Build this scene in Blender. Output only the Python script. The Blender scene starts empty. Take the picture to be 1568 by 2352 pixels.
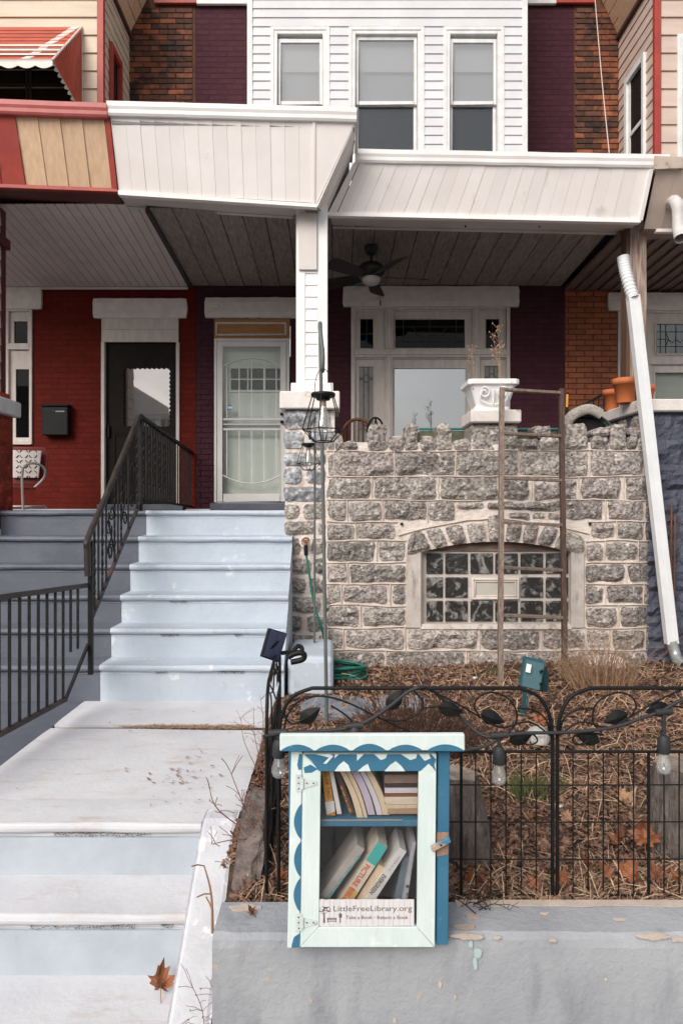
import bpy, bmesh, math, random
from mathutils import Vector, Matrix, noise as mnoise
R = math.radians
random.seed(11)
scene = bpy.context.scene
COL = scene.collection

# ------------------------------------------------------------------ camera, sky, sun, exposure
# metres; x to the right, y away from the camera, z up; z = 0 is eye level, which is the level of the porch floor
F, VX, VY = 1568.0, 768.0, 1169.0
cam_d = bpy.data.cameras.new('camera'); cam = bpy.data.objects.new('camera', cam_d); COL.objects.link(cam)
cam_d.sensor_fit = 'VERTICAL'; cam_d.sensor_height = 36.0; cam_d.lens = 24.0
cam_d.shift_x = 16/2352; cam_d.shift_y = -7/2352
cam_d.clip_start = 0.05; cam_d.clip_end = 2000
cam.location = (0, 0, 0); cam.rotation_euler = (R(90), 0, 0)
scene.camera = cam

SUN_EL, SUN_AZ = 36.0, 210.0     # elevation; azimuth clockwise from +y (the sun stands behind the camera, a little to its left)
world = bpy.data.worlds.new('World'); scene.world = world; world.use_nodes = True
wn, wl = world.node_tree.nodes, world.node_tree.links
wn.clear()
w_out = wn.new('ShaderNodeOutputWorld'); w_bg = wn.new('ShaderNodeBackground'); w_bg.inputs['Strength'].default_value = 0.06
sky = wn.new('ShaderNodeTexSky'); sky.sky_type = 'NISHITA'; sky.sun_disc = False
sky.sun_elevation = R(SUN_EL); sky.sun_rotation = R(SUN_AZ); sky.air_density = 1.0; sky.dust_density = 3.0
hsv = wn.new('ShaderNodeHueSaturation'); hsv.inputs['Saturation'].default_value = 0.62
tc = wn.new('ShaderNodeTexCoord'); mp = wn.new('ShaderNodeMapping'); mp.inputs['Scale'].default_value = (1.0, 1.0, 2.2)
cn = wn.new('ShaderNodeTexNoise'); cn.inputs['Scale'].default_value = 2.1; cn.inputs['Detail'].default_value = 7; cn.inputs['Roughness'].default_value = 0.55
cr = wn.new('ShaderNodeValToRGB'); cr.color_ramp.elements[0].position = 0.36; cr.color_ramp.elements[1].position = 0.62
mx = wn.new('ShaderNodeMix'); mx.data_type = 'RGBA'; mx.inputs[7].default_value = (6.2, 6.2, 6.25, 1)
wl.new(sky.outputs[0], hsv.inputs['Color']); wl.new(tc.outputs['Generated'], mp.inputs[0]); wl.new(mp.outputs[0], cn.inputs['Vector'])
wl.new(cn.outputs['Fac'], cr.inputs[0]); wl.new(cr.outputs[0], mx.inputs[0]); wl.new(hsv.outputs[0], mx.inputs[6])
wl.new(mx.outputs[2], w_bg.inputs['Color']); wl.new(w_bg.outputs[0], w_out.inputs[0])

sun_d = bpy.data.lights.new('sun', 'SUN'); sun_d.energy = 1.5; sun_d.angle = R(40); sun_d.color = (1.0, 0.95, 0.89)
sun = bpy.data.objects.new('sun', sun_d); COL.objects.link(sun); sun.location = (0, -6, 12)
az = R(SUN_AZ); el = R(SUN_EL)
to_sun = Vector((math.sin(az)*math.cos(el), math.cos(az)*math.cos(el), math.sin(el)))
sun.rotation_euler = to_sun.to_track_quat('Z', 'Y').to_euler()

scene.view_settings.view_transform = 'Standard'; scene.view_settings.look = 'None'
scene.view_settings.exposure = 1.15; scene.view_settings.gamma = 1.0; scene.view_settings.use_curve_mapping = False
scene.render.engine = 'CYCLES'
cy = scene.cycles
cy.use_denoising = True; cy.max_bounces = 6; cy.diffuse_bounces = 4; cy.glossy_bounces = 3; cy.transparent_max_bounces = 10
cy.use_adaptive_sampling = True; cy.adaptive_threshold = 0.02
cy.caustics_reflective = False; cy.caustics_refractive = False; cy.sample_clamp_indirect = 6.0

# ------------------------------------------------------------------ helpers: geometry
def X(px, D): return (px-VX)*D/F
def Z(py, D): return (VY-py)*D/F
def P(px, py, D): return Vector(((px-VX)*D/F, D, (VY-py)*D/F))
W = {}                                             # world position of each object's origin

class MB:
    """collects faces of one mesh"""
    def __init__(s): s.v = []; s.f = []; s.sm = []
    def add(s, vs, fs, smooth=False):
        n = len(s.v); s.v += [Vector(p) for p in vs]
        for f in fs: s.f.append([n+i for i in f]); s.sm.append(smooth)
        return s
    def box(s, x0, x1, y0, y1, z0, z1):
        return s.hexa([(x0,y0,z0),(x1,y0,z0),(x1,y1,z0),(x0,y1,z0),(x0,y0,z1),(x1,y0,z1),(x1,y1,z1),(x0,y1,z1)])
    def hexa(s, p):                               # 4 bottom corners counter-clockwise, then 4 top corners
        return s.add(p, [(3,2,1,0),(4,5,6,7),(0,1,5,4),(1,2,6,5),(2,3,7,6),(3,0,4,7)])
    def slab(s, quad, back):                      # four front corners extruded by the vector back
        b = Vector(back); q = [Vector(p) for p in quad]
        n = len(q)
        fs = [tuple(range(n)), tuple(reversed(range(n, 2*n)))]
        fs += [(i, i+n, (i+1) % n+n, (i+1) % n) for i in range(n)]
        return s.add(q+[p+b for p in q], fs)
    def extrude_x(s, prof, x0, x1, smooth=False): # closed profile in (y, z)
        n = len(prof)
        vs = [(x0, y, z) for y, z in prof]+[(x1, y, z) for y, z in prof]
        s.add(vs, [(i, i+n, (i+1) % n+n, (i+1) % n) for i in range(n)], smooth)
        return s.add(vs, [tuple(reversed(range(n))), tuple(range(n, 2*n))])
    def tube(s, pts, r, seg=8, closed=False, cap=True, smooth=True, flat=1.0):
        pts = [Vector(p) for p in pts]; n = len(pts)
        rs = r if isinstance(r, (list, tuple)) else [r]*n
        tang = []
        for i in range(n):
            a = pts[i-1] if (i > 0 or closed) else pts[i]; b = pts[(i+1) % n] if (i < n-1 or closed) else pts[i]
            t = (b-a); tang.append(t.normalized() if t.length > 1e-9 else Vector((0,0,1)))
        up = Vector((0,0,1)) if abs(tang[0].z) < .9 else Vector((0,1,0))
        nrm = (up-tang[0]*up.dot(tang[0])).normalized()
        vs = []
        for i in range(n):
            nrm = (nrm-tang[i]*nrm.dot(tang[i]))
            nrm = nrm.normalized() if nrm.length > 1e-6 else Vector((1,0,0))
            bi = tang[i].cross(nrm)
            for k in range(seg):
                a = 2*math.pi*(k+.5)/seg
                vs.append(pts[i]+nrm*math.cos(a)*rs[i]+bi*math.sin(a)*rs[i]*flat)
        fs = []
        for i in range(n if closed else n-1):
            j = (i+1) % n
            for k in range(seg):
                k2 = (k+1) % seg
                fs.append((i*seg+k, i*seg+k2, j*seg+k2, j*seg+k))
        s.add(vs, fs, smooth)
        if cap and not closed:
            s.add(vs[:seg], [tuple(reversed(range(seg)))]); s.add(vs[-seg:], [tuple(range(seg))])
        return s
    def bar(s, a, b, w, h=None):                  # square bar from a to b
        return s.tube([a, b], w*.7071, 4, smooth=False, flat=(h/w if h else 1.0))
    def lathe(s, c, prof, seg=20, smooth=True, sx=1, sy=1):   # prof: (radius, z)
        c = Vector(c); n = len(prof)
        vs = [c+Vector((r*math.cos(2*math.pi*k/seg)*sx, r*math.sin(2*math.pi*k/seg)*sy, z)) for r, z in prof for k in range(seg)]
        fs = [(i*seg+k, i*seg+(k+1) % seg, (i+1)*seg+(k+1) % seg, (i+1)*seg+k) for i in range(n-1) for k in range(seg)]
        s.add(vs, fs, smooth)
        if prof[0][0] > 1e-4: s.add(vs[:seg], [tuple(reversed(range(seg)))])
        if prof[-1][0] > 1e-4: s.add(vs[-seg:], [tuple(range(seg))])
        return s
    def mesh(s, name, bevel=0, origin=None, segs=1):
        me = bpy.data.meshes.new(name)
        o = Vector(origin) if origin is not None else Vector((0,0,0))
        me.from_pydata([p-o for p in s.v], [], s.f)
        me.polygons.foreach_set('use_smooth', s.sm)
        if bevel:
            bm = bmesh.new(); bm.from_mesh(me)
            bmesh.ops.remove_doubles(bm, verts=bm.verts, dist=1e-5)
            ed = [e for e in bm.edges if len(e.link_faces) == 2 and e.calc_face_angle(0) > .5]
            bmesh.ops.bevel(bm, geom=ed, offset=bevel, segments=segs, affect='EDGES', profile=.5, clamp_overlap=True)
            bm.to_mesh(me); bm.free()
        me.update()
        return me
    def build(s, name, mat, parent=None, bevel=0, origin=None, segs=1, **props):
        return link(name, s.mesh(name, bevel, origin, segs), mat, parent, origin, **props)

def link(name, me, mat, parent=None, at=None, scale=None, rot=None, **props):
    """one mesh object; at = world position of its origin"""
    o = bpy.data.objects.new(name, me); COL.objects.link(o)
    if mat is not None:
        if not me.materials: me.materials.append(mat)
        elif me.materials[0] is not mat:
            o.material_slots[0].link = 'OBJECT'; o.material_slots[0].material = mat
    p = Vector(at) if at is not None else Vector((0,0,0))
    if parent is not None:
        o.parent = parent; o.location = p-W[parent]
    else: o.location = p
    W[o] = p
    if scale: o.scale = scale
    if rot: o.rotation_euler = rot
    for k, v in props.items(): o[k] = v
    return o

def thing(name, label, cat, loc=(0,0,0), group=None, kind=None):
    o = bpy.data.objects.new(name, None); COL.objects.link(o); o.location = loc; W[o] = Vector(loc); o.empty_display_size = .05
    tag(o, label, cat, group, kind); return o
def tag(o, label, cat, group=None, kind=None):
    if label: o['label'] = label
    if cat: o['category'] = cat
    if group: o['group'] = group
    if kind: o['kind'] = kind
    return o
def part(name, parent, kind=None):                 # an Empty that is a part and holds sub-parts
    o = bpy.data.objects.new(name, None); COL.objects.link(o); o.parent = parent; o.location = -W[parent]; W[o] = Vector((0,0,0)); o.empty_display_size = .05
    if kind: o['kind'] = kind
    return o
def copy_tree(o, parent=None, delta=(0,0,0)):
    c = o.copy(); COL.objects.link(c)
    if parent is not None: c.parent = parent; W[c] = W[o]
    else: c.location = Vector(o.location)+Vector(delta); W[c] = Vector(c.location)
    for ch in [k for k in o.children]: copy_tree(ch, c)
    return c
def spline(pts, n=6, closed=False):
    pts = [Vector(p) for p in pts]; out = []; m = len(pts)
    for i in range(m if closed else m-1):
        if closed: a, b, c, d = pts[i-1], pts[i], pts[(i+1) % m], pts[(i+2) % m]
        else: a, b, c, d = pts[max(i-1,0)], pts[i], pts[i+1], pts[min(i+2, m-1)]
        for k in range(n):
            t = k/n
            out.append(.5*((2*b)+(c-a)*t+(2*a-5*b+4*c-d)*t*t+(3*b-a-3*c+d)*t*t*t))
    if not closed: out.append(pts[-1])
    return out
def lerp(a, b, t): return a+(b-a)*t
def quadpt(q, u, v):                               # q: bl, br, tr, tl
    return lerp(lerp(Vector(q[0]), Vector(q[1]), u), lerp(Vector(q[3]), Vector(q[2]), u), v)

# ------------------------------------------------------------------ helpers: materials
MATS = {}
def M(name, col, rough=.7, col2=None, nscale=6., nstretch=(1,1,1), ndetail=5., nlo=.35, nhi=.65, var=0., bump=0., bscale=40., bstretch=(1,1,1),
      dirt=None, dscale=3., dlo=.55, dhi=.7, dstretch=(1,1,1), metal=0., spec=.4, dirt2=None, d2scale=8., d2lo=.6, d2hi=.66, d2stretch=(1,1,1), huevar=0., bdist=.01, coat=0., dirt3=None, d3scale=20., d3lo=.7, d3hi=.74, d3stretch=(1,1,1), crack=None, cscale=2.5, cwidth=.010, cmask=.55):
    if name in MATS: return MATS[name]
    m = bpy.data.materials.new(name); m.use_nodes = True
    n, l = m.node_tree.nodes, m.node_tree.links
    b = n['Principled BSDF']; b.inputs['Roughness'].default_value = rough; b.inputs['Metallic'].default_value = metal
    b.inputs['Specular IOR Level'].default_value = spec; b.inputs['Coat Weight'].default_value = coat
    geo = n.new('ShaderNodeNewGeometry')
    def nz(scale, stretch, detail=5., rgh=.55):
        mp = n.new('ShaderNodeMapping'); mp.inputs['Scale'].default_value = stretch
        t = n.new('ShaderNodeTexNoise'); t.inputs['Scale'].default_value = scale; t.inputs['Detail'].default_value = detail; t.inputs['Roughness'].default_value = rgh
        l.new(geo.outputs['Position'], mp.inputs[0]); l.new(mp.outputs[0], t.inputs['Vector']); return t.outputs['Fac']
    def ramp(src, lo, hi):
        r = n.new('ShaderNodeMapRange'); r.inputs[1].default_value = lo; r.inputs[2].default_value = hi; l.new(src, r.inputs[0]); return r.outputs[0]
    def mix(fac, a, bcol):
        x = n.new('ShaderNodeMix'); x.data_type = 'RGBA'
        if isinstance(fac, float): x.inputs[0].default_value = fac
        else: l.new(fac, x.inputs[0])
        for k, s in ((6, a), (7, bcol)):
            if isinstance(s, tuple): x.inputs[k].default_value = (*s[:3], 1)
            else: l.new(s, x.inputs[k])
        return x.outputs[2]
    c = tuple(col)
    if col2: c = mix(ramp(nz(nscale, nstretch, ndetail), nlo, nhi), c, tuple(col2))
    if var or huevar:
        oi = n.new('ShaderNodeObjectInfo')
        h = n.new('ShaderNodeHueSaturation')
        mr = n.new('ShaderNodeMapRange'); mr.inputs[3].default_value = 1-var; mr.inputs[4].default_value = 1+var
        l.new(oi.outputs['Random'], mr.inputs[0]); l.new(mr.outputs[0], h.inputs['Value'])
        if huevar:
            wn_ = n.new('ShaderNodeTexWhiteNoise'); wn_.noise_dimensions = '1D'; l.new(oi.outputs['Random'], wn_.inputs['W'])
            m2 = n.new('ShaderNodeMapRange'); m2.inputs[3].default_value = .5-huevar; m2.inputs[4].default_value = .5+huevar
            l.new(wn_.outputs['Value'], m2.inputs[0]); l.new(m2.outputs[0], h.inputs['Hue'])
        if isinstance(c, tuple): h.inputs['Color'].default_value = (*c, 1)
        else: l.new(c, h.inputs['Color'])
        c = h.outputs['Color']
    if dirt: c = mix(ramp(nz(dscale, dstretch, 8., .65), dlo, dhi), c, tuple(dirt))
    if dirt2: c = mix(ramp(nz(d2scale, d2stretch, 8., .65), d2lo, d2hi), c, tuple(dirt2))
    if dirt3: c = mix(ramp(nz(d3scale, d3stretch, 8., .65), d3lo, d3hi), c, tuple(dirt3))
    if crack:
        t = n.new('ShaderNodeTexNoise'); t.inputs['Scale'].default_value = 5; t.inputs['Detail'].default_value = 6
        ad = n.new('ShaderNodeVectorMath'); ad.operation = 'MULTIPLY_ADD'; ad.inputs[1].default_value = (.25,.25,.25)
        vo = n.new('ShaderNodeTexVoronoi'); vo.feature = 'DISTANCE_TO_EDGE'; vo.inputs['Scale'].default_value = cscale
        l.new(geo.outputs['Position'], t.inputs['Vector']); l.new(t.outputs['Color'], ad.inputs[0]); l.new(geo.outputs['Position'], ad.inputs[2]); l.new(ad.outputs[0], vo.inputs['Vector'])
        mu = n.new('ShaderNodeMath'); mu.operation = 'MULTIPLY'
        l.new(ramp(vo.outputs['Distance'], cwidth, 0.0), mu.inputs[0]); l.new(ramp(nz(1.3, (1,1,1), 3.), cmask, cmask+.08), mu.inputs[1]); c = mix(mu.outputs[0], c, tuple(crack))
    if isinstance(c, tuple): b.inputs['Base Color'].default_value = (*c, 1)
    else: l.new(c, b.inputs['Base Color'])
    if bump:
        bp = n.new('ShaderNodeBump'); bp.inputs['Strength'].default_value = bump; bp.inputs['Distance'].default_value = bdist
        l.new(nz(bscale, bstretch, 6., .6), bp.inputs['Height']); l.new(bp.outputs[0], b.inputs['Normal'])
    MATS[name] = m; return m

def glass(name, tint=(1,1,1), refl=.12, alpha=.1, rough=.02, dust=(.5,.5,.5), bump=0., bscale=2.):
    """thin pane: clear, with mirror reflection and a film of dust"""
    if name in MATS: return MATS[name]
    m = bpy.data.materials.new(name); m.use_nodes = True
    n, l = m.node_tree.nodes, m.node_tree.links; n.remove(n['Principled BSDF'])
    out = n['Material Output']
    tr = n.new('ShaderNodeBsdfTransparent'); tr.inputs[0].default_value = (*tint, 1)
    df = n.new('ShaderNodeBsdfDiffuse'); df.inputs[0].default_value = (*dust, 1)
    gl = n.new('ShaderNodeBsdfGlossy'); gl.inputs['Roughness'].default_value = rough
    m1 = n.new('ShaderNodeMixShader'); m1.inputs[0].default_value = alpha
    m2 = n.new('ShaderNodeMixShader'); m2.inputs[0].default_value = refl
    l.new(tr.outputs[0], m1.inputs[1]); l.new(df.outputs[0], m1.inputs[2]); l.new(m1.outputs[0], m2.inputs[1]); l.new(gl.outputs[0], m2.inputs[2]); l.new(m2.outputs[0], out.inputs[0])
    if bump:
        geo = n.new('ShaderNodeNewGeometry'); t = n.new('ShaderNodeTexNoise'); t.inputs['Scale'].default_value = bscale
        bp = n.new('ShaderNodeBump'); bp.inputs['Strength'].default_value = bump; bp.inputs['Distance'].default_value = .01
        l.new(geo.outputs['Position'], t.inputs['Vector']); l.new(t.outputs['Fac'], bp.inputs['Height']); l.new(bp.outputs[0], gl.inputs['Normal'])
    MATS[name] = m; return m

WHITE_SIDING = M('white_vinyl', (.66,.66,.675), .45, (.60,.60,.62), 3, var=.03, bump=.05, bscale=15)
WHITE_TRIM = M('white_trim_paint', (.76,.76,.76), .5, (.66,.65,.64), 9, bump=.08, bscale=60, dirt=(.42,.37,.33), dscale=7, dlo=.66, dhi=.8)
COLUMN_WHITE = M('column_white_vinyl', (.82,.81,.8), .45, (.76,.74,.73), 5, bump=.04)
FASCIA = M('aged_white_aluminium', (.86,.81,.79), .5, (.80,.74,.71), 2.4, var=.035, bump=.06, bscale=9, dirt=(.45,.36,.27), dscale=4, dlo=.62, dhi=.85, dstretch=(1,1,.4))
SOFFIT = M('aged_soffit_aluminium', (.70,.63,.59), .5, (.60,.53,.49), 3, bump=.04, dirt=(.3,.22,.17), dscale=5, dlo=.66, dhi=.85)
GUTTER = M('white_gutter_metal', (.82,.80,.79), .4, (.76,.73,.71), 3, bump=.05, bscale=12, dirt=(.20,.13,.09), dscale=14, dlo=.68, dhi=.74, dstretch=(.6,.6,2))
RED_TRIM = M('red_trim_paint', (.40,.055,.035), .5, (.30,.04,.03), 5, bump=.06, dirt=(.15,.03,.02), dscale=6, dlo=.66, dhi=.8)
PINK_RED = M('faded_red_gutter_paint', (.47,.12,.11), .45, (.40,.09,.08), 6, bump=.05, dirt=(.6,.45,.42), dscale=9, dlo=.66, dhi=.72)
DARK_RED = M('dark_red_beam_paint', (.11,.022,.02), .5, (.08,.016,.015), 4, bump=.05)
TAN_PANEL = M('tan_wood_grain_aluminium', (.68,.47,.31), .5, (.58,.38,.24), 7, nstretch=(4,4,.35), var=.06, bump=.12, bscale=30, bstretch=(4,4,.3), dirt=(.3,.17,.1), dscale=5, dlo=.62, dhi=.8, dstretch=(2,2,.4))
CREAM_SIDING = M('cream_clapboard_paint', (.66,.55,.42), .55, (.58,.47,.36), 4, nstretch=(.4,1,3), var=.04, bump=.06, bscale=30, bstretch=(.3,1,4))
PINKISH_SIDING = M('dusty_beige_clapboard_paint', (.60,.47,.40), .55, (.53,.40,.34), 4, nstretch=(.4,1,3), var=.04, bump=.06, bscale=30, bstretch=(.3,1,4))
MORTAR_PURPLE = M('purple_painted_mortar', (.062,.021,.030), .8, (.052,.017,.025), 12, spec=.12, bump=.3, bscale=60)
BRICK_PURPLE = M('purple_painted_brick', (.070,.024,.034), .7, (.057,.019,.027), 14, spec=.12, var=.10, bump=.25, bscale=70, dirt=(.20,.13,.16), dscale=5, dlo=.68, dhi=.85, dstretch=(1.5,1.5,.5))
MORTAR_RED = M('red_painted_mortar', (.115,.012,.007), .8, (.092,.0098,.0058), 12, spec=.12, bump=.3, bscale=60)
BRICK_RED = M('red_painted_brick', (.128,.0135,.0078), .7, (.100,.0105,.0062), 10, spec=.12, var=.10, bump=.25, bscale=70, dirt2=(.5,.3,.25), d2scale=24, d2lo=.80, d2hi=.82, d2stretch=(1,1,.4))
MORTAR_ORANGE = M('brown_stained_mortar', (.12,.045,.022), .85, (.07,.03,.018), 10, bump=.4, bscale=60)
BRICK_ORANGE = M('orange_brick', (.33,.10,.042), .7, (.24,.07,.03), 9, var=.20, bump=.35, bscale=60, dirt=(.10,.035,.02), dscale=7, dlo=.62, dhi=.75)
BRICK_SOOT = M('sooty_orange_brick', (.27,.085,.036), .75, (.17,.052,.024), 8, var=.3, bump=.4, bscale=60, dirt=(.022,.013,.011), dscale=2.6, dlo=.46, dhi=.60, dstretch=(1,1,1.2))
LINTEL = M('whitewashed_rough_stone', (.82,.75,.70), .8, (.72,.65,.60), 8, bump=.55, bscale=22, bdist=.03, dirt=(.26,.2,.17), dscale=8, dlo=.68, dhi=.74)
OLD_WHITE = M('worn_white_window_paint', (.70,.63,.58), .6, (.60,.53,.48), 9, nstretch=(2,2,.6), bump=.15, bscale=50, dirt=(.25,.17,.13), dscale=9, dlo=.66, dhi=.76)
CEIL_DARK = M('weathered_grey_board', (.34,.285,.25), .75, (.20,.165,.145), 10, nstretch=(6,.7,1), var=.12, bump=.25, bscale=40, bstretch=(8,.6,1))
CEIL_WHITE = M('white_beadboard_paint', (.78,.68,.65), .5, (.70,.60,.57), 4, var=.03, bump=.05)
CEIL_BROWN = M('brown_ribbed_panel', (.20,.135,.105), .6, (.15,.10,.08), 6, nstretch=(5,.6,1), var=.1, bump=.1)
STONE = M('grey_field_stone', (.44,.388,.352), .9, (.170,.151,.139), 36, nstretch=(.9,1,1.1), ndetail=9, nlo=.40, nhi=.60, var=.30, bump=.7, bscale=38, bstretch=(.9,1,1.15), bdist=.05, dirt=(.64,.58,.53), dscale=19, dlo=.555, dhi=.65, dirt2=(.075,.066,.062), d2scale=13, d2lo=.60, d2hi=.70, d2stretch=(.8,1,1.3), huevar=.018)
STONE_PALE = M('pale_whitewashed_field_stone', (.36,.36,.37), .85, (.17,.17,.18), 22, var=.15, bump=.9, bscale=34, bdist=.03, dirt=(.62,.63,.66), dscale=13, dlo=.50, dhi=.62)
MORTAR = M('pale_lime_mortar', (.77,.69,.63), .9, (.64,.56,.50), 9, bump=.7, bscale=36, bdist=.02, dirt=(.40,.28,.21), dscale=4.5, dlo=.50, dhi=.78)
BEAD = M('raised_mortar_bead', (.68,.59,.52), .85, (.52,.42,.36), 8, bump=.3, bscale=50)
BLUE_GREY_STONE = M('blue_grey_painted_stone', (.085,.092,.125), .6, (.06,.066,.095), 9, var=.1, bump=.8, bscale=20, bdist=.04)
RED_STONE = M('red_painted_stone', (.36,.05,.025), .6, (.22,.025,.014), 12, var=.12, bump=.9, bscale=30, bdist=.03)
STAIR_BLUE = M('pale_blue_stair_paint', (.49,.545,.61), .6, (.43,.485,.55), 3, nlo=.3, nhi=.7, bump=.45, bscale=20, bdist=.014, dirt=(.40,.40,.41), dscale=9, dlo=.60, dhi=.80, dstretch=(1.5,1,.5), dirt2=(.20,.17,.15), d2scale=26, d2lo=.74, d2hi=.77, dirt3=(.62,.65,.69), d3scale=5, d3lo=.60, d3hi=.66, crack=(.22,.22,.23), cscale=2.2, cwidth=.004, cmask=.60)
STAIR_GREY = M('slate_grey_stair_paint', (.125,.135,.165), .55, (.098,.108,.138), 3, bump=.35, bscale=25, bdist=.012, dirt=(.33,.31,.31), dscale=12, dlo=.72, dhi=.78)
LANDING = M('worn_white_slab_paint', (.64,.64,.66), .75, (.55,.55,.58), 3, nlo=.3, nhi=.7, crack=(.16,.13,.11), cscale=1.6, cwidth=.004, cmask=.60, dirt3=(.30,.23,.18), d3scale=55, d3lo=.70, d3hi=.74, bump=.35, bscale=30, dirt=(.50,.42,.36), dscale=7, dlo=.56, dhi=.76, dstretch=(.5,1.6,1), dirt2=(.2,.15,.12), d2scale=34, d2lo=.72, d2hi=.76)
GREY_WALL = M('worn_grey_wall_paint', (.37,.38,.40), .75, (.28,.29,.315), 2.6, nlo=.35, nhi=.65, bump=.5, bscale=45, dirt=(.20,.205,.225), dscale=3.0, dlo=.48, dhi=.72, dstretch=(1.6,1,.6), dirt2=(.46,.36,.29), d2scale=4.2, d2lo=.645, d2hi=.665, dirt3=(.17,.165,.17), d3scale=30, d3lo=.72, d3hi=.76, crack=(.20,.20,.205), cscale=2.4, cwidth=.004, cmask=.58)
IRON = M('black_iron_paint', (.010,.0095,.010), .5, (.020,.018,.017), 14, spec=.15, bump=.2, bscale=80, dirt=(.05,.026,.018), dscale=9, dlo=.68, dhi=.76)
BLACK_METAL = M('black_powder_coated_wire', (.006,.006,.0065), .5, (.010,.010,.0105), 10, spec=.22)
SOIL = M('brown_garden_soil', (.13,.075,.05), .95, (.075,.042,.028), 14, bump=.8, bscale=45, bdist=.03)
GLASS_DARK = glass('dark_window_glass', (.20,.20,.20), .016, .006)
GLASS_SKY = glass('mirroring_window_glass', (.5,.5,.5), .52, .03, dust=(.55,.55,.55))
GLASS_CLEAR = glass('storm_door_glass', (.94,.96,.94), .028, .012, dust=(.6,.62,.6))
BLIND = M('pale_grey_window_blind', (.52,.53,.54), .7, (.48,.49,.50), 2)
INTERIOR = M('dark_interior', (.012,.011,.011), .9)

# ------------------------------------------------------------------ shared builders
FAC, BAY = 8.84, 7.84
GZ, LZ, BZ = -2.24, -1.50, -2.03        #                              # sidewalk level, landing level
def ring(mb, x0, x1, z0, z1, y0, y1, w, wt=None, wb=None):
    wt = w if wt is None else wt; wb = w if wb is None else wb
    mb.box(x0, x0+w, y0, y1, z0, z1); mb.box(x1-w, x1, y0, y1, z0, z1)
    mb.box(x0+w, x1-w, y0, y1, z1-wt, z1); mb.box(x0+w, x1-w, y0, y1, z0, z0+wb); return mb
def stone(q, thick=.06, bulge=.02, amp=.012, seed=0, sp=.045, rnd=.02, jit=.004):
    """rough stone: q = bl, br, tr, tl on its front plane, the face bulging towards -y"""
    q = [Vector(p) for p in q]; mb = MB()
    lx = (q[1]-q[0]).length; lz = (q[3]-q[0]).length
    nx = max(3, min(16, round(lx/sp))); nz = max(3, min(9, round(lz/sp)))
    off = Vector((seed*7.31 % 50, seed*3.17 % 50, seed*1.7 % 50)); g = []
    for j in range(nz+1):
        for i in range(nx+1):
            u, v = i/nx, j/nz; p = quadpt(q, u, v)
            eu, ev = min(u, 1-u)*lx, min(v, 1-v)*lz
            e = min(eu, ev); s = min(1, e/.022); s = s*s*(3-2*s)
            if eu < rnd and ev < rnd:              # rounded corners
                c = quadpt(q, .5, .5); p = p+(c-p).normalized()*(rnd-max(eu, ev))*.5
            n1 = mnoise.noise(p*9+off); n2 = mnoise.noise(p*26+off)
            k = .25 if e < 1e-6 else 1
            n3 = mnoise.noise(Vector((p.x*5, p.y*5, p.z*22))+off); y = min(.006, -(bulge*s)-(amp*1.2*n1+amp*.6*n2+amp*.7*n3+amp*.9*(mnoise.cell(Vector((p.x*7, 0, p.z*11))+off)-.5))*(.25+.75*s))
            t = mnoise.noise(p*13+off*2)*jit*(2 if k < 1 else 1)
            g.append(p+Vector((t, y, mnoise.noise(p*13+off*3)*jit*(2 if k < 1 else 1))))
    N = nx+1
    fs = [(j*N+i, j*N+i+1, (j+1)*N+i+1, (j+1)*N+i) for j in range(nz) for i in range(nx)]
    mb.add(g, fs)
    rim = [i for i in range(N)]+[j*N+nx for j in range(1, nz+1)]+[nz*N+i for i in range(nx-1, -1, -1)]+[j*N for j in range(nz-1, 0, -1)]
    pts = [g[i] for i in rim]; m = len(pts)
    bk = [Vector((p.x, max(a.y for a in q)+thick, p.z)) for p in pts]
    mb.add(pts+bk, [(i, i+m, (i+1) % m+m, (i+1) % m) for i in range(m)]+[tuple(range(m, 2*m))])
    return mb
brick_me = None
def brickwork(wall, rects, y, mats, limit=300, course=.0705, L=.2155, gap=.0095, sink=0):
    """bricks laid in running bond in the rectangles (x0, x1, z0, z1); mats(x, z) gives the material"""
    global brick_me
    if brick_me is None: brick_me = MB().box(-.103, .103, -.010, .012, -.0305, .0305).mesh('brick', .004)
    lst = []
    for x0, x1, z0, z1 in rects:
        k0 = math.floor(z0/course)
        for k in range(k0, math.ceil(z1/course)):
            zc = (k+.5)*course
            if zc-.03 < z0-.02 or zc+.03 > z1+.02: continue
            i0 = math.floor(x0/L)-1
            for i in range(i0, math.ceil(x1/L)+2):
                a = i*L+(L/2 if k % 2 else 0); b = a+L
                a2, b2 = max(a, x0), min(b, x1)
                if b2-a2 < .03: continue
                lst.append(((a2+b2)/2, zc, b2-a2-gap))
    first = True
    for n, (xc, zc, w) in enumerate(lst):
        if n >= limit: break
        me = brick_me if first or True else None
        mt = mats(xc, zc)
        link('brick', brick_me, mt, wall, (xc, y+sink+random.uniform(-.001, .001), zc), scale=(w/.206, 1, 1))
    if len(lst) > limit:
        mb = MB()
        for xc, zc, w in lst[limit:]: mb.box(xc-w/2, xc+w/2, y-.010, y+.012, zc-.0305, zc+.0305)
        o = mb.build('brickwork', mats(lst[-1][0], lst[-1][1]), wall); o['kind'] = 'stuff'
def lap_boards(par, name, segs, z0, z1, pitch, y, mat, t0=.004, t1=.016):
    """horizontal clapboards facing -y: segs = list of (x0, x1, z lower, z upper)"""
    me = MB().hexa([(-.5,-t1,0),(.5,-t1,0),(.5,0,0),(-.5,0,0),(-.5,-t0,pitch),(.5,-t0,pitch),(.5,0,pitch),(-.5,0,pitch)]).mesh(name)
    k = 0
    z = z0
    while z < z1-.01:
        for x0, x1, a, b in segs:
            if z+pitch*.5 < a or z+pitch*.5 > b: continue
            link(name, me, mat, par, ((x0+x1)/2, y, z), scale=(x1-x0, 1, 1))
        z += pitch
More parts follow.
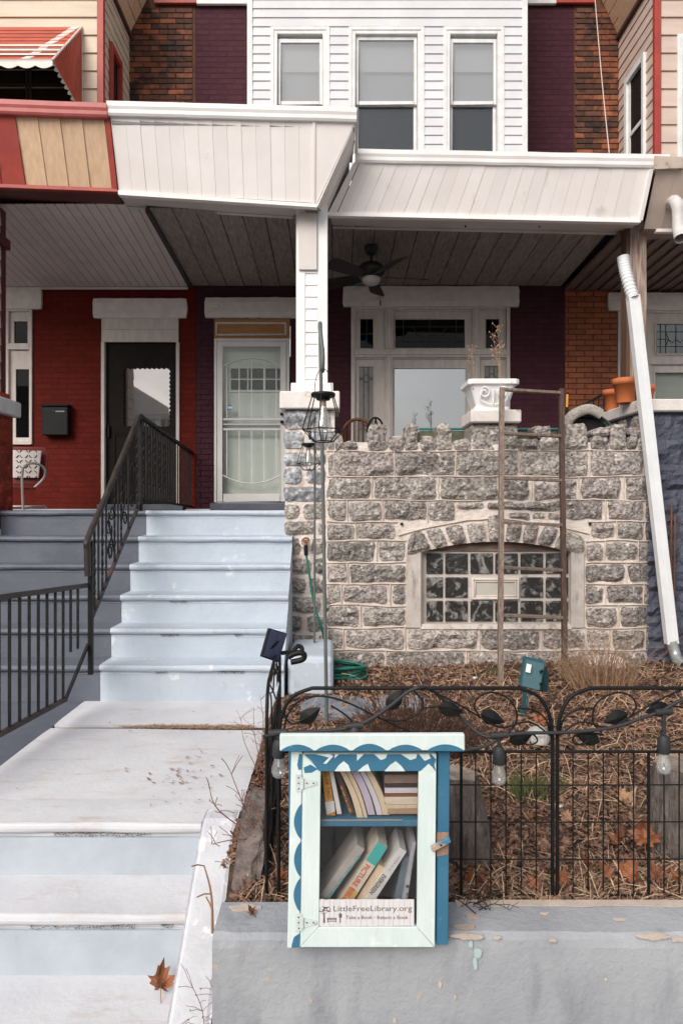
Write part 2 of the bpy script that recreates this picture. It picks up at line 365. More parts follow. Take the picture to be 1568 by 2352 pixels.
def lap_boards_side(par, name, xs, y0, y1, z0, z1, pitch, sgn, mat, holes=()):
    """the same on a wall at x = xs whose outside is towards sgn * x"""
    t0, t1 = .004*sgn, .016*sgn
    a = [(t1,-.5,0),(t1,.5,0),(0,.5,0),(0,-.5,0),(t0,-.5,pitch),(t0,.5,pitch),(0,.5,pitch),(0,-.5,pitch)]
    me = MB().hexa(a).mesh(name)
    z = z0
    while z < z1-.01:
        segs = [(y0, y1)]
        for hy0, hy1, hz0, hz1 in holes:
            if hz0 < z+pitch*.5 < hz1: segs = [(y0, hy0), (hy1, y1)]
        for p, q in segs:
            if q-p > .01: link(name, me, mat, par, (xs, (p+q)/2, z), scale=(1, q-p, 1))
        z += pitch
def panels(par, name, q, n, mat, thick=.012, step=.0024, gap=.001):
    """n upright panels side by side in the quad q (bl, br, tr, tl); each overlaps the next a little"""
    nrm = (Vector(q[1])-Vector(q[0])).cross(Vector(q[3])-Vector(q[0])).normalized()
    for i in range(n):
        u0, u1 = i/n, (i+1)/n-gap/max(.01, (Vector(q[1])-Vector(q[0])).length)
        a, b, c, d = quadpt(q, u0, 0), quadpt(q, u1, 0), quadpt(q, u1, 1), quadpt(q, u0, 1)
        w = random.uniform(-.0015, .0015)
        a, d = a+nrm*w, d+nrm*w; b, c = b+nrm*(step+w), c+nrm*(step+w)
        MB().slab([a, b, c, d], -nrm*thick).build(name, mat, par)
def sash_window(par, x0, x1, z0, z1, y, zm, frame_m, up_m, low_m, fw=.045, sw=.035, blind_z=None, top_gap=0):
    w = part('window', par)
    ring(MB(), x0, x1, z0, z1, y-.03, y+.08, fw).build('frame', frame_m, w, .004)
    a, b = x0+fw+.003, x1-fw-.003
    ring(MB(), a, b, zm-.02, z1-fw-.003-top_gap, y+.005, y+.035, sw, .045, .04).build('upper_sash', frame_m, w, .003)
    ring(MB(), a, b, z0+fw+.003, zm+.015, y+.038, y+.068, sw, .04, .05).build('lower_sash', frame_m, w, .003)
    MB().box(a+sw, b-sw, y+.018, y+.024, zm+.02, z1-fw-.048-top_gap).build('pane', up_m, w)
    MB().box(a+sw, b-sw, y+.05, y+.056, z0+fw+.053, zm-.025).build('pane', low_m, w)
    MB().box(x0+.01, x1-.01, y+.17, y+.18, z0, z1).build('dark_room', INTERIOR, w)
    if blind_z is not None:
        MB().box(a, b, y+.10, y+.105, blind_z, z1-.02).build('curtain', BLIND, w)
        MB().box(a, b, y+.07, y+.078, z1-.42, z1-.02).build('blind', M('white_roller_blind', (.80,.80,.80), .7), w)
    return w

# ------------------------------------------------------------------ ground
CONCRETE = M('grey_sidewalk_concrete', (.46,.45,.43), .9, (.38,.37,.35), 5, bump=.3, bscale=60, dirt=(.2,.19,.18), dscale=2)
ASPHALT = M('street_asphalt', (.085,.085,.087), .9, (.065,.065,.066), 8, bump=.5, bscale=120)
tag(MB().add([(-400,-400,GZ-.16),(400,-400,GZ-.16),(400,400,GZ-.16),(-400,400,GZ-.16)], [(0,1,2,3)]).build('ground', ASPHALT), 'dark asphalt ground and street', None, kind='structure')
sw = MB()
for i in range(-8, 9): sw.box(i*1.5+.006, i*1.5+1.494, -.9, 3.2, GZ-.15, GZ)
o = sw.build('sidewalk', CONCRETE, bevel=.006); o['kind'] = 'structure'
o = MB().box(-12, 13.5, -1.08, -.906, GZ-.155, GZ+.002).build('kerb', CONCRETE, bevel=.02); o['kind'] = 'structure'

# ------------------------------------------------------------------ stairs and landings
def step_profile(yf, zt, yb, zb, n=.030, r=.026):
    """side outline of a concrete step with a rolled nosing and a small fillet below it"""
    pr = [(yb, zt), (yf+.02, zt)]
    for k in range(7):
        a = math.pi/2+math.pi*k/6
        pr.append((yf+r+math.cos(a)*r, zt-r+math.sin(a)*r))
    pr += [(yf+n+.006, zt-2*r-.004), (yf+n, zt-2*r-.018), (yf+n+.004, zt-2*r-.022), (yf+n+.006, zb), (yb, zb)]
    return pr
def step_mesh(yf, zt, yb, zb, x0, x1, seed):
    """a step cut into slices along x so that its edges wander a little"""
    mb = MB(); pr = step_profile(yf, zt, yb, zb); n = len(pr); S = max(6, int((x1-x0)/.09)); vs = []
    for i in range(S+1):
        x = x0+(x1-x0)*i/S
        for j, (y, z) in enumerate(pr):
            w = mnoise.noise(Vector((x*3, seed*2.7, j*.25)))*.006+mnoise.noise(Vector((x*11, seed*5.1, j*.4)))*.0022
            vs.append((x, y+(w if 1 <= j < n-1 else 0), z+(w*.7 if 1 <= j <= 12 else 0)))
    for i in range(S):
        for j in range(n):
            mb.add([vs[i*n+j], vs[(i+1)*n+j], vs[(i+1)*n+(j+1) % n], vs[i*n+(j+1) % n]], [(0,1,2,3)], 1 <= j <= 10)
    mb.add(vs[:n], [tuple(reversed(range(n)))]); mb.add(vs[-n:], [tuple(range(n))])
    return mb
D0, DT, H0, HT = 6.62, .262, -.013, .241
def upper_stairs(x0, x1, mat, label, sd):
    t = thing('concrete_staircase', label, 'staircase', ((x0+x1)/2, 5.4, LZ), 'front porch staircases')
    for k in range(6):
        zt = H0-HT*k; yf = D0-DT*k; zb = (H0-HT*(k+1)-.03) if k < 5 else LZ-.02
        step_mesh(yf, zt, 7.0 if k == 0 else yf+DT+.06, zb, x0, x1, sd+k).build('step', mat, t)
    return t
PROP = -1.83
st = upper_stairs(PROP, -.395, STAIR_BLUE, 'pale blue painted concrete stairs up to the white storm door', 1)
MB().box(PROP+.1, -.402, 5.5, 6.95, LZ-.02, -1.3).build('core', STAIR_BLUE, st)
sg = upper_stairs(-3.25, PROP-.001, STAIR_GREY, 'slate grey painted concrete stairs left of the iron railing', 20)
# side of the pale stairs, facing the garden
sp = [(5.345, LZ-.02)]
for k in range(5, -1, -1): sp += [(D0-DT*k+.04, H0-HT*k-.08-(HT if k == 5 else 0)), (D0-DT*k+.04, H0-HT*k-.012)]
sp += [(6.9, H0-.012), (6.9, LZ-.02)]
MB().slab([(-.4, y, z) for y, z in sp], (.004, 0, 0)).build('side_wall', STAIR_BLUE, st)
# porch floor
o = MB().box(-3.3, 6.0, 6.95, FAC+.2, -.16, -.016).build('porch_floor', STAIR_GREY); o['kind'] = 'structure'
# upper landing
pth = thing('landing_path', 'worn white painted concrete landing between the two flights', None, (-1.2, 4.2, LZ), kind='structure')
def slab_mesh(x0, x1, y0, y1, z, mb=None, skew=0):
    mb = mb or MB(); nx, ny = 14, max(2, int((y1-y0)/.12)); g = []
    for j in range(ny+1):
        for i in range(nx+1):
            x = lerp(x0, x1, i/nx); y = lerp(y0, y1, j/ny)+(skew*(i/nx) if j == ny else 0)
            g.append((x, y, z+mnoise.noise(Vector((x*2, y*2, 3)))*.006-(.006 if i in (nx,) or j in (0, ny) else 0)))
    mb.add(g, [(j*(nx+1)+i, j*(nx+1)+i+1, (j+1)*(nx+1)+i+1, (j+1)*(nx+1)+i) for j in range(ny) for i in range(nx)], True)
    rim = [i for i in range(nx+1)]+[j*(nx+1)+nx for j in range(1, ny+1)]+[ny*(nx+1)+i for i in range(nx-1, -1, -1)]+[j*(nx+1) for j in range(ny-1, 0, -1)]
    pts = [Vector(g[i]) for i in rim]; m = len(pts); bk = [p-Vector((0,0,.2)) for p in pts]
    mb.add(pts+bk, [(i, i+m, (i+1) % m+m, (i+1) % m) for i in range(m)]); return mb
slab_mesh(PROP-.12, -.472, 4.76, 5.40, LZ).build('slab', LANDING, pth)
slab_mesh(PROP-.12, -.468, 3.565, 4.70, LZ-.002, skew=-.045).build('slab', LANDING, pth)
slab_mesh(PROP-.12, -.466, 3.34, 3.552, LZ-.004).build('slab', LANDING, pth)
MB().box(PROP-.1, -.48, 3.4, 5.3, LZ-.2, LZ-.025).build('dirt_bed', SOIL, pth)
o = slab_mesh(-3.4, PROP-.125, 3.30, 5.40, LZ-.004).build('neighbour_landing_path', STAIR_GREY); o['kind'] = 'structure'
ls = thing('concrete_staircase', 'worn white concrete steps with a sloping side kerb down to the sidewalk', 'staircase', (-1.2, 2.9, GZ), 'front porch staircases')
ls['group'] = 'front steps'
step_mesh(3.257, LZ-.002, 3.345, -1.77, -2.6, -.637, 40).build('step', LANDING, ls)
step_mesh(2.951, -1.757, 3.32, BZ-.03, -2.6, -.637, 43).build('step', LANDING, ls)
step_mesh(2.56, BZ, 3.0, GZ-.03, -2.6, -.637, 46).build('step', LANDING, ls)
RISER = M('sky_shaded_riser_white', (.47,.515,.565), .65, (.41,.455,.505), 5, bump=.3, bscale=22, bdist=.012, dirt=(.16,.14,.12), dscale=9, dlo=.70, dhi=.80, dstretch=(1,1,2))  # white risers with the bluish sky shade put into their colour, plus dirt
MB().box(-2.6, -.639, 3.278, 3.30, -1.765, LZ-.078).build('riser', RISER, ls); MB().box(-2.6, -.639, 2.972, 2.99, BZ, -1.835).build('riser', RISER, ls)
ck = [(3.40, GZ-.02), (3.40, LZ+.006), (3.30, LZ+.006), (3.22, LZ-.03), (2.36, -2.10), (2.36, GZ-.2)]
mb = MB(); S = 8; vs = []
for i in range(S+1):
    x = lerp(-.635, -.468, i/S); e = min(i, S-i)
    for y, z in ck: vs.append((x, y, z-(.012 if e == 0 else 0.0)))
for i in range(S):
    for j in range(6): mb.add([vs[i*6+j], vs[(i+1)*6+j], vs[(i+1)*6+(j+1) % 6], vs[i*6+(j+1) % 6]], [(0,1,2,3)])
mb.add(vs[:6], [(5,4,3,2,1,0)]); mb.add(vs[-6:], [(0,1,2,3,4,5)])
CHEEK = M('flaking_white_kerb_paint', (.60,.61,.65), .75, (.52,.53,.57), 7, bump=.45, bscale=35, bdist=.012, dirt=(.72,.72,.74), dscale=6, dlo=.58, dhi=.62, dirt2=(.3,.25,.22), d2scale=10, d2lo=.74, d2hi=.77)
mb.build('side_kerb', CHEEK, ls, .008)
# block at the foot of the stairs
bk = MB().box(-.372, -.008, 5.38, 6.15, -1.5, -1.165)
tag(bk.build('concrete_block', STAIR_BLUE, bevel=.05, segs=3, origin=(-.2, 5.6, -1.5)), 'pale blue rounded concrete block at the foot of the stairs', 'block')

# ------------------------------------------------------------------ retaining wall at the sidewalk
def wall_top(): return -1.37
rw = MB(); nx = 170; prof = [(2.39, GZ-.1), (2.39, -1.378), (2.378, -1.37), (2.215, -1.372), (2.195, -1.385), (2.19, -1.41), (2.185, GZ-.1)]; vs = []
for i in range(nx+1):
    x = lerp(-.392, 3.4, i/nx)
    for j, (y, z) in enumerate(prof):
        w = mnoise.noise(Vector((x*4, j*.7, 2.2)))*.006+mnoise.noise(Vector((x*23, j*1.7, 4.2)))*.004*(1 if j in (3,4) else .2)
        vs.append((x, y+(w if j in (3,4,5) else 0), z+(w*.5 if 1 <= j <= 5 else 0)))
n = len(prof)
for i in range(nx):
    for j in range(n): rw.add([vs[i*n+j], vs[(i+1)*n+j], vs[(i+1)*n+(j+1) % n], vs[i*n+(j+1) % n]], [(0,1,2,3)], 2 <= j <= 5)
rw.add(vs[:n], [tuple(reversed(range(n)))]); rw.add(vs[-n:], [tuple(range(n))])
rwt = thing('retaining_wall', 'low grey painted concrete wall along the sidewalk under the book box', 'wall', (1.4, 2.29, GZ))
rw.build('body', GREY_WALL, rwt)
BARE = M('bare_pinkish_concrete', (.54,.45,.385), .9, (.45,.37,.315), 9, bump=.4, bscale=40, dirt=(.36,.28,.24), dscale=6, dlo=.58, dhi=.72); OLDMINT = M('old_mint_paint', (.42,.52,.51), .8, (.36,.46,.45), 9)
def flake(cx, cy, rx, ry, sd, mat, name, top=True):
    pts = []
    for k in range(22):
        a = 2*math.pi*k/22; r = 1+.45*mnoise.noise(Vector((math.cos(a)*1.3+sd, math.sin(a)*1.3, sd*.7)))+.25*mnoise.noise(Vector((math.cos(a)*4+sd, math.sin(a)*4, sd)))
        pts.append((cx+rx*r*math.cos(a), cy+ry*r*math.sin(a)))
    if top: m = MB().slab([(x, min(y, 2.386), -1.3665) for x, y in pts], (0,0,-.003))
    else: m = MB().slab([(x, 2.1835, z) for x, z in pts], (0,.004,0))
    m.build(name, mat, rwt)
band = [(lerp(.42, 3.3, i/60), 2.352+.018*mnoise.noise(Vector((i*.5,1,0)))+.012*mnoise.noise(Vector((i*1.9,4,0)))) for i in range(61)]
MB().slab([(x, y, -1.3668) for x, y in band]+[(3.3,2.388,-1.3668), (.42,2.388,-1.3668)], (0,0,-.003)).build('peeled_paint', BARE, rwt)
for i, (px, py, rx, ry) in enumerate(((1085,2105,.022,.016),(1068,2128,.030,.014),(1250,2098,.014,.007),(560,2085,.05,.02),(1420,2112,.02,.007))):
    D = 1.368*F/(py-VY); flake(X(px,D), D, rx, ry, i+1.3, BARE, 'peeled_paint')
for i, (px, py, rx, rz, m) in enumerate(((1075,2152,.050,.010,BARE),(1140,2154,.012,.006,BARE),(1268,2160,.012,.006,BARE),(1500,2152,.05,.011,BARE),(1555,2158,.02,.008,BARE),(1096,2190,.012,.016,OLDMINT),(1090,2212,.008,.02,OLDMINT),(1080,2170,.008,.012,OLDMINT),(1010,2262,.006,.010,BARE),(906,2345,.006,.008,BARE),(1045,2290,.005,.007,BARE),(1390,2250,.005,.004,BARE))):
    flake(X(px,2.184), Z(py,2.184), rx, rz, i+7.7, m, 'peeled_paint', False)

# ------------------------------------------------------------------ garden soil
def soil_z(x, y):
    z = -1.45+.05*mnoise.noise(Vector((x*1.3, y*1.3, 0)))+.018*mnoise.noise(Vector((x*5, y*5, 1)))
    if y < 2.9: z = lerp(-1.40, z, max(0, (y-2.39)/.5)) if y > 2.39 else -1.40
    if x < -.3: z -= .05*min(1, (-.3-x)/.3)
    return z
g = []; NX, NY = 110, 110
for j in range(NY+1):
    y = lerp(2.385, 6.75, j/NY)
    xl = lerp(-.398, -.460, max(0, min(1, (y-2.5)/.6)))
    for i in range(NX+1):
        x = lerp(xl, 3.9, i/NX); g.append((x, y, soil_z(x, y)+.012*mnoise.noise(Vector((x*17, y*17, 5)))))
sm_ = MB().add(g, [(j*(NX+1)+i, j*(NX+1)+i+1, (j+1)*(NX+1)+i+1, (j+1)*(NX+1)+i) for j in range(NY) for i in range(NX)], True)
for j in range(NY): a, b = Vector(g[j*(NX+1)]), Vector(g[(j+1)*(NX+1)]); sm_.add([a, b, b-Vector((0,0,.6)), a-Vector((0,0,.6))], [(0,1,2,3)])
for i in range(4): a, b = Vector(g[i]), Vector(g[i+1]); sm_.add([a, b, b-Vector((0,0,.6)), a-Vector((0,0,.6))], [(0,1,2,3)])
o = sm_.build('garden_soil', SOIL); o['kind'] = 'structure'

# ------------------------------------------------------------------ the purple house in the middle
XL, XR = X(450, FAC), X(1295, FAC)
house = thing('row_house', 'purple painted brick row house with white siding bay and stone front porch', 'house', (.6, FAC, 0), 'row houses along the street')
fw = MB()
xd0, xd1, xw0, xw1 = X(491, FAC), X(667, FAC), X(806, FAC), X(1170, FAC)
zd, zw, zs = Z(735, FAC), Z(706, FAC), .55
ZC = 3.05
fw.box(XL, xd0, FAC, FAC+.3, 0, ZC); fw.box(xd1, xw0, FAC, FAC+.3, 0, ZC); fw.box(xw1, XR, FAC, FAC+.3, 0, ZC)
fw.box(xd0, xd1, FAC, FAC+.3, zd, ZC); fw.box(xw0, xw1, FAC, FAC+.3, zw, ZC); fw.box(xw0, xw1, FAC, FAC+.3, 0, zs)
fw.box(XL, XR+.12, FAC, FAC+.3, ZC, 9.0)
wall = fw.build('facade_wall', MORTAR_PURPLE, house)
brickwork(wall, [(X(1212,FAC)-.03, X(1318,FAC), 4.55, 6.53), (X(450,FAC), X(566,FAC), 5.1, 6.53), (xw1+.005, XR, .95, 2.95), (X(752,FAC)-.1, xw0-.005, 1.0, 2.95),
                 (XL, xd0-.005, 0, 2.95)], FAC, lambda x, z: BRICK_PURPLE, 320, gap=.007, sink=.0082)
# lintels
def lintel(par, x0, x1, y0, y1, D=FAC, sd=1, proud=.05, mat=LINTEL):
    q = [P(x0, y1, D-proud), P(x1, y1, D-proud), P(x1, y0, D-proud), P(x0, y0, D-proud)]
    return stone(q, .08, .012, .006, sd, .06).build('lintel', mat, par)
lintel(house, 470, 690, 683, 729, sd=3); lintel(house, 787, 1192, 657, 704, sd=5)
# transom board and storm door
tp = part('transom_panel', house)
WOODTAN = M('bare_tan_plywood', (.42,.20,.075), .6, (.34,.15,.055), 8, nstretch=(.6,1,6), bump=.08)
y_ = FAC-.01
MB().box(X(492,FAC), X(666,FAC), y_, y_+.03, Z(779,FAC), Z(733,FAC)).build('board', WOODTAN, tp)
ring(MB(), X(496,FAC), X(658,FAC), Z(771,FAC), Z(741,FAC), y_-.012, y_+.002, .022).build('moulding', OLD_WHITE, tp, .004)
DOORW = M('storm_door_enamel', (.74,.71,.69), .4, (.68,.65,.63), 5, bump=.03)
dr = part('storm_door', house)
dx0, dx1, dz0, dz1 = X(493,FAC), X(665,FAC), Z(1154,FAC), Z(779,FAC)
ring(MB(), dx0, dx1, dz0, dz1, FAC-.04, FAC+.05, .035).build('door_frame', DOORW, dr, .004)
a, b = dx0+.04, dx1-.04
ring(MB(), a, b, dz0+.01, dz1-.04, FAC-.055, FAC-.02, .075, .07, .10).build('leaf_frame', DOORW, dr, .005)
mb = MB()
for py in (964, 987): mb.box(a+.076, b-.076, FAC-.05, FAC-.025, Z(py+2.5,FAC), Z(py-2.5,FAC))
mb.box(a+.076, b-.076, FAC-.046, FAC-.03, Z(977,FAC), Z(974,FAC))
mb.build('mid_rail', DOORW, dr, .003)
cx_, hw = (a+b)/2, (b-a)/2-.076
arc = [(cx_+hw*t, FAC-.05, Z(844,FAC)+(1-t*t)*.11) for t in [i/10-1 for i in range(21)]]
MB().tube(arc, .009, 6).build('grille_arch', DOORW, dr)
arc = [(cx_+hw*t, FAC-.05, Z(1092,FAC)-(1-t*t)*.105) for t in [i/10-1 for i in range(21)]]
MB().tube(arc, .009, 6).build('grille_arch', DOORW, dr)
for i in range(5):
    t = (-.86, -.43, 0, .43, .86)[i]; xx = cx_+hw*t
    MB().bar((xx, FAC-.05, Z(962,FAC)), (xx, FAC-.05, Z(844,FAC)+(1-t*t)*.11), .012).build('grille_bar', DOORW, dr)
    MB().bar((xx, FAC-.05, Z(990,FAC)), (xx, FAC-.05, Z(1092,FAC)-(1-t*t)*.105), .012).build('grille_bar', DOORW, dr)
MB().box(a+.07, b-.07, FAC-.036, FAC-.032, dz0+.1, dz1-.1).build('pane', GLASS_CLEAR, dr)
INNER = M('white_inner_door_paint', (.78,.79,.77), .5, (.73,.74,.72), 3)
idr = part('inner_door', house)
ix0, ix1, iz0, iz1 = X(528,FAC), X(646,FAC), Z(893,FAC), Z(843,FAC)
db = MB(); yd = FAC+.10
db.box(dx0+.03, ix0, yd, yd+.04, dz0, dz1); db.box(ix1, dx1-.03, yd, yd+.04, dz0, dz1); db.box(ix0, ix1, yd, yd+.04, dz0, iz0); db.box(ix0, ix1, yd, yd+.04, iz1, dz1)
db.build('panel', INNER, idr)
mb = ring(MB(), ix0-.03, ix1+.03, iz0-.03, iz1+.03, yd-.02, yd-.001, .03)
for t in (1/3, 2/3): mb.box(lerp(ix0,ix1,t)-.008, lerp(ix0,ix1,t)+.008, yd-.015, yd+.01, iz0, iz1)
mb.box(ix0, ix1, yd-.012, yd+.008, (iz0+iz1)/2-.008, (iz0+iz1)/2+.008)
mb.build('lite_frame', INNER, idr); MB().box(ix0, ix1, yd+.02, yd+.024, iz0, iz1).build('pane', glass('black_door_lite', (.12,.12,.12), .02, 0.0), idr)
MB().box(ix0-.1, ix1+.1, yd+.2, yd+.21, iz0-.2, iz1+.2).build('dark_room', INTERIOR, idr)
for py in (951, 969): MB().lathe((0,0,0), [(.0,-.02),(.022,-.018),(.028,0),(.022,.018),(0,.02)], 10).build('knob', BLACK_METAL, dr, origin=None).location = P(648, py+.0, FAC-.09)-Vector(W[dr])
STICK_B = M('sticker_blue', (.10,.30,.52), .5); STICK_W = M('sticker_white', (.75,.76,.78), .5)
sc_ = P(527, 936, FAC-.038); sk = MB()
for z0, z1 in ((.014,.04), (-.04,-.014)):
    pts = []
    for k in range(13):
        zz = lerp(z0, z1, k/12); pts.append((math.sqrt(max(0,.0016-zz*zz)), zz))
    poly = [(sc_.x-x_, sc_.y, sc_.z+z_) for x_, z_ in pts]+[(sc_.x+x_, sc_.y, sc_.z+z_) for x_, z_ in reversed(pts)]
    sk.add(poly, [tuple(reversed(range(len(poly))))])
sk.build('sticker', STICK_B, dr); MB().box(sc_.x-.038, sc_.x+.038, sc_.y, sc_.y+.0005, sc_.z-.012, sc_.z+.012).build('sticker', STICK_W, dr)
MB().box(X(486,FAC), X(690,FAC), FAC-.12, FAC+.05, -.016, Z(1155,FAC)-.004).build('door_sill', STAIR_GREY, house, .006)

# parlour window
def leaded(par, x0, x1, z0, z1, y, pat, mat):
    mb = MB()
    for poly in pat: mb.tube([(lerp(x0,x1,u), y, lerp(z0,z1,v)) for u, v in poly], .0045, 5)
    mb.build('lead_came', mat, par)
CAME = M('lead_came', (.05,.045,.04), .5, (.12,.10,.08), 12); CAME2 = M('faint_came', (.075,.068,.062), .5)
pw = part('parlour_window', house)
fx0, fx1 = X(806,FAC), X(1170,FAC); zb_, zt_ = .5, Z(706,FAC)
yy = FAC-.02
mb = ring(MB(), fx0, fx1, zb_, zt_, yy, FAC+.12, .05, .03, .05)
zr0, zr1 = Z(822,FAC), Z(803,FAC)
m1, m2 = X(893,FAC), X(1092,FAC)
mb.box(fx0+.05, fx1-.05, yy-.015, FAC+.1, zr0, zr1)
mb.build('frame', OLD_WHITE, pw, .004)
for xm in (m1, m2):
    for za_, zb2_ in ((zb_+.05, zr0), (zr1, zt_-.03)):
        MB().box(xm-.045, xm+.045, yy-.02, FAC+.1, za_, zb2_).box(xm-.02, xm+.02, yy-.035, yy-.02, za_, zb2_).build('mullion', OLD_WHITE, pw, .005)
mb = MB().box(fx0+.04, fx1-.04, yy-.03, yy-.016, zr0+.03, zr1-.03); mb.build('rail_moulding', OLD_WHITE, pw, .005)
lights = [(812, 886, 712, 803, 827, 857, 732, 800), (900, 1085, 712, 803, 907, 1067, 733, 799), (1099, 1162, 712, 803, 1115, 1146, 732, 800),
          (812, 886, 822, 1080, 824, 857, 842, 1080), (900, 1085, 822, 1080, 906, 1070, 846, 1080), (1099, 1162, 822, 1080, 1112, 1146, 840, 1080)]
cross = [[(0,.5),(1,.5)],[(.5,0),(.5,1)]]
tran = [[(0,.25),(.25,.25),(.32,.5),(.25,.75),(0,.75)],[(1,.25),(.75,.25),(.68,.5),(.75,.75),(1,.75)],[(.25,.25),(.75,.25)],[(.25,.75),(.75,.75)],[(.3,.5),(.4,.38),(.5,.5),(.6,.38),(.7,.5)],[(.5,0),(.5,1)],[(.12,0),(.12,1)],[(.88,0),(.88,1)]]
side = [[(.33,0),(.33,1)],[(.67,0),(.67,1)],[(0,.86),(.5,.93),(1,.86)],[(0,.90),(.5,.84),(1,.90)],[(0,.46),(.5,.40),(1,.46)],[(0,.36),(.5,.42),(1,.36)],[(.2,.41),(.5,.47),(.8,.41),(.5,.35),(.2,.41)]]
SIDE_GLASS = M('milky_side_glass', (.30,.28,.27), .15, (.20,.18,.17), 8, nstretch=(1,1,.5))
for i, (x0, x1, y0, y1, gx0, gx1, gy0, gy1) in enumerate(lights):
    ax0, ax1, az0, az1 = X(x0,FAC), X(x1,FAC), max(Z(y1,FAC), zb_+.05), Z(y0,FAC)
    g0, g1, h0, h1 = X(gx0,FAC), X(gx1,FAC), max(Z(gy1,FAC), zb_+.06), Z(gy0,FAC)
    s = MB(); ys = yy+.035
    s.box(ax0, g0, ys, ys+.03, az0, az1); s.box(g1, ax1, ys, ys+.03, az0, az1); s.box(g0, g1, ys, ys+.03, h1, az1); s.box(g0, g1, ys, ys+.03, az0, h0)
    ring(s, ax0, ax1, az0, az1, ys-.02, ys-.001, .016); ring(s, g0-.012, g1+.012, h0-.012, h1+.012, ys-.010, ys-.001, .012)
    s.build('sash', OLD_WHITE, pw, .002)
    if i == 4:
        MB().box(g0, g1, ys+.012, ys+.016, h0, h1).build('pane', GLASS_SKY, pw)
    else:
        MB().box(g0, g1, ys+.012, ys+.016, h0, h1).build('pane', SIDE_GLASS if i in (3, 5) else GLASS_DARK, pw)
        leaded(pw, g0, g1, h0, h1, ys+.008, {0: cross, 1: tran, 2: cross, 3: side, 5: side}[i], CAME2 if i < 3 else CAME)
MB().box(fx0, fx1, FAC+.25, FAC+.27, zb_, zt_).build('dark_room', INTERIOR, pw)
MB().box(X(895,FAC), X(1085,FAC), FAC+.16, FAC+.165, zb_, Z(830,FAC)).build('blind', M('sheer_curtain', (.34,.35,.36), .8, (.26,.27,.28), 3), pw)

# white bay on the upper floor
bay = part('upper_bay', house)
bx0, bx1 = X(568,BAY), X(1210,BAY)
bz0, bz1 = 3.7, 7.4
wins = [(628, 750), (807, 967), (1024, 1150)]
wx = [(X(a,BAY), X(b,BAY)) for a, b in wins]; wz0, wz1 = 3.86, Z(70,BAY)
core = MB(); xs = [bx0+.01]+[v for w in wx for v in w]+[bx1-.01]
for i in range(0, len(xs), 2): core.box(xs[i], xs[i+1], BAY+.002, BAY+.1, bz0, wz1)
core.box(bx0+.01, bx1-.01, BAY+.002, BAY+.1, wz1, bz1)
core.box(bx0+.01, bx0+.1, BAY+.1, FAC, bz0, bz1); core.box(bx1-.1, bx1-.01, BAY+.1, FAC, bz0, bz1)
core.build('bay_wall', WHITE_SIDING, bay)
tr = .062
pitch = 20.75*BAY/F
ztop = Z(62,BAY)
segs = [(bx0+tr, bx1-tr, ztop-.02, 9)]
e = [bx0+tr]+[v for w in wx for v in w]+[bx1-tr]
for i in range(0, len(e), 2): segs.append((e[i]+(.035 if i else 0), e[i+1]-(.035 if i < 6 else 0), 0, ztop-.02))
zz0 = ztop-pitch*math.ceil((ztop-3.9)/pitch)
lap_boards(bay, 'clapboard', segs, zz0, 6.8, pitch, BAY+.001, WHITE_SIDING)
for x0, x1 in ((bx0, bx0+tr), (bx1-tr, bx1)):
    MB().box(x0, x1, BAY-.022, BAY+.06, bz0, bz1).build('corner_trim', WHITE_TRIM, bay, .004)
lap_boards_side(bay, 'clapboard', bx0+.008, BAY+.06, FAC, zz0, 6.8, pitch, -1, WHITE_SIDING)
lap_boards_side(bay, 'clapboard', bx1-.008, BAY+.06, FAC, zz0, 6.8, pitch, 1, WHITE_SIDING)
zm = Z(233,BAY)
for i, (x0, x1) in enumerate(wx):
    mb = MB(); t = .035
    mb.box(x0-t, x0+.004, BAY-.018, BAY+.02, wz0-.05, wz1+t); mb.box(x1-.004, x1+t, BAY-.018, BAY+.02, wz0-.05, wz1+t); mb.box(x0+.004, x1-.004, BAY-.018, BAY+.02, wz1-.004, wz1+t)
    mb.build('window_casing', WHITE_TRIM, bay, .003)
UP_G = glass('upper_sash_glass', (.9,.9,.9), .08, .30, dust=(.50,.52,.54)); LOW_G = glass('screened_lower_sash', (.4,.41,.43), .07, .50, dust=(.085,.095,.105), bump=.3, bscale=9)
for i, (x0, x1) in enumerate(wx):
    sash_window(house, x0, x1, wz0, wz1, BAY+.02, zm, WHITE_TRIM, UP_G, LOW_G, blind_z=4.3 if i == 0 else zm-.02, top_gap=.0 if i == 1 else .03)
# cornice over the recesses beside the bay
MB().box(XL+.02, bx0, FAC-.06, FAC-.02, Z(11,8.8), Z(11,8.8)+.3).build('cornice', WHITE_TRIM, house, .004)
MB().box(bx1, XR-.12, FAC-.06, FAC-.02, Z(10,8.8), Z(10,8.8)+.3).build('cornice', WHITE_TRIM, house, .004)

# ------------------------------------------------------------------ porch roof of the purple house
roof = part('porch_roof', house)
# over the stairs (stands further forward)
GT = 6.15
def gutter(par, l, r, mat, name='gutter', h=.105, d=.11):
    l, r = Vector(l), Vector(r); mb = MB()
    prof = [(0,0), (-.012,.012), (-.012,-.03), (-.002,-.055), (0,-h+.018), (.012,-h), (d,-h), (d,0)]
    n = len(prof); S = 24; vs = []
    for i in range(S+1):
        p = lerp(l, r, i/S)
        for y, z in prof: vs.append(p+Vector((0, y, z+mnoise.noise(Vector((p.x*3, p.y, 1)))*.004)))
    for i in range(S):
        for j in range(n): mb.add([vs[i*n+j], vs[(i+1)*n+j], vs[(i+1)*n+(j+1) % n], vs[i*n+(j+1) % n]], [(0,1,2,3)])
    mb.add(vs[:n], [tuple(reversed(range(n)))]); mb.add(vs[-n:], [tuple(range(n))])
    return mb.build(name, mat, par)
gutter(roof, P(246,236,GT), P(819,251,GT), GUTTER)
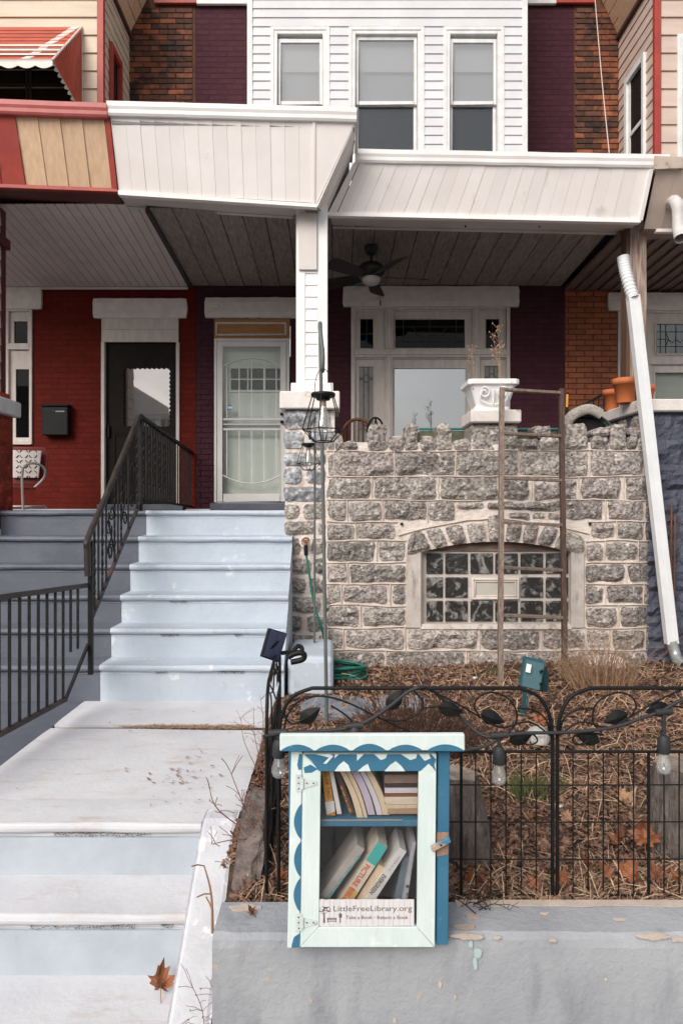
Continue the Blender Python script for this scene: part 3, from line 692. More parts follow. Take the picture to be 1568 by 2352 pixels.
qL = [P(273,438,6.38), P(720,466,6.38), P(720,272,6.18), P(253,258,6.18)]
panels(roof, 'fascia_panel', qL, 14, FASCIA)
MB().slab([P(722,466,6.38), P(727,468,6.38), P(816,276,6.18), P(722,272,6.18)], (0,.012,0)).build('fascia_panel', FASCIA, roof)
MB().slab([P(717,467,6.37), P(723,467,6.37), P(724,270,6.168), P(718,270,6.168)], (0,.02,0)).build('trim_strip', FASCIA, roof)
MB().slab([P(272,447,6.36), P(728,476,6.36), P(728,468,6.36), P(271,437,6.36)], (0,.06,0)).build('trim_strip', FASCIA, roof)
MB().slab([P(274,446,6.38), P(290,472,6.85), P(670,496,6.85), P(727,475,6.38)], (0,0,.03)).build('soffit', SOFFIT, roof)
MB().slab([P(290,475,6.86), P(672,498,6.86), P(672,493,6.86), P(289,470,6.86)], (0,.05,.0)).build('trim_strip', SOFFIT, roof)
# its end, facing right: narrow boards, and the flashing
A0, A1 = P(817,279,6.185), P(729,474,6.385); B0, B1 = P(812,352,6.62), P(752,503,6.86)
for i in range(5):
    t0, t1 = i/5, (i+1)/5-.01
    o_ = Vector((.004, -.004, 0))*((i % 2)*1.0)
    q = [lerp(A1,B1,t0)+o_, lerp(A1,B1,t1), lerp(A0,B0,t1), lerp(A0,B0,t0)+o_]
    MB().slab(q, (-.012,.006,.01)).build('end_board', FASCIA, roof)
MB().slab([P(814,345,6.5), P(821,346,6.5), P(823,252,6.15), P(818,252,6.15)], (0,.06,0)).build('flashing', WHITE_TRIM, roof)
# over the parapet (stands further back and lower)
GT2 = 6.55
gutter(roof, P(816,346,GT2), P(1536,359,GT2), GUTTER)
MB().slab([P(1502,388,GT2-.02), P(1566,386,GT2-.02), P(1566,360,GT2-.02), P(1502,358,GT2-.02)], (0,.12,0)).build('gutter_end', M('rusty_gutter_end', (.5,.42,.36), .6, (.4,.3,.24), 6, dirt=(.12,.07,.05), dscale=12, dlo=.6, dhi=.68), roof)
qR = [P(776,487,6.73), P(1466,503,6.73), P(1492,387,6.58), P(826,374,6.58)]
panels(roof, 'fascia_panel', qR, 23, FASCIA)
MB().slab([P(755,486,6.73), P(774,487,6.73), P(824,374,6.58), P(812,373,6.58)], (0,.012,0)).build('fascia_panel', FASCIA, roof)
MB().slab([P(1467,506,6.71), P(1475,506,6.71), P(1500,388,6.56), P(1492,388,6.56)], (0,.03,0)).build('trim_strip', FASCIA, roof)
MB().slab([P(752,495,6.71), P(1470,511,6.71), P(1470,503,6.71), P(752,486,6.71)], (0,.06,0)).build('trim_strip', FASCIA, roof)
MB().slab([P(757,494,6.73), P(764,518,7.17), P(1438,533,7.17), P(1470,508,6.73)], (0,0,.03)).build('soffit', SOFFIT, roof)
MB().slab([P(764,521,7.18), P(1438,536,7.18), P(1438,530,7.18), P(764,515,7.18)], (0,.05,0)).build('trim_strip', SOFFIT, roof)
for px in (1128, 1298, 1440-10): MB().lathe(P(px-60,519,7.0), [(.008,-.012),(.01,-.004),(.006,.004)], 8).build('hook', IRON, roof)
ROOFING = M('grey_roof_membrane', (.25,.25,.25), .9)
rf = MB()
rf.hexa([(-2.02,6.28,3.0),(.15,6.28,3.0),(.15,FAC,3.06),(-2.02,FAC,3.06),(-2.02,6.2,3.52),(.15,6.2,3.52),(.15,FAC,3.72),(-2.02,FAC,3.72)]) if False else None
rf.hexa([(-2.0,6.9,3.05),(.15,6.9,3.05),(.15,FAC-.02,3.05),(-2.0,FAC-.02,3.05),(-2.0,6.9,3.56),(.15,6.9,3.56),(.15,FAC-.02,3.70),(-2.0,FAC-.02,3.70)])
rf.hexa([(.152,7.25,3.05),(2.9,7.25,3.05),(2.9,FAC-.02,3.05),(.152,FAC-.02,3.05),(.152,7.25,3.42),(2.9,7.25,3.42),(2.9,FAC-.02,3.70),(.152,FAC-.02,3.70)])
rf.hexa([(-2.02,6.2,3.50),(.18,6.2,3.46),(.18,6.9,3.5),(-2.02,6.9,3.54),(-2.02,6.2,3.55),(.18,6.2,3.51),(.18,6.9,3.555),(-2.02,6.9,3.59)])
rf.hexa([(.182,6.6,3.30),(2.9,6.6,3.26),(2.9,7.25,3.36),(.182,7.25,3.40),(.182,6.6,3.34),(2.9,6.6,3.30),(2.9,7.25,3.40),(.182,7.25,3.44)])
rf.build('roof_deck', ROOFING, roof)
# ceiling boards
ceil = part('porch_ceiling', house)
xa = X(345,6.83); n = 21; wp = (2.93-xa)/n
zf = lambda y: lerp(2.985, 2.885, (y-6.83)/(FAC-6.83))
for i in range(n):
    x0, x1 = xa+i*wp+.004, xa+(i+1)*wp-.004
    yn = 6.80 if x1 < .17 else 7.12
    h = random.uniform(-.004, .004)
    MB().hexa([(x0,yn,zf(yn)+h),(x1,yn,zf(yn)+h),(x1,FAC-.01,zf(FAC)+h),(x0,FAC-.01,zf(FAC)+h),(x0,yn,zf(yn)+.02),(x1,yn,zf(yn)+.02),(x1,FAC-.01,zf(FAC)+.02),(x0,FAC-.01,zf(FAC)+.02)]).build('plank', CEIL_DARK, ceil, .004)
MB().box(xa-.03, 2.95, 6.8, FAC-.01, 3.005, 3.04).build('backing', INTERIOR, ceil)
MB().hexa([(xa-.04,6.8,zf(6.8)-.03),(xa+.005,6.8,zf(6.8)-.03),(xa+.005,FAC-.02,zf(FAC)-.03),(xa-.04,FAC-.02,zf(FAC)-.03),(xa-.04,6.8,3.0),(xa+.005,6.8,3.0),(xa+.005,FAC-.02,2.99),(xa-.04,FAC-.02,2.99)]).build('edge_moulding', M('dark_grey_moulding', (.05,.042,.038), .6), ceil)

# ------------------------------------------------------------------ porch column on its stone pier
colm = part('porch_column', house)
cx0, cx1, cyf = X(680,6.56), X(752,6.56), 6.56
MB().box(cx0+.02, cx1-.02, cyf+.012, cyf+.28, 1.13, 2.95).build('core', COLUMN_WHITE, colm)
for x0, x1 in ((cx0, X(701,6.56)), (X(729,6.56), cx1)): MB().box(x0, x1, cyf-.006, cyf+.29, 1.13, 2.93).build('corner_trim', COLUMN_WHITE, colm, .003)
pz = 27*6.56/F; me = MB().hexa([(-.5,-.014,0),(.5,-.014,0),(.5,0,0),(-.5,0,0),(-.5,-.004,pz),(.5,-.004,pz),(.5,0,pz),(-.5,0,pz)]).mesh('clapboard')
z = 1.135
while z < 2.28:
    link('clapboard', me, COLUMN_WHITE, colm, ((X(701,6.56)+X(729,6.56))/2, cyf+.010, z), scale=(X(729,6.56)-X(701,6.56)-.004, 1, 1)); z += pz
MB().box(X(686,6.54), X(728,6.54), cyf-.03, cyf-.007, Z(620,6.54), Z(490,6.54)).build('cover_panel', M('column_cover', (.64,.59,.56), .5, (.58,.52,.49), 4), colm, .003)
MB().box(X(668,6.5), X(765,6.5), 6.48, 6.93, 1.105, Z(880,6.5)).build('base_block', COLUMN_WHITE, colm, .006)
pier = thing('stone_pier', 'stone pier with white cap holding up the white porch column', 'pier', (-.24, 6.65, -1.5))
CAPM = M('white_pier_cap_paint', (.76,.73,.71), .7, (.68,.62,.58), 5, bump=.3, bscale=40, dirt=(.40,.31,.25), dscale=6, dlo=.64, dhi=.74)
MB().box(X(642,6.38), X(780,6.38), 6.38, 6.98, Z(938,6.38), 1.104).build('cap', CAPM, pier, .012, segs=2)
px0, px1 = X(651,6.45), X(772,6.45)
MB().box(px0+.015, px1-.015, 6.462, 6.95, -1.55, .93).build('mortar_core', MORTAR, pier)
rows = [(944,984,[(651,757)]), (991,1031,[(651,694),(707,768)]), (1040,1068,[(651,718),(728,766)]), (1075,1110,[(651,691),(704,768)]), (1119,1150,[(651,742),(750,768)]),
        (1158,1190,[(653,686),(697,745),(752,768)]), (1197,1227,[(653,722),(732,768)]), (1236,1272,[(656,688),(716,766)]), (1283,1318,[(672,712),(722,768)]), (1328,1362,[(660,700),(710,768)]), (1372,1406,[(670,735),(742,768)]), (1416,1450,[(660,694),(704,766)]), (1458,1492,[(664,724),(732,768)])]
sd = 100
for y0, y1, xs in rows:
    for x0, x1 in xs:
        sd += 1
        if x1 > 745 and y0 > 1000: x1 = 746 if x0 < 738 else x1
        q = [P(x0,y1,6.445), P(x1,y1,6.445), P(x1,y0,6.445), P(x0,y0,6.445)]
        stone(q, .05, .022, .014, sd, .05, .03, .008).build('stone', STONE_PALE if y0 < 1130 else STONE, pier)

# ------------------------------------------------------------------ rough stone parapet with the cellar window
sw_ = thing('stone_wall', 'rough grey stone parapet wall with arched cellar window below the porch', 'wall', (1.5, 6.4, -1.48))
def DW(px): return 6.33+(.10*((800-px)/50)**2 if px < 800 else 0)+(.16*((px-1445)/50)**2 if px > 1445 else 0)
def arch_in(px): return 1244+24*((px-1139)/171)**2
def wv(px, py): return 4.2*mnoise.noise(Vector((px*.011, py*.017, 0)))+1.5*mnoise.noise(Vector((px*.035, py*.03, 5)))
core = MB(); pxs = [746]+list(range(760, 960, 14))+[968]+[968+i*342/24 for i in range(1, 25)]+list(range(1324, 1490, 14))+[1492]
def strip(a, b, y0, y1, dd=.020, th=.42):
    q = [P(a,y1[0],DW(a)+dd), P(b,y1[1],DW(b)+dd), P(b,y0[1],DW(b)+dd), P(a,y0[0],DW(a)+dd)]
    yb = 6.33+th
    core.hexa([q[0], q[1], (q[1].x,yb,q[1].z), (q[0].x,yb,q[0].z), q[3], q[2], (q[2].x,yb,q[2].z), (q[3].x,yb,q[3].z)])
def top_y(px): return 1016
for a, b in zip(pxs[:-1], pxs[1:]):
    if a >= 967 and b <= 1311:
        strip(a, b, (top_y(a), top_y(b)), (arch_in(a), arch_in(b))); strip(a, b, (1440, 1440), (1545, 1545))
    else: strip(a, b, (top_y(a), top_y(b)), (1545, 1545))
core.build('mortar_core', MORTAR, sw_)
courses = {
 1: (1038, 1091, [(754,764),(768,903),(908,1043),(1049,1188),(1195,1349),(1357,1477),(1483,1491)]),
 2: (1096, 1147, [(753,849),(858,1000),(1011,1141),(1151,1214),(1226,1324),(1335,1424),(1438,1491)]),
 3: (1152, 1193, [(752,793),(801,875),(882,977),(985,1043)]),
 31: (1152, 1168, [(1049,1110)]), 32: (1152, 1172, [(1120,1290)]), 33: (1176, 1190, [(1170,1215),(1224,1250),(1258,1288)]), 34: (1151, 1192, [(1297,1384),(1396,1477),(1483,1491)]),
 4: (1201, 1238, [(752,812),(821,905)]), 41: (1201, 1238, [(1358,1410),(1419,1477),(1483,1490)]),
 5: (1245, 1288, [(752,859),(871,929)]), 51: (1247, 1287, [(1347,1384),(1392,1461),(1468,1490)]),
 6: (1296, 1337, [(752,794),(803,930)]), 61: (1297, 1336, [(1346,1432),(1443,1490)]),
 7: (1345, 1386, [(752,780),(788,888),(903,930)]), 71: (1346, 1386, [(1345,1384),(1394,1474),(1480,1490)]),
 8: (1395, 1437, [(752,822),(834,929)]), 81: (1396, 1437, [(1345,1414),(1426,1487)]),
 9: (1446, 1490, [(752,784),(793,925),(935,1094),(1105,1237),(1247,1340),(1349,1398),(1408,1477),(1484,1490)]),
 10: (1498, 1540, [(752,881),(891,1065),(1075,1207),(1216,1340),(1349,1480)])}
sd = 200
def wstone(x0, x1, y0, y1, d, *a):
    m = stone([P(x0,y1,6.33+d), P(x1,y1,6.33+d), P(x1,y0,6.33+d), P(x0,y0,6.33+d)], *a)
    for i, p in enumerate(m.v):                    # follow the curve of the wall
        px_, py_ = p.x/p.y*F+VX, VY-p.z/p.y*F; k = (p.y+DW(px_)-6.33)/p.y; m.v[i] = Vector((p.x*k, p.y*k, (p.z-wv(px_, py_)*p.y/F)*k))
    return m
def wq(x0, x1, y0, y1, d=0): return [P(x0,y1,DW(x0)+d), P(x1,y1,DW(x1)+d), P(x1,y0,DW(x1)+d), P(x0,y0,DW(x0)+d)]
for c, (y0, y1, xs) in courses.items():
    for x0, x1 in xs:
        sd += 1
        big = (x1-x0) > 40
        wstone(x0, x1, y0+random.uniform(0,2), y1-random.uniform(0,2), .004, .03, .022 if big else .014, .019 if big else .009, sd, .040, .020, .009).build('stone', STONE, sw_)
# arch stones
xs = [934, 972, 1016, 1066, 1116, 1160, 1204, 1244, 1288, 1344]; top = lambda px: 1199+30*((px-1139)/205)**2
for i in range(len(xs)-1):
    a, b = xs[i], xs[i+1]; sd += 1
    ai, bi = 1139+(a-1139)*.86+(-8 if i == 0 else 4), 1139+(b-1139)*.86+(8 if i == 8 else -4)
    f = lambda p, y: P(p, y, 6.334)
    q = [f(ai if i else a, arch_in(ai)+(6 if i in (0,) else 0)), f(bi if i < 8 else b, arch_in(bi)+(4 if i == 8 else 0)), f(b-5, top(b)+(4 if i == 8 else 0)-(16 if i == 4 else 0)), f(a+5, top(a)-(16 if i == 4 else 0))]
    stone(q, .06, .026, .016, sd, .042, .026, .006).build('voussoir', STONE, sw_)
# merlons and coping stones along the top
mer = [(767,784,992,1033),(787,822,1012,1034),(845,887,973,1033),(889,927,1008,1034),(929,960,975,1033),(963,1002,1008,1034),(1002,1036,974,1033),(1042,1078,1008,1034),
       (1186,1238,1006,1034),(1240,1286,1004,1034),(1226,1266,976,1003),(1297,1347,972,1033),(1357,1398,1002,1033),(1360,1402,982,1000),(1400,1436,974,1033),(1440,1464,1002,1033),(1440,1482,981,1000),(1466,1486,1002,1033),(752,765,1005,1034)]
for x0, x1, y0, y1 in mer:
    sd += 1
    stone(wq(x0, x1, y0, y1, .0), .22, .02, .014, sd, .036, .03, .012).build('coping_stone', STONE, sw_)
# pedestal for the urn
stone(wq(1082, 1188, 974, 1034, .02), .34, .022, .014, 401, .05).build('pedestal', STONE, sw_)
URNCAP = M('flaking_white_slab_paint', (.72,.68,.65), .8, (.62,.56,.52), 6, bump=.4, bscale=40, dirt=(.35,.22,.17), dscale=9, dlo=.62, dhi=.68)
MB().box(X(1080,6.3), X(1196,6.3), 6.28, 6.78, Z(971,6.3), Z(941,6.3)).build('pedestal_cap', URNCAP, sw_, .012)
# raised beads between the courses
def bead(pts, r=.0065):
    return MB().tube([P(a+0, b+wv(a, b), DW(a)+.010-.0) for a, b in pts], r, 6, cap=False)
lines = {1036: [(750,1492)], 1094: [(750,1492)], 1149: [(750,1105),(1290,1492)], 1197: [(750,912),(1350,1492)], 1242: [(750,932),(1345,1491)], 1292: [(750,931),(1345,1491)], 1341: [(750,931),(1345,1491)],
         1391: [(750,931),(1345,1491)], 1441: [(750,932),(1343,1491)], 1494: [(750,1490)]}
for y, segs in lines.items():
    mb = MB()
    for a, b in segs:
        n = int((b-a)/12)+1; pts = [(lerp(a,b,i/n), y) for i in range(n+1)]
        t = bead(pts); mb.add(t.v, t.f, True)
    for c, (y0, y1, xs) in courses.items():
        if abs(y0-y) < 9 and c < 90:
            for (a0, a1), (b0, b1) in zip(xs[:-1], xs[1:]):
                m = (a1+b0)/2
                t = bead([(m+random.uniform(-1,1), lerp(y, y1+4, k/4)) for k in range(5)], .0055); mb.add(t.v, t.f, True)
    mb.build('mortar_bead', BEAD, sw_)
t = MB()
n = 22
pts = [(lerp(914,1352,i/n), top(lerp(914,1352,i/n))-6) for i in range(n+1)]
tt = bead(pts); t.add(tt.v, tt.f, True); t.build('mortar_bead', BEAD, sw_)
for px in (922, 1410): MB().lathe((0,0,0), [(.014,-.01),(.014,.01)], 10).build('weep_hole', INTERIOR, sw_).location = P(px if px < 1000 else 1354, 1203, 6.335)-W[sw_]
# plaster jambs, sill
PLASTER = M('stained_pale_plaster', (.55,.50,.46), .9, (.44,.38,.34), 6, bump=.4, bscale=30, dirt=(.20,.15,.13), dscale=4, dlo=.56, dhi=.7, dstretch=(2,2,.5))
MB().slab([P(932,1443,6.332), P(967,1443,6.332), P(967,1266,6.332), P(932,1262,6.332)], (0,.05,0)).build('jamb', PLASTER, sw_, .006)
MB().slab([P(1311,1443,6.332), P(1342,1443,6.332), P(1342,1264,6.332), P(1311,1268,6.332)], (0,.05,0)).build('jamb', PLASTER, sw_, .006)
MB().slab([P(965,1446,6.32), P(1313,1446,6.32), P(1313,1433,6.36), P(965,1433,6.36)], (0,.18,0)).build('sill', PLASTER, sw_, .006)
cw = part('cellar_window', sw_)
DB = 6.42
GROUT = M('white_block_grout', (.58,.53,.49), .9, (.48,.42,.37), 9, bump=.4, bscale=40, dirt=(.28,.2,.16), dscale=8, dlo=.6, dhi=.72)
MB().slab([P(966,1440,DB+.012), P(1316,1440,DB+.012), P(1316,1262,DB+.012), P(966,1262,DB+.012)], (0,.09,0)).build('grout', GROUT, cw)
MB().slab([P(960,1266,DB-.004), P(1320,1266,DB-.004), P(1320,1225,DB-.004), P(960,1225,DB-.004)], (0,.1,0)).build('header', M('rotten_brown_header', (.22,.15,.12), .9, (.10,.07,.06), 8, nstretch=(.5,1,3), bump=.3), cw)
BLOCK = bpy.data.materials.new('wavy_glass_block'); BLOCK.use_nodes = True
bn, bl = BLOCK.node_tree.nodes, BLOCK.node_tree.links; bb = bn['Principled BSDF']
bb.inputs['Roughness'].default_value = .10; bb.inputs['Specular IOR Level'].default_value = .9
g_ = bn.new('ShaderNodeNewGeometry'); t1 = bn.new('ShaderNodeTexNoise'); t1.inputs['Scale'].default_value = 8; t1.inputs['Detail'].default_value = 3; t1.inputs['Distortion'].default_value = .8
t2 = bn.new('ShaderNodeTexNoise'); t2.inputs['Scale'].default_value = 13; t2.inputs['Detail'].default_value = 2
s1 = bn.new('ShaderNodeMath'); s1.operation = 'SUBTRACT'; s1.inputs[1].default_value = .5; s2 = bn.new('ShaderNodeMath'); s2.operation = 'ABSOLUTE'
r1 = bn.new('ShaderNodeMapRange'); r1.inputs[1].default_value = .10; r1.inputs[2].default_value = 0
r2 = bn.new('ShaderNodeMapRange'); r2.inputs[1].default_value = .48; r2.inputs[2].default_value = .62
mm = bn.new('ShaderNodeMath'); mm.operation = 'MULTIPLY'; cm = bn.new('ShaderNodeMix'); cm.data_type = 'RGBA'; cm.inputs[6].default_value = (.030,.029,.028,1); cm.inputs[7].default_value = (.30,.285,.27,1)
bp_ = bn.new('ShaderNodeBump'); bp_.inputs['Strength'].default_value = .35; bp_.inputs['Distance'].default_value = .03
for t in (t1, t2): bl.new(g_.outputs['Position'], t.inputs['Vector'])
bl.new(t1.outputs['Fac'], s1.inputs[0]); bl.new(s1.outputs[0], s2.inputs[0]); bl.new(s2.outputs[0], r1.inputs[0]); bl.new(t2.outputs['Fac'], r2.inputs[0]); bl.new(r1.outputs[0], mm.inputs[0]); bl.new(r2.outputs[0], mm.inputs[1])
bl.new(mm.outputs[0], cm.inputs[0]); bl.new(cm.outputs[2], bb.inputs['Base Color']); bl.new(t1.outputs['Fac'], bp_.inputs['Height']); bl.new(bp_.outputs[0], bb.inputs['Normal'])
cols = [(979,1017),(1022,1074),(1080,1132),(1137,1189),(1195,1247),(1253,1305)]; rws = [(1271,1318),(1326,1373),(1380,1428)]
for j, (y0, y1) in enumerate(rws):
    for i, (x0, x1) in enumerate(cols):
        if j == 1 and i in (2, 3): continue
        MB().slab([P(x0,y1,DB-.004), P(x1,y1,DB-.004), P(x1,y0,DB-.004), P(x0,y0,DB-.004)], (0,.06,0)).build('glass_block', BLOCK, cw, .008, segs=2)
vx0, vx1, vz0, vz1 = X(1082,DB), X(1190,DB), Z(1376,DB), Z(1328,DB)
mb = ring(MB(), vx0, vx1, vz0, vz1, DB-.02, DB+.03, .018); ring(mb, vx0+.022, vx1-.022, vz0+.022, vz1-.022, DB-.012, DB+.02, .014)
mb.build('vent_frame', OLD_WHITE, cw, .003)
MB().box(vx0+.037, vx1-.037, DB, DB+.004, vz0+.037, vz1-.037).build('vent_pane', M('frosted_vent_pane', (.50,.48,.43), .4, (.45,.42,.37), 6), cw)

# ------------------------------------------------------------------ red house on the left
rh = thing('row_house', 'red painted brick row house with striped awning and cream siding bay', 'house', (-4.2, FAC, 0), 'row houses along the street')
rx0, rx1 = X(237,FAC), X(411,FAC); rzt = Z(787,FAC)
wl0, wl1 = -6.3, X(76,FAC)
fw = MB()
fw.box(rx1, XL-.002, FAC, FAC+.3, 0, ZC); fw.box(wl1, rx0, FAC, FAC+.3, 0, ZC); fw.box(rx0, rx1, FAC, FAC+.3, rzt, ZC); fw.box(wl0, wl1, FAC, FAC+.3, 0, Z(1022,FAC)); fw.box(wl0, wl1, FAC, FAC+.3, Z(709,FAC), ZC)
fw.box(-6.3, XL-.002, FAC, FAC+.3, ZC, 9.0)
w2 = fw.build('facade_wall', MORTAR_RED, rh)
brickwork(w2, [(rx1+.02, XL-.002, 0, 2.95), (wl1+.01, rx0-.02, .0, 2.95)], FAC, lambda x, z: BRICK_RED, 300, gap=.007, sink=.0085)
BURNT = M('burnt_dark_brick', (.06,.030,.022), .8, (.12,.045,.025), 12, var=.35, bump=.4, bscale=60)
uw = MB().box(-6.3, XL-.003, FAC-.001, FAC+.02, 4.6, 6.6).build('upper_wall', MORTAR_ORANGE, rh)
brickwork(uw, [(X(300,FAC)-.1, X(443,FAC), 5.1, 6.53)], FAC-.004, lambda x, z: BURNT if random.random() < .33 else BRICK_SOOT, 200)
lintel(rh, 213, 429, 685, 730, sd=7); lintel(rh, -60, 95, 662, 709, sd=8)
CURT = M('deep_red_curtain', (.14,.012,.014), .8, (.09,.008,.01), 9, nstretch=(6,1,.3))
BROWN_DOOR = M('dark_brown_door_paint', (.020,.016,.014), .5, (.015,.012,.011), 7, spec=.08, bump=.1)
pb = part('door_header', rh)
for i in range(2): MB().box(X(235,FAC), X(411,FAC), FAC-.03, FAC+.02, Z(787-29*i,FAC)+.002, Z(787-29*(i+1),FAC)).build('plank', LINTEL if False else OLD_WHITE, pb, .004)
MB().box(rx0-.015, rx0+.03, FAC-.035, FAC+.15, 0, rzt).build('door_jamb', OLD_WHITE, rh, .003); MB().box(rx1-.03, rx1+.012, FAC-.035, FAC+.15, 0, rzt).build('door_jamb', OLD_WHITE, rh, .003)
dd = part('storm_door', rh)
wx0, wx1, wzb, wzt = X(281,FAC), X(391,FAC), Z(981,FAC), Z(843,FAC)
yb = FAC+.03; mb = MB()
a, b = rx0+.03, rx1-.03
mb.box(a, wx0, yb, yb+.04, 0, rzt); mb.box(wx1, b, yb, yb+.04, 0, rzt); mb.box(wx0, wx1, yb, yb+.04, 0, wzb); mb.box(wx0, wx1, yb, yb+.04, wzt, rzt)
mb.build('leaf', BROWN_DOOR, dd)
mb = ring(MB(), a+.09, b-.09, .12, wzb-.08, yb-.012, yb-.001, .03); mb.box(a+.12, b-.12, yb-.01, yb-.001, .48, .51); mb.build('leaf_panel', BROWN_DOOR, dd, .003)
sc = MB()                                            # scalloped edging round the door glass
for i in range(14):
    z0 = lerp(wzb, wzt, i/14); z1 = lerp(wzb, wzt, (i+1)/14)
    for xs_, s in ((wx0, 1), (wx1, -1)):
        p = [(xs_, yb-.004, z0), (xs_+s*.012, yb-.004, lerp(z0,z1,.2)), (xs_+s*.02, yb-.004, lerp(z0,z1,.5)), (xs_+s*.012, yb-.004, lerp(z0,z1,.8)), (xs_, yb-.004, z1)]
        sc.slab(p, (0,.006,0))
for i in range(10):
    x0_ = lerp(wx0, wx1, i/10); x1_ = lerp(wx0, wx1, (i+1)/10)
    for zs_, s in ((wzb, 1), (wzt, -1)):
        sc.slab([(x0_, yb-.004, zs_), (lerp(x0_,x1_,.2), yb-.004, zs_+s*.012), (lerp(x0_,x1_,.5), yb-.004, zs_+s*.02), (lerp(x0_,x1_,.8), yb-.004, zs_+s*.012), (x1_, yb-.004, zs_)], (0,.006,0))
sc.build('scalloped_edge', BROWN_DOOR, dd)
MB().box(wx0, wx1, yb+.01, yb+.014, wzb, wzt).build('pane', glass('door_mirror_glass', (.6,.5,.5), .42, .02), dd)
MB().box(wx0-.02, wx1+.02, yb+.09, yb+.10, wzb-.02, wzt+.02).build('curtain', CURT, dd)
MB().box(a+.03, a+.055, yb-.04, yb-.002, .93, 1.08).build('handle', BLACK_METAL, dd, .004)
MB().box(X(230,FAC), X(425,FAC), FAC-.12, FAC+.05, -.016, .06).build('door_sill', STAIR_GREY, rh, .006)
# window at the left edge
lw = part('front_window', rh); zb2, zt2 = Z(1021,FAC), Z(711,FAC)
mb = ring(MB(), wl0, wl1, zb2, zt2, FAC-.03, FAC+.1, .035, .03, .05); zmid = Z(795,FAC); mb.box(wl0+.035, wl1-.035, FAC-.035, FAC+.1, zmid-.05, zmid+.03)
for px in (20, -120): mb.box(X(px,FAC)-.05, X(px,FAC)+.02, FAC-.04, FAC+.1, zb2+.05, zmid-.05); mb.box(X(px,FAC)-.05, X(px,FAC)+.02, FAC-.04, FAC+.1, zmid+.03, zt2-.03)
mb.build('frame', OLD_WHITE, lw, .004)
for z0, z1, gx0, gx1, gy0, gy1 in ((zb2+.05, zmid-.05, 37, 70, 848, 1005), (zmid+.03, zt2-.03, 33, 64, 738, 806)):
    s = MB(); x0, x1 = X(20,FAC)+.02, wl1-.035; g0, g1, h0, h1 = X(gx0,FAC), X(gx1,FAC), Z(gy1,FAC), Z(gy0,FAC)
    s.box(x0, g0, FAC, FAC+.04, z0, z1); s.box(g1, x1, FAC, FAC+.04, z0, z1); s.box(g0, g1, FAC, FAC+.04, z0, h0); s.box(g0, g1, FAC, FAC+.04, h1, z1)
    s.build('sash', OLD_WHITE, lw, .003); MB().box(g0, g1, FAC+.02, FAC+.024, h0, h1).build('pane', GLASS_DARK, lw)
MB().box(wl0, wl1, FAC+.2, FAC+.22, zb2, zt2).build('dark_room', INTERIOR, lw)
# cream bay of the red house
rb = part('upper_bay', rh); rbx = X(240,BAY)
MB().box(-6.2, rbx-.02, BAY+.002, BAY+.1, 3.7, 7.4).build('bay_wall', CREAM_SIDING, rb); MB().box(rbx-.1, rbx-.02, BAY+.1, FAC, 3.7, 7.4).build('bay_wall', CREAM_SIDING, rb)
pt = 41*BAY/F
zst = Z(205,BAY)-4*pt
lap_boards(rb, 'clapboard', [(-5.6, X(225,BAY), 0, 99)], zst, 7.0, pt, BAY+.001, CREAM_SIDING, .004, .022)
swn = (8.02, 8.42, 4.2, Z(118,8.2)+.0)
lap_boards_side(rb, 'clapboard', rbx-.019, BAY+.02, FAC-.01, zst, 7.0, pt*.62, 1, CREAM_SIDING, [swn])
MB().box(X(225,BAY), rbx, BAY-.03, BAY+.03, 3.7, 7.4).build('corner_trim', RED_TRIM, rb, .004)
sx = rbx-.015; y0, y1, z0, z1 = swn; mb = MB()
for a, b, c, d in ((y0,y0+.06,z0,z1),(y1-.06,y1,z0,z1),(y0+.06,y1-.06,z1-.08,z1)): mb.box(sx-.02, sx+.05, a, b, c, d)
sidew = part('side_window', rh)
mb.build('frame', RED_TRIM, sidew, .004); MB().box(sx-.03, sx+.012, y0+.06, y0+.10, z0, z1-.08).build('sash', WHITE_TRIM, sidew); MB().box(sx-.02, sx, y0+.1, y1-.06, z0, z1-.08).build('pane', GLASS_DARK, sidew); MB().box(sx-.06, sx-.05, y0, y1, z0, z1).build('dark_room', INTERIOR, sidew)
eave = part('bay_eave', rh)
for i in range(3):
    t0, t1 = i/3, (i+1)/3-.02
    a0, a1 = (rbx, FAC-.02, 6.14), (rbx, BAY-.1, 6.14)
    b0, b1 = (X(342,FAC), FAC-.02, 6.62), (X(342,FAC), BAY-.1, 6.62)
    q = [lerp(Vector(a1),Vector(b1),t0), lerp(Vector(a0),Vector(b0),t0), lerp(Vector(a0),Vector(b0),t1), lerp(Vector(a1),Vector(b1),t1)]
    MB().slab(q, (-.01,0,.02)).build('plank', TAN_PANEL, eave)
MB().box(rbx-.02, rbx+.03, BAY, FAC-.02, 6.09, 6.135).build('moulding', M('dark_brown_moulding', (.07,.035,.025), .6), eave)
MB().box(X(345,8.6), XL+.02, FAC-.06, FAC-.02, Z(11,8.8)+.012, Z(11,8.8)+.3).build('cornice', RED_TRIM, rh, .004)
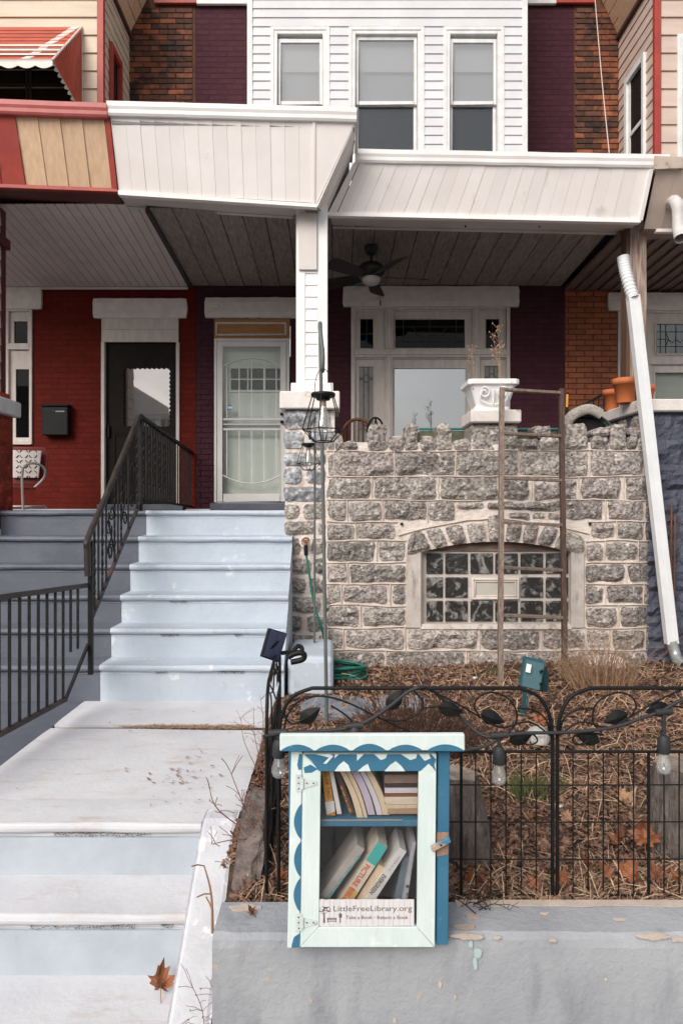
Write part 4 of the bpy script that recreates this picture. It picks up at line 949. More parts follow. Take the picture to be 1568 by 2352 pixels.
# window under the awning
fwn = part('awning_window', rh)
fx0, fx1 = -4.6, X(172,BAY); mb = ring(MB(), fx0, fx1, 4.3, Z(80,BAY), BAY-.035, BAY+.04, .04)
for px in (64, 72): mb.box(X(px,BAY)-.012, X(px,BAY)+.016, BAY-.03, BAY+.03, 4.34, Z(80,BAY)-.04)
mb.build('frame', M('brown_window_frame', (.06,.045,.04), .5), fwn); MB().box(fx0+.04, fx1-.04, BAY-.02, BAY-.016, 4.34, Z(80,BAY)-.04).build('pane', glass('dark_screen', (.3,.3,.3), .06, .25, dust=(.08,.06,.05)), fwn)
MB().box(fx0, fx1, BAY-.010, BAY-.004, 4.3, Z(80,BAY)).build('dark_room', INTERIOR, fwn)
aw = part('awning', rh); AWR = M('red_awning_metal', (.50,.075,.04), .45, (.42,.06,.03), 5, var=.05, bump=.05); AWW = M('white_awning_metal', (.72,.66,.60), .45, (.62,.56,.5), 5)
ax_l, ax_r = X(-260,7.84), X(190,7.84)
ya, yb_ = 7.82, 7.18; za, zb_ = Z(62,7.82), Z(138,7.18)
xr_f = X(121,7.18)
nst = 9
for i in range(nst):                                 # roof slats run along the wall, stepped like shallow louvres
    t0, t1 = i/nst, (i+1)/nst
    yA, yB = lerp(ya,yb_,t0), lerp(ya,yb_,t1); zc = lambda t: lerp(za, zb_, t)
    xA, xB = lerp(ax_r,xr_f,t0), lerp(ax_r,xr_f,t1)
    MB().slab([(ax_l,yA,zc(t0)), (ax_l,yB,zc(t1)+.012), (xB,yB,zc(t1)+.012), (xA,yA,zc(t0))], (0,0,-.006)).build('slat', AWR, aw)
    xs0, xs1 = X(118,7.6), X(118,7.6)+.10
    off = lerp(.30, 0, t0); off1 = lerp(.30, 0, t1); bx = X(48,7.18)
    MB().slab([(bx+off,yA,zc(t0)+.004), (bx+off1,yB,zc(t1)+.016), (bx+off1+.09,yB,zc(t1)+.016), (bx+off+.09,yA,zc(t0)+.004)], (0,0,-.004)).build('stripe', AWW, aw)
for t0 in (.60, .73, .86):
    t1 = t0+.045; f2 = lambda t: (lerp(ya,yb_,t)-.004, lerp(za,zb_,t)+.018)
    (yA, zA), (yB, zB) = f2(t0), f2(t1)
    MB().slab([(ax_l,yA,zA), (ax_l,yB,zB), (lerp(ax_r,xr_f,t1),yB,zB), (lerp(ax_r,xr_f,t0),yA,zA)], (0,0,-.003)).build('stripe', AWW, aw)
MB().slab([(ax_l,ya,za-.012), (ax_l,yb_,zb_-.006), (xr_f,yb_,zb_-.006), (ax_r,ya,za-.012)], (0,0,-.004)).build('sun_blocking_sheet', DARK_RED, aw)  # added backing sheet, keeps sunlight from leaking between the slats
mb = MB(); n = 12; w_ = (xr_f-ax_l)/n
for i in range(n):
    x0 = ax_l+i*w_; pts = [(x0, yb_, zb_+.014), (x0+w_, yb_, zb_+.014)]
    for k in range(7): t = 1-k/6; pts.append((x0+w_*t, yb_, zb_-.055-.03*math.sin(math.pi*t)))
    mb.slab(list(reversed(pts)), (0,.006,0))
mb.build('valance', AWW, aw)
xe_b, ze_b = X(172,7.7), Z(232,7.7)
sq = [Vector((xr_f,yb_,zb_)), Vector((ax_r,ya,za)), Vector((ax_r,ya,ze_b)), Vector((X(174,7.6),7.6,Z(232,7.6)))]
nr = 16
for i in range(nr):
    t0, t1 = i/nr, (i+.82)/nr
    q = [lerp(sq[0],sq[1],t0), lerp(sq[0],sq[1],t1), lerp(sq[3],sq[2],t1), lerp(sq[3],sq[2],t0)]
    MB().slab(q, (.006,-.008,0)).build('side_rib', AWR, aw)
MB().slab(sq, (-.004,.004,0)).build('side_panel', RED_TRIM, aw)
MB().tube([sq[0], sq[1]], .012, 6).build('edge_trim', AWW, aw); MB().tube([sq[1], sq[2]], .010, 6).build('edge_trim', AWW, aw)
mb = MB(); n = 7
for i in range(n):
    p0, p1 = lerp(sq[0],sq[3],i/n), lerp(sq[0],sq[3],(i+1)/n); m = lerp(p0,p1,.5)+Vector((-.035,0,-.015))
    mb.slab([p0, lerp(p0,m,.7)+Vector((-.008,0,0)), m, lerp(p1,m,.7)+Vector((-.008,0,0)), p1], (0,.006,0))
mb.build('valance', AWW, aw)
# porch roof of the red house
rr = part('porch_roof', rh)
gutter(rr, P(-160,226,GT-.01), P(246,241,GT-.01), PINK_RED)
panels(rr, 'fascia_panel', [P(60,424,6.38), P(258,433,6.38), P(238,252,6.18), P(33,246,6.18)], 4, TAN_PANEL, step=.010)
panels(rr, 'fascia_panel', [P(-160,415,6.37), P(59,424,6.37), P(32,246,6.17), P(-160,238,6.17)], 4, RED_TRIM, step=.006)
MB().slab([P(257,437,6.365), P(270,440,6.365), P(250,252,6.165), P(239,252,6.165)], (0,.03,0)).build('trim_strip', RED_TRIM, rr)
MB().slab([P(-160,424,6.36), P(270,440,6.36), P(269,432,6.36), P(-160,416,6.36)], (0,.05,0)).build('trim_strip', RED_TRIM, rr)
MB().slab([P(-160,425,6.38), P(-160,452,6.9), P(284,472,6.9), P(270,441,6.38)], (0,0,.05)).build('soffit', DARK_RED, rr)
MB().hexa([(-6.2,6.45,3.42),(-2.04,6.45,3.42),(-2.04,FAC-.02,3.6),(-6.2,FAC-.02,3.6),(-6.2,6.45,3.48),(-2.04,6.45,3.48),(-2.04,FAC-.02,3.7),(-6.2,FAC-.02,3.7)]).build('roof_deck', ROOFING, rr)
rc = part('porch_ceiling', rh); n = 26; x_a, x_b = -4.55, xa-.045; wp = (x_b-x_a)/n
for i in range(n):
    x0, x1 = x_a+i*wp+.002, x_a+(i+1)*wp-.003
    z0_, z1_ = Z(472,6.88), Z(661,FAC)
    MB().hexa([(x0,6.86,z0_),(x1,6.86,z0_),(x1,FAC-.01,z1_),(x0,FAC-.01,z1_),(x0,6.86,z0_+.015),(x1,6.86,z0_+.015),(x1,FAC-.01,z1_+.015),(x0,FAC-.01,z1_+.015)]).build('plank', CEIL_WHITE, rc, .006)
MB().box(x_a, x_b, FAC-.05, FAC-.011, Z(663,FAC)-.02, Z(663,FAC)+.01).build('cove_moulding', CEIL_WHITE, rc, .008)
MB().box(x_a, x_b, 6.9, FAC-.01, 3.08, 3.1).build('backing', INTERIOR, rc)
# pillar and red stone pier at the left edge
pl = part('porch_pillar', rh)
MB().box(-3.75, -3.33, 6.45, 6.80, 1.1, 3.0).build('core', CREAM_SIDING, pl); MB().box(-3.36, -3.315, 6.80, 6.90, 1.1, 3.0).build('corner_trim', DARK_RED, pl, .004); MB().box(-3.75, -3.36, 6.80, 6.9, 1.1, 3.0).build('core', CREAM_SIDING, pl)
lap_boards_side(pl, 'clapboard', -3.33, 6.45, 6.80, 1.12, 2.95, .17, 1, CREAM_SIDING)
MB().box(-3.8, -3.28, 6.4, 6.93, 2.62, 2.72).build('collar', DARK_RED, pl, .006)
MB().box(-3.8, -3.285, 6.40, 6.92, 1.09, 1.16).build('base_block', RED_TRIM, pl, .006)
MB().box(-3.9, -3.2, 6.35, 6.99, .93, 1.085).build('pier_cap', WHITE_TRIM, rh, .012)
pr = part('red_pier', rh); MB().box(-3.8, -3.275, 6.42, 6.96, -.2, .93).build('core', RED_STONE, pr)
sd = 500
def side_stone(par, xs, ya_, yb2, z0, z1, sgn, mat, sdd, bulge=.02, amp=.014):
    """rough stone on a wall at x = xs that faces sgn * x"""
    m = stone([(0,0,z0), (yb2-ya_,0,z0), (yb2-ya_,0,z1), (0,0,z1)], .05, bulge, amp, sdd, .045, .025, .006)
    m.v = [Vector((xs-sgn*p.y, ya_+p.x, p.z)) for p in m.v]; return m.build('stone', mat, par)
for k in range(6):
    z0 = -.02+k*.158; cut = (6.42, 6.68, 6.955) if k % 2 else (6.42, 6.60, 6.82, 6.955)
    for a, b in zip(cut[:-1], cut[1:]): sd += 1; side_stone(pr, -3.275, a+.008, b-.008, z0+.008, z0+.15, 1, RED_STONE, sd)

# ------------------------------------------------------------------ orange brick house on the right
oh = thing('row_house', 'orange brick row house with beige siding bay and brown ribbed porch ceiling', 'house', (4.6, FAC, 0), 'row houses along the street')
ow0, ow1 = X(1417,FAC), 6.0
fw = MB().box(XR+.002, ow0, FAC, FAC+.3, 0, ZC); fw.box(ow0, ow1, FAC, FAC+.3, Z(713,FAC), ZC); fw.box(ow0, ow1, FAC, FAC+.3, 0, .6); fw.box(XR+.123, 7, FAC, FAC+.3, ZC, 9)
w3 = fw.build('facade_wall', MORTAR_ORANGE, oh)
brickwork(w3, [(XR+.004, ow0-.004, .9, 2.88)], FAC, lambda x, z: BRICK_ORANGE, 200)
uw = MB().box(XR+.125, 4.2, FAC-.001, FAC+.02, 4.4, 6.6).build('upper_wall', MORTAR_ORANGE, oh)
brickwork(uw, [(XR+.128, X(1425,FAC), 4.55, 6.5)], FAC-.004, lambda x, z: BURNT if random.random() < max(.12, .75-abs(x-3.25)*3) else BRICK_SOOT, 200)
lintel(oh, 1396, 1700, 672, 712, sd=9)
rwn = part('parlour_window', oh)
mb = ring(MB(), ow0, ow1, .6, Z(714,FAC), FAC-.02, FAC+.12, .03, .03, .05); zr0, zr1 = Z(838,FAC), Z(822,FAC); mb.box(ow0+.03, ow1-.03, FAC-.03, FAC+.1, zr0, zr1)
for a, b in ((1447,1492),): mb.box(X(a,FAC), X(b,FAC), FAC-.03, FAC+.1, .65, zr0); mb.box(X(a,FAC), X(b,FAC), FAC-.03, FAC+.1, zr1, Z(714,FAC)-.03)
mb.build('frame', OLD_WHITE, rwn, .005)
for gx0, gx1, gy0, gy1, kind in ((1425,1441,745,815,0), (1506,1600,744,812,1), (1425,1441,848,1050,0), (1503,1640,856,1050,2)):
    s = MB(); x0 = ow0+.03 if gx0 < 1490 else X(1492,FAC); x1 = X(1447,FAC) if gx0 < 1490 else ow1-.03
    z0, z1 = (zr1, Z(714,FAC)-.03) if gy0 < 830 else (.65, zr0)
    g0, g1, h0, h1 = X(gx0,FAC), X(gx1,FAC), max(Z(gy1,FAC), z0+.03), Z(gy0,FAC)
    s.box(x0, g0, FAC+.01, FAC+.04, z0, z1); s.box(g1, x1, FAC+.01, FAC+.04, z0, z1); s.box(g0, g1, FAC+.01, FAC+.04, z0, h0); s.box(g0, g1, FAC+.01, FAC+.04, h1, z1)
    ring(s, g0-.02, g1+.02, h0-.02, h1+.02, FAC-.005, FAC+.009, .02)
    s.build('sash', OLD_WHITE, rwn, .003)
    MB().box(g0, g1, FAC+.024, FAC+.028, h0, h1).build('pane', {0: GLASS_DARK, 1: glass('greenish_leaded_glass', (.3,.32,.3), .15, .35, dust=(.10,.11,.09)), 2: GLASS_CLEAR}[kind], rwn)
    if kind == 1: leaded(rwn, g0, g1, h0, h1, FAC+.02, tran+[[(0,.5),(.3,.5)],[(.25,0),(.25,1)],[(.7,.5),(1,.5)]], CAME2)
    if kind == 2: MB().box(g0, g1, FAC+.08, FAC+.085, h0, h1-.0).build('blind', M('torn_pale_blind', (.44,.45,.42), .8, (.40,.41,.38), 5, nstretch=(.1,1,30)), rwn)
MB().box(ow0, ow1, FAC+.2, FAC+.22, .6, Z(714,FAC)).build('dark_room', INTERIOR, rwn)
ob = part('upper_bay', oh); obx = X(1500,BAY)
MB().box(obx+.02, 6.5, BAY+.002, BAY+.1, 3.6, 7.4).build('bay_wall', PINKISH_SIDING, ob); MB().box(obx+.02, obx+.1, BAY+.1, FAC, 3.6, 7.4).build('bay_wall', PINKISH_SIDING, ob)
lap_boards(ob, 'clapboard', [(X(1515,BAY), 6.2, 0, 99)], zst-3*pt, 7.0, pt, BAY+.001, PINKISH_SIDING, .004, .022)
hz = (8.05, 8.6, 3.9, Z(150,8.3))
lap_boards_side(ob, 'clapboard', obx+.019, BAY+.02, FAC-.01, zst-5*pt, 7.0, pt*.66, -1, PINKISH_SIDING, [hz])
MB().box(obx, X(1515,BAY), BAY-.03, BAY+.03, 3.6, 7.4).build('corner_trim', RED_TRIM, ob, .004)
y0, y1, z0, z1 = hz; sx = obx+.015; mb = MB()
for a, b, c, d in ((y0,y0+.06,z0,z1),(y1-.07,y1,z0,z1),(y0+.06,y1-.07,z1-.08,z1)): mb.box(sx-.04, sx+.02, a, b, c, d)
sw2 = part('side_window', oh)
mb.build('frame', WHITE_TRIM, sw2, .004); MB().box(sx-.012, sx+.02, y1-.12, y1-.07, z0, z1-.08).build('sash', WHITE_TRIM, sw2); MB().box(sx-.012, sx+.02, y0+.06, y1-.12, 4.62, 4.67).build('sash', WHITE_TRIM, sw2)
MB().box(sx, sx+.01, y0+.06, y1-.12, z0, z1-.08).build('pane', GLASS_DARK, sw2); MB().box(sx+.06, sx+.07, y0, y1, z0, z1).build('dark_room', INTERIOR, sw2)
fwn = part('front_window', oh); ring(MB(), X(1552,BAY), 5.2, 3.8, Z(82,BAY), BAY-.035, BAY+.03, .06).build('frame', WHITE_TRIM, fwn, .004); MB().box(X(1552,BAY)+.06, 5.14, BAY-.02, BAY-.015, 3.86, Z(82,BAY)-.06).build('pane', BLIND, fwn)
ea = part('bay_eave', oh)
for i in range(4):
    t0, t1 = i/4, (i+1)/4-.02
    a0, a1, b0, b1 = Vector((obx,FAC-.02,6.12)), Vector((obx,BAY-.1,6.12)), Vector((X(1372,FAC),FAC-.02,6.66)), Vector((X(1372,FAC),BAY-.1,6.66))
    MB().slab([lerp(a0,b0,t0), lerp(a1,b1,t0), lerp(a1,b1,t1), lerp(a0,b0,t1)], (.01,0,.02)).build('plank', TAN_PANEL, ea)
MB().box(obx-.03, obx+.02, BAY, FAC-.02, 6.07, 6.115).build('moulding', M('dark_brown_moulding', (.07,.035,.025), .6), ea)
MB().box(XR-.115, X(1378,8.6), FAC-.06, FAC-.02, Z(10,8.8)+.01, Z(10,8.8)+.3).build('cornice', RED_TRIM, oh, .004)
orf = part('porch_roof', oh)
panels(orf, 'fascia_panel', [P(1478,526,6.87), P(1640,526,6.87), P(1676,390,6.57), P(1506,390,6.57)], 4, M('beige_aluminium', (.56,.46,.40), .5, (.49,.39,.33), 4, var=.03, bump=.05), step=.008)
MB().slab([P(1506,532,6.86), P(1640,532,6.86), P(1640,525,6.86), P(1506,525,6.86)], (0,.05,0)).build('trim_strip', FASCIA, orf)
MB().slab([P(1478,528,6.88), P(1450,550,7.25), P(1640,550,7.25), P(1640,528,6.88)], (0,0,.04)).build('soffit', M('brown_soffit', (.28,.20,.16), .6), orf)
gutter(orf, P(1567,360,GT2), P(1700,362,GT2), GUTTER)
MB().hexa([(2.96,6.7,3.28),(6,6.7,3.28),(6,FAC-.02,3.5),(2.96,FAC-.02,3.5),(2.96,6.7,3.33),(6,6.7,3.33),(6,FAC-.02,3.6),(2.96,FAC-.02,3.6)]).build('roof_deck', ROOFING, orf)
GUT_PIPE = M('dirty_white_pipe', (.62,.59,.58), .5, (.5,.47,.46), 8, dirt=(.12,.1,.09), dscale=12, dlo=.64, dhi=.72)
MB().tube(spline([P(1541,468,6.72), P(1547,462,6.6), P(1555,474,6.53), P(1557,500,6.53), P(1557,522,6.52), P(1562,548,6.45)], 4), .058, 10, cap=False).build('downspout_elbow', GUT_PIPE, orf)
oc = part('porch_ceiling', oh); n = 12; wp = .155
for i in range(n):
    x0, x1 = 2.965+i*wp, 2.965+(i+1)*wp-.012
    z0_, z1_ = 2.875, 2.83
    MB().hexa([(x0,7.12,z0_),(x1,7.12,z0_+.012),(x1,FAC-.01,z1_+.012),(x0,FAC-.01,z1_),(x0,7.12,z0_+.03),(x1,7.12,z0_+.03),(x1,FAC-.01,z1_+.03),(x0,FAC-.01,z1_+.03)]).build('plank', CEIL_BROWN, oc, .003)
    MB().hexa([(x1-.012,7.12,z0_-.018),(x1+.010,7.12,z0_-.018),(x1+.010,FAC-.01,z1_-.018),(x1-.012,FAC-.01,z1_-.018),(x1-.012,7.12,z0_+.03),(x1+.010,7.12,z0_+.03),(x1+.010,FAC-.01,z1_+.03),(x1-.012,FAC-.01,z1_+.03)]).build('rib', CEIL_BROWN, oc)
MB().box(2.94, 4.9, 7.12, FAC-.01, 2.95, 2.97).build('backing', INTERIOR, oc)
OLDWOOD = M('weathered_post_wood', (.42,.33,.28), .85, (.20,.13,.10), 7, nstretch=(7,7,.5), nlo=.4, nhi=.62, bump=.6, bscale=18, bstretch=(6,6,.4), bdist=.02)
mb = MB(); nseg = 14; vs = []
for i in range(nseg+1):
    z = lerp(1.0, 2.95, i/nseg); w0 = .004*math.sin(z*5)
    xl_, xr_ = X(1446,7.0)+w0, X(1484,7.0)-w0*1.3+.008*math.sin(z*2.3)
    vs += [(xl_,7.0,z), (xr_,7.0,z), (xr_,7.16,z), (xl_,7.16,z)]
for i in range(nseg):
    for j in range(4): mb.add([vs[i*4+j], vs[i*4+(j+1) % 4], vs[i*4+4+(j+1) % 4], vs[i*4+4+j]], [(0,1,2,3)])
mb.build('porch_post', OLDWOOD, oh); MB().box(X(1437,7.02), X(1445,7.02), 7.02, 7.15, 1.0, 2.93).build('post_board', M('dark_post_board', (.14,.075,.05), .7, (.09,.05,.035), 6, nstretch=(5,5,.4)), oh)

pw2 = thing('stone_wall', 'slate blue painted rough stone wall behind the white downspout', 'wall', (3.5, 6.8, -1.5))
MB().box(2.905, 5.2, 6.47, 7.3, -1.6, .91).build('core', BLUE_GREY_STONE, pw2)
MB().box(2.86, 5.2, 6.40, 7.32, .915, Z(916,6.4)).build('cap', URNCAP, pw2, .012)
sd = 600
for k in range(10):
    z0 = -1.5+k*.24; xs = [2.905]
    while xs[-1] < 4.2: xs.append(xs[-1]+random.uniform(.3,.5))
    for a, b in zip(xs[:-1], xs[1:]):
        sd += 1; stone([(a+.006,6.465,z0+.006), (b-.006,6.465,z0+.006), (b-.006,6.465,z0+.234), (a+.006,6.465,z0+.234)], .04, .03, .022, sd, .045, .03, .006).build('stone', BLUE_GREY_STONE, pw2)
for k in range(6):
    z0 = -.52+k*.24; cut = (6.48, 6.78, 7.02, 7.28) if k % 2 else (6.48, 6.9, 7.28)
    for a, b in zip(cut[:-1], cut[1:]): sd += 1; side_stone(pw2, 2.905, a+.01, b-.01, z0+.01, z0+.23, -1, STONE, sd)

# ------------------------------------------------------------------ houses across the street, seen in the reflections
def far_house(x0, x1, h, mat, label, cor):
    t = thing('row_house', label, 'house', ((x0+x1)/2, -15, GZ), 'row houses across the street')
    MB().box(x0+.02, x1-.02, -22, -15, GZ-.16, h).build('wall', mat, t)
    MB().box(x0, x1, -15.5, -14.95, h-.35, h).build('cornice', cor, t, .04); MB().box(x0, x1, -15.3, -14.97, h-.8, h-.62).build('cornice', cor, t, .03)
    for i in range(8): MB().box(lerp(x0,x1,(i+.4)/8), lerp(x0,x1,(i+.6)/8), -15.2, -14.93, h-.62, h-.35).build('bracket', cor, t)
    n = 3
    for fl in range(2):
        for i in range(n):
            a = lerp(x0, x1, (i+.22)/n); b = lerp(x0, x1, (i+.78)/n); z0 = GZ+1.6+fl*3.2
            w = part('window', t); ring(MB(), a, b, z0, z0+1.9, -15.02, -14.94, .12).build('frame', WHITE_TRIM, w); MB().box(a+.12, b-.12, -15.0, -14.985, z0+.12, z0+1.78).build('pane', GLASS_SKY, w); MB().box(a+.12, b-.12, -14.984, -14.96, z0+.9, z0+.98).build('rail', WHITE_TRIM, w)
    return t
FARW = M('far_white_siding', (.62,.60,.57), .7, (.55,.53,.5), 1, nstretch=(.2,1,8)); FARB = M('far_pale_brick', (.42,.33,.28), .8, (.36,.27,.23), 3)
fh = far_house(-16.4, -9.6, 5.9, FARW, 'cream row house with bracketed cornice across the street, mirrored in door glass', FARW)
MB().lathe((-11.6,-15.1,5.9), [(.28,0),(.28,.75),(.36,.8),(.36,.95),(.18,1.1),(.10,1.5),(.03,1.7),(0,1.75)], 10).build('finial', FARW, fh)
far_house(-9.6, -4.6, 4.6, FARB, 'pale brick row house across the street, mirrored in storm door', FARW)
far_house(-4.6, .4, 4.3, FARW, 'low white row house across the street, mirrored in storm door', FARW)

# ------------------------------------------------------------------ iron railing between the two stairs
rl = thing('iron_railing', 'black wrought iron railing with scrolls between grey and pale blue stairs', 'railing', (PROP, 5.15, -1.25))
RX = PROP-.01
MB().bar((RX,5.16,-1.25), (RX,5.16,-.24), .034).build('post', IRON, rl); MB().bar((RX,6.47,-.02), (RX,6.47,.90), .040).build('post', IRON, rl)
mb = MB(); mb.tube(spline([(RX,5.10,-.50), (RX,5.085,-.30), (RX,5.11,-.215), (RX,5.5,.10), (RX,6.1,.60), (RX,6.44,.88)], 6), .024, 8)
mb.build('handrail', M('worn_black_handrail', (.018,.016,.015), .5, (.045,.034,.027), 10, nstretch=(3,1,1), bump=.2, bscale=60), rl)
lo = lambda y: lerp(-.847, .05, (y-5.15)/1.30); hi = lambda y: lerp(-.215, .88, (y-5.11)/1.33)
MB().bar((RX,5.15,lo(5.15)), (RX,6.46,lo(6.46)), .026).build('bottom_rail', M('rusty_bottom_rail', (.025,.02,.018), .6, (.13,.055,.032), 5, nlo=.55, nhi=.7), rl)
def twist(a, b, r=.008):
    a, b = Vector(a), Vector(b); n = 18; vs = []; mb = MB()
    for i in range(n+1):
        p = lerp(a, b, i/n); an = i*.7 if 3 < i < 15 else 0
        for k in range(4): vs.append(p+Vector((math.cos(an+k*math.pi/2+.785)*r*1.3, math.sin(an+k*math.pi/2+.785)*r*1.3, 0)))
    mb.add(vs, [(i*4+k, i*4+(k+1) % 4, i*4+4+(k+1) % 4, i*4+4+k) for i in range(n) for k in range(4)]); return mb
def baluster(y, z0, z1, tw, x=RX):
    (twist((x,y,z0), (x,y,z1)) if tw else MB().bar((x,y,z0), (x,y,z1), .013)).build('baluster', IRON, rl)
for i, y in enumerate((5.24, 5.33, 5.42, 5.51, 5.72, 5.81, 5.90, 6.10, 6.36)): baluster(y, lo(y), hi(y)-.02, i % 2 == 0)
def scroll(yc, dz, s=1):
    m = []
    base = lo(yc)+.10
    for k in range(25):
        t = k/24; a = t*math.pi*2.2; r = .075*(1-.75*t); m.append((RX, yc+s*r*math.cos(a)-.0, base+.07+r*math.sin(a)))
    mb = MB().tube(m, .007, 6)
    top = []
    for k in range(25):
        t = k/24; a = math.pi+t*math.pi*2.2; r = .075*(1-.75*t); top.append((RX, yc+.03*s+s*r*math.cos(a), base+dz+r*math.sin(a)))
    mb.tube(top, .007, 6); mb.tube(spline([m[0], (RX, yc+.06*s, base+dz*.35), (RX, yc-.04*s, base+dz*.7), top[0]], 5), .007, 6)
    mb.build('scroll', IRON, rl)
scroll(5.62, .40); scroll(5.60, .30, -1); scroll(6.22, .40); scroll(6.0, .38, -1)
# along the porch
tz = lambda y: lerp(.88, .727, (y-6.47)/2.33); bz = lambda y: lerp(.10, .03, (y-6.47)/2.33)
MB().bar((RX,6.47,tz(6.47)), (RX,8.82,tz(8.82)), .034).build('handrail', IRON, rl); MB().bar((RX,6.47,bz(6.47)), (RX,8.82,bz(8.82)), .022).build('bottom_rail', IRON, rl)
for i in range(22):
    y = 6.58+i*.103; baluster(y, bz(y), tz(y), i < 9 and i % 2 == 0)
# lower part on the landing
LX = lambda y: lerp(RX-.015, -2.0, (5.15-y)/1.7)
tl = lambda y: lerp(-.575, -.50, (5.15-y)/1.5)
blr = lambda y: lerp(-1.30, -1.30, 0)
MB().bar((LX(5.15),5.15,tl(5.15)), (LX(3.2),3.2,tl(3.2)), .034, .018).build('handrail', M('rusty_top_rail', (.022,.019,.018), .55, (.055,.034,.025), 7), rl)
MB().bar((LX(4.80),4.80,-1.335), (LX(3.2),3.2,-1.30), .028).build('bottom_rail', M('rusty_bottom_rail', (.1,.1,.1)), rl)
for i in range(16):
    y = 4.98-i*.111
    MB().bar((LX(y),y,max(-1.32, -1.32) if y < 4.8 else -1.02), (LX(y),y,tl(y)), .015).build('baluster', IRON, rl)
MB().bar((LX(4.8),4.8,-1.33), (LX(5.15),5.15,-1.02), .02).build('bottom_rail', IRON, rl)

# ------------------------------------------------------------------ ladder
LADW = M('weathered_ladder_wood', (.25,.19,.155), .85, (.12,.083,.068), 10, nstretch=(8,8,.6), var=.12, bump=.5, bscale=30, bstretch=(6,6,.5))
LADD = M('dark_stained_ladder_wood', (.055,.033,.027), .85, (.10,.06,.048), 9, nstretch=(8,8,.6), bump=.5, bscale=30, bstretch=(6,6,.5))
lad = thing('wooden_ladder', 'old weathered wooden ladder leaning upright against the stone wall', 'ladder', (1.45, 5.75, -1.46))
Lb, Lt = P(1148,1572,5.62), P(1152,890,6.20); Rb, Rt = P(1296,1550,5.86), P(1288,893,6.27)
def wobble(a, b, w, mat, name, d=.045):
    n = 16; mb = MB(); vs = []
    for i in range(n+1):
        p = lerp(a, b, i/n)+Vector((mnoise.noise(Vector((i*.5,a.x,0)))*.006, 0, 0)); ww = w*(1+.12*mnoise.noise(Vector((i*.8,a.x*3,7))))
        vs += [p+Vector((-ww/2,-d/2,0)), p+Vector((ww/2,-d/2,0)), p+Vector((ww/2,d/2,0)), p+Vector((-ww/2,d/2,0))]
    for i in range(n):
        for j in range(4): mb.add([vs[i*4+j], vs[i*4+(j+1) % 4], vs[i*4+4+(j+1) % 4], vs[i*4+4+j]], [(0,1,2,3)])
    mb.add(vs[:4], [(3,2,1,0)]); mb.add(vs[-4:], [(0,1,2,3)]); mb.build(name, mat, lad)
wobble(Lb, Lt, .040, LADW, 'rail'); wobble(Rb, Rt, .040, LADD, 'rail')
for y0, y1 in ((893,901),(994,1000),(1096,1102),(1198,1204),(1302,1308),(1411,1417)):
    t = (1572-y0)/(1572-890); a = lerp(Lb, Lt, t); t2 = (1550-y1)/(1550-893); b = lerp(Rb, Rt, t2); a = Vector((a.x, a.y, Z(y0+2,a.y))); b = Vector((b.x, b.y, Z(y1+2,b.y)))
    MB().hexa([a+Vector((.01,-.03,-.012)), b+Vector((-.01,-.03,-.012)), b+Vector((-.01,.03,-.012)), a+Vector((.01,.03,-.012)), a+Vector((.01,-.03,.014)), b+Vector((-.01,-.03,.014)), b+Vector((-.01,.03,.014)), a+Vector((.01,.03,.014))]).build('rung', LADW, lad, .004)
for i in range(5): pass

# ------------------------------------------------------------------ shepherd's hooks and cage lanterns
HOOK = M('grey_green_hook_paint', (.10,.115,.115), .45, (.13,.14,.14), 8)
def hook(base, top, tip, r, label):
    t = thing('shepherd_hook', label, 'garden hook', base, 'shepherd hooks')
    b, tp, ti = Vector(base), Vector(top), Vector(tip)
    h = (tp-ti).z
    pts = [b, lerp(b, tp, .5), tp-Vector((0,0,.20))]+[tp+Vector((0,-.02,-.06)), tp+Vector((0,-.09,.0)), tp+Vector((0,-.17,-.05)), ti+Vector((0,.0,.10)), ti+Vector((0,-.004,.02)), ti+Vector((0,-.03,-.012)), ti+Vector((0,-.065,.0)), ti+Vector((0,-.075,.05)), ti+Vector((0,-.07,.12))]
    MB().tube(spline(pts, 5), r, 8).build('pole', HOOK, t)
    MB().bar(b+Vector((-.09,0,.03)), b+Vector((.09,0,.03)), .012).build('step_bar', HOOK, t)
    return t
hb, ht = P(750,1662,4.45), P(736,752,4.42)
hook(hb, ht, P(741,850,4.22), .0125, 'tall grey shepherd hook carrying the larger cage lantern')
hb2, ht2 = P(722,1560,5.95), P(723,950,5.85); hb2.z = -1.46
hook(hb2, ht2, P(712,1005,5.68), .0105, 'shorter grey shepherd hook carrying the smaller cage lantern')
BULB = glass('clear_bulb_glass', (.97,.97,.97), .14, .20, dust=(.72,.72,.70)); BRASS = M('amber_filament', (.50,.26,.10), .4, metal=.3)
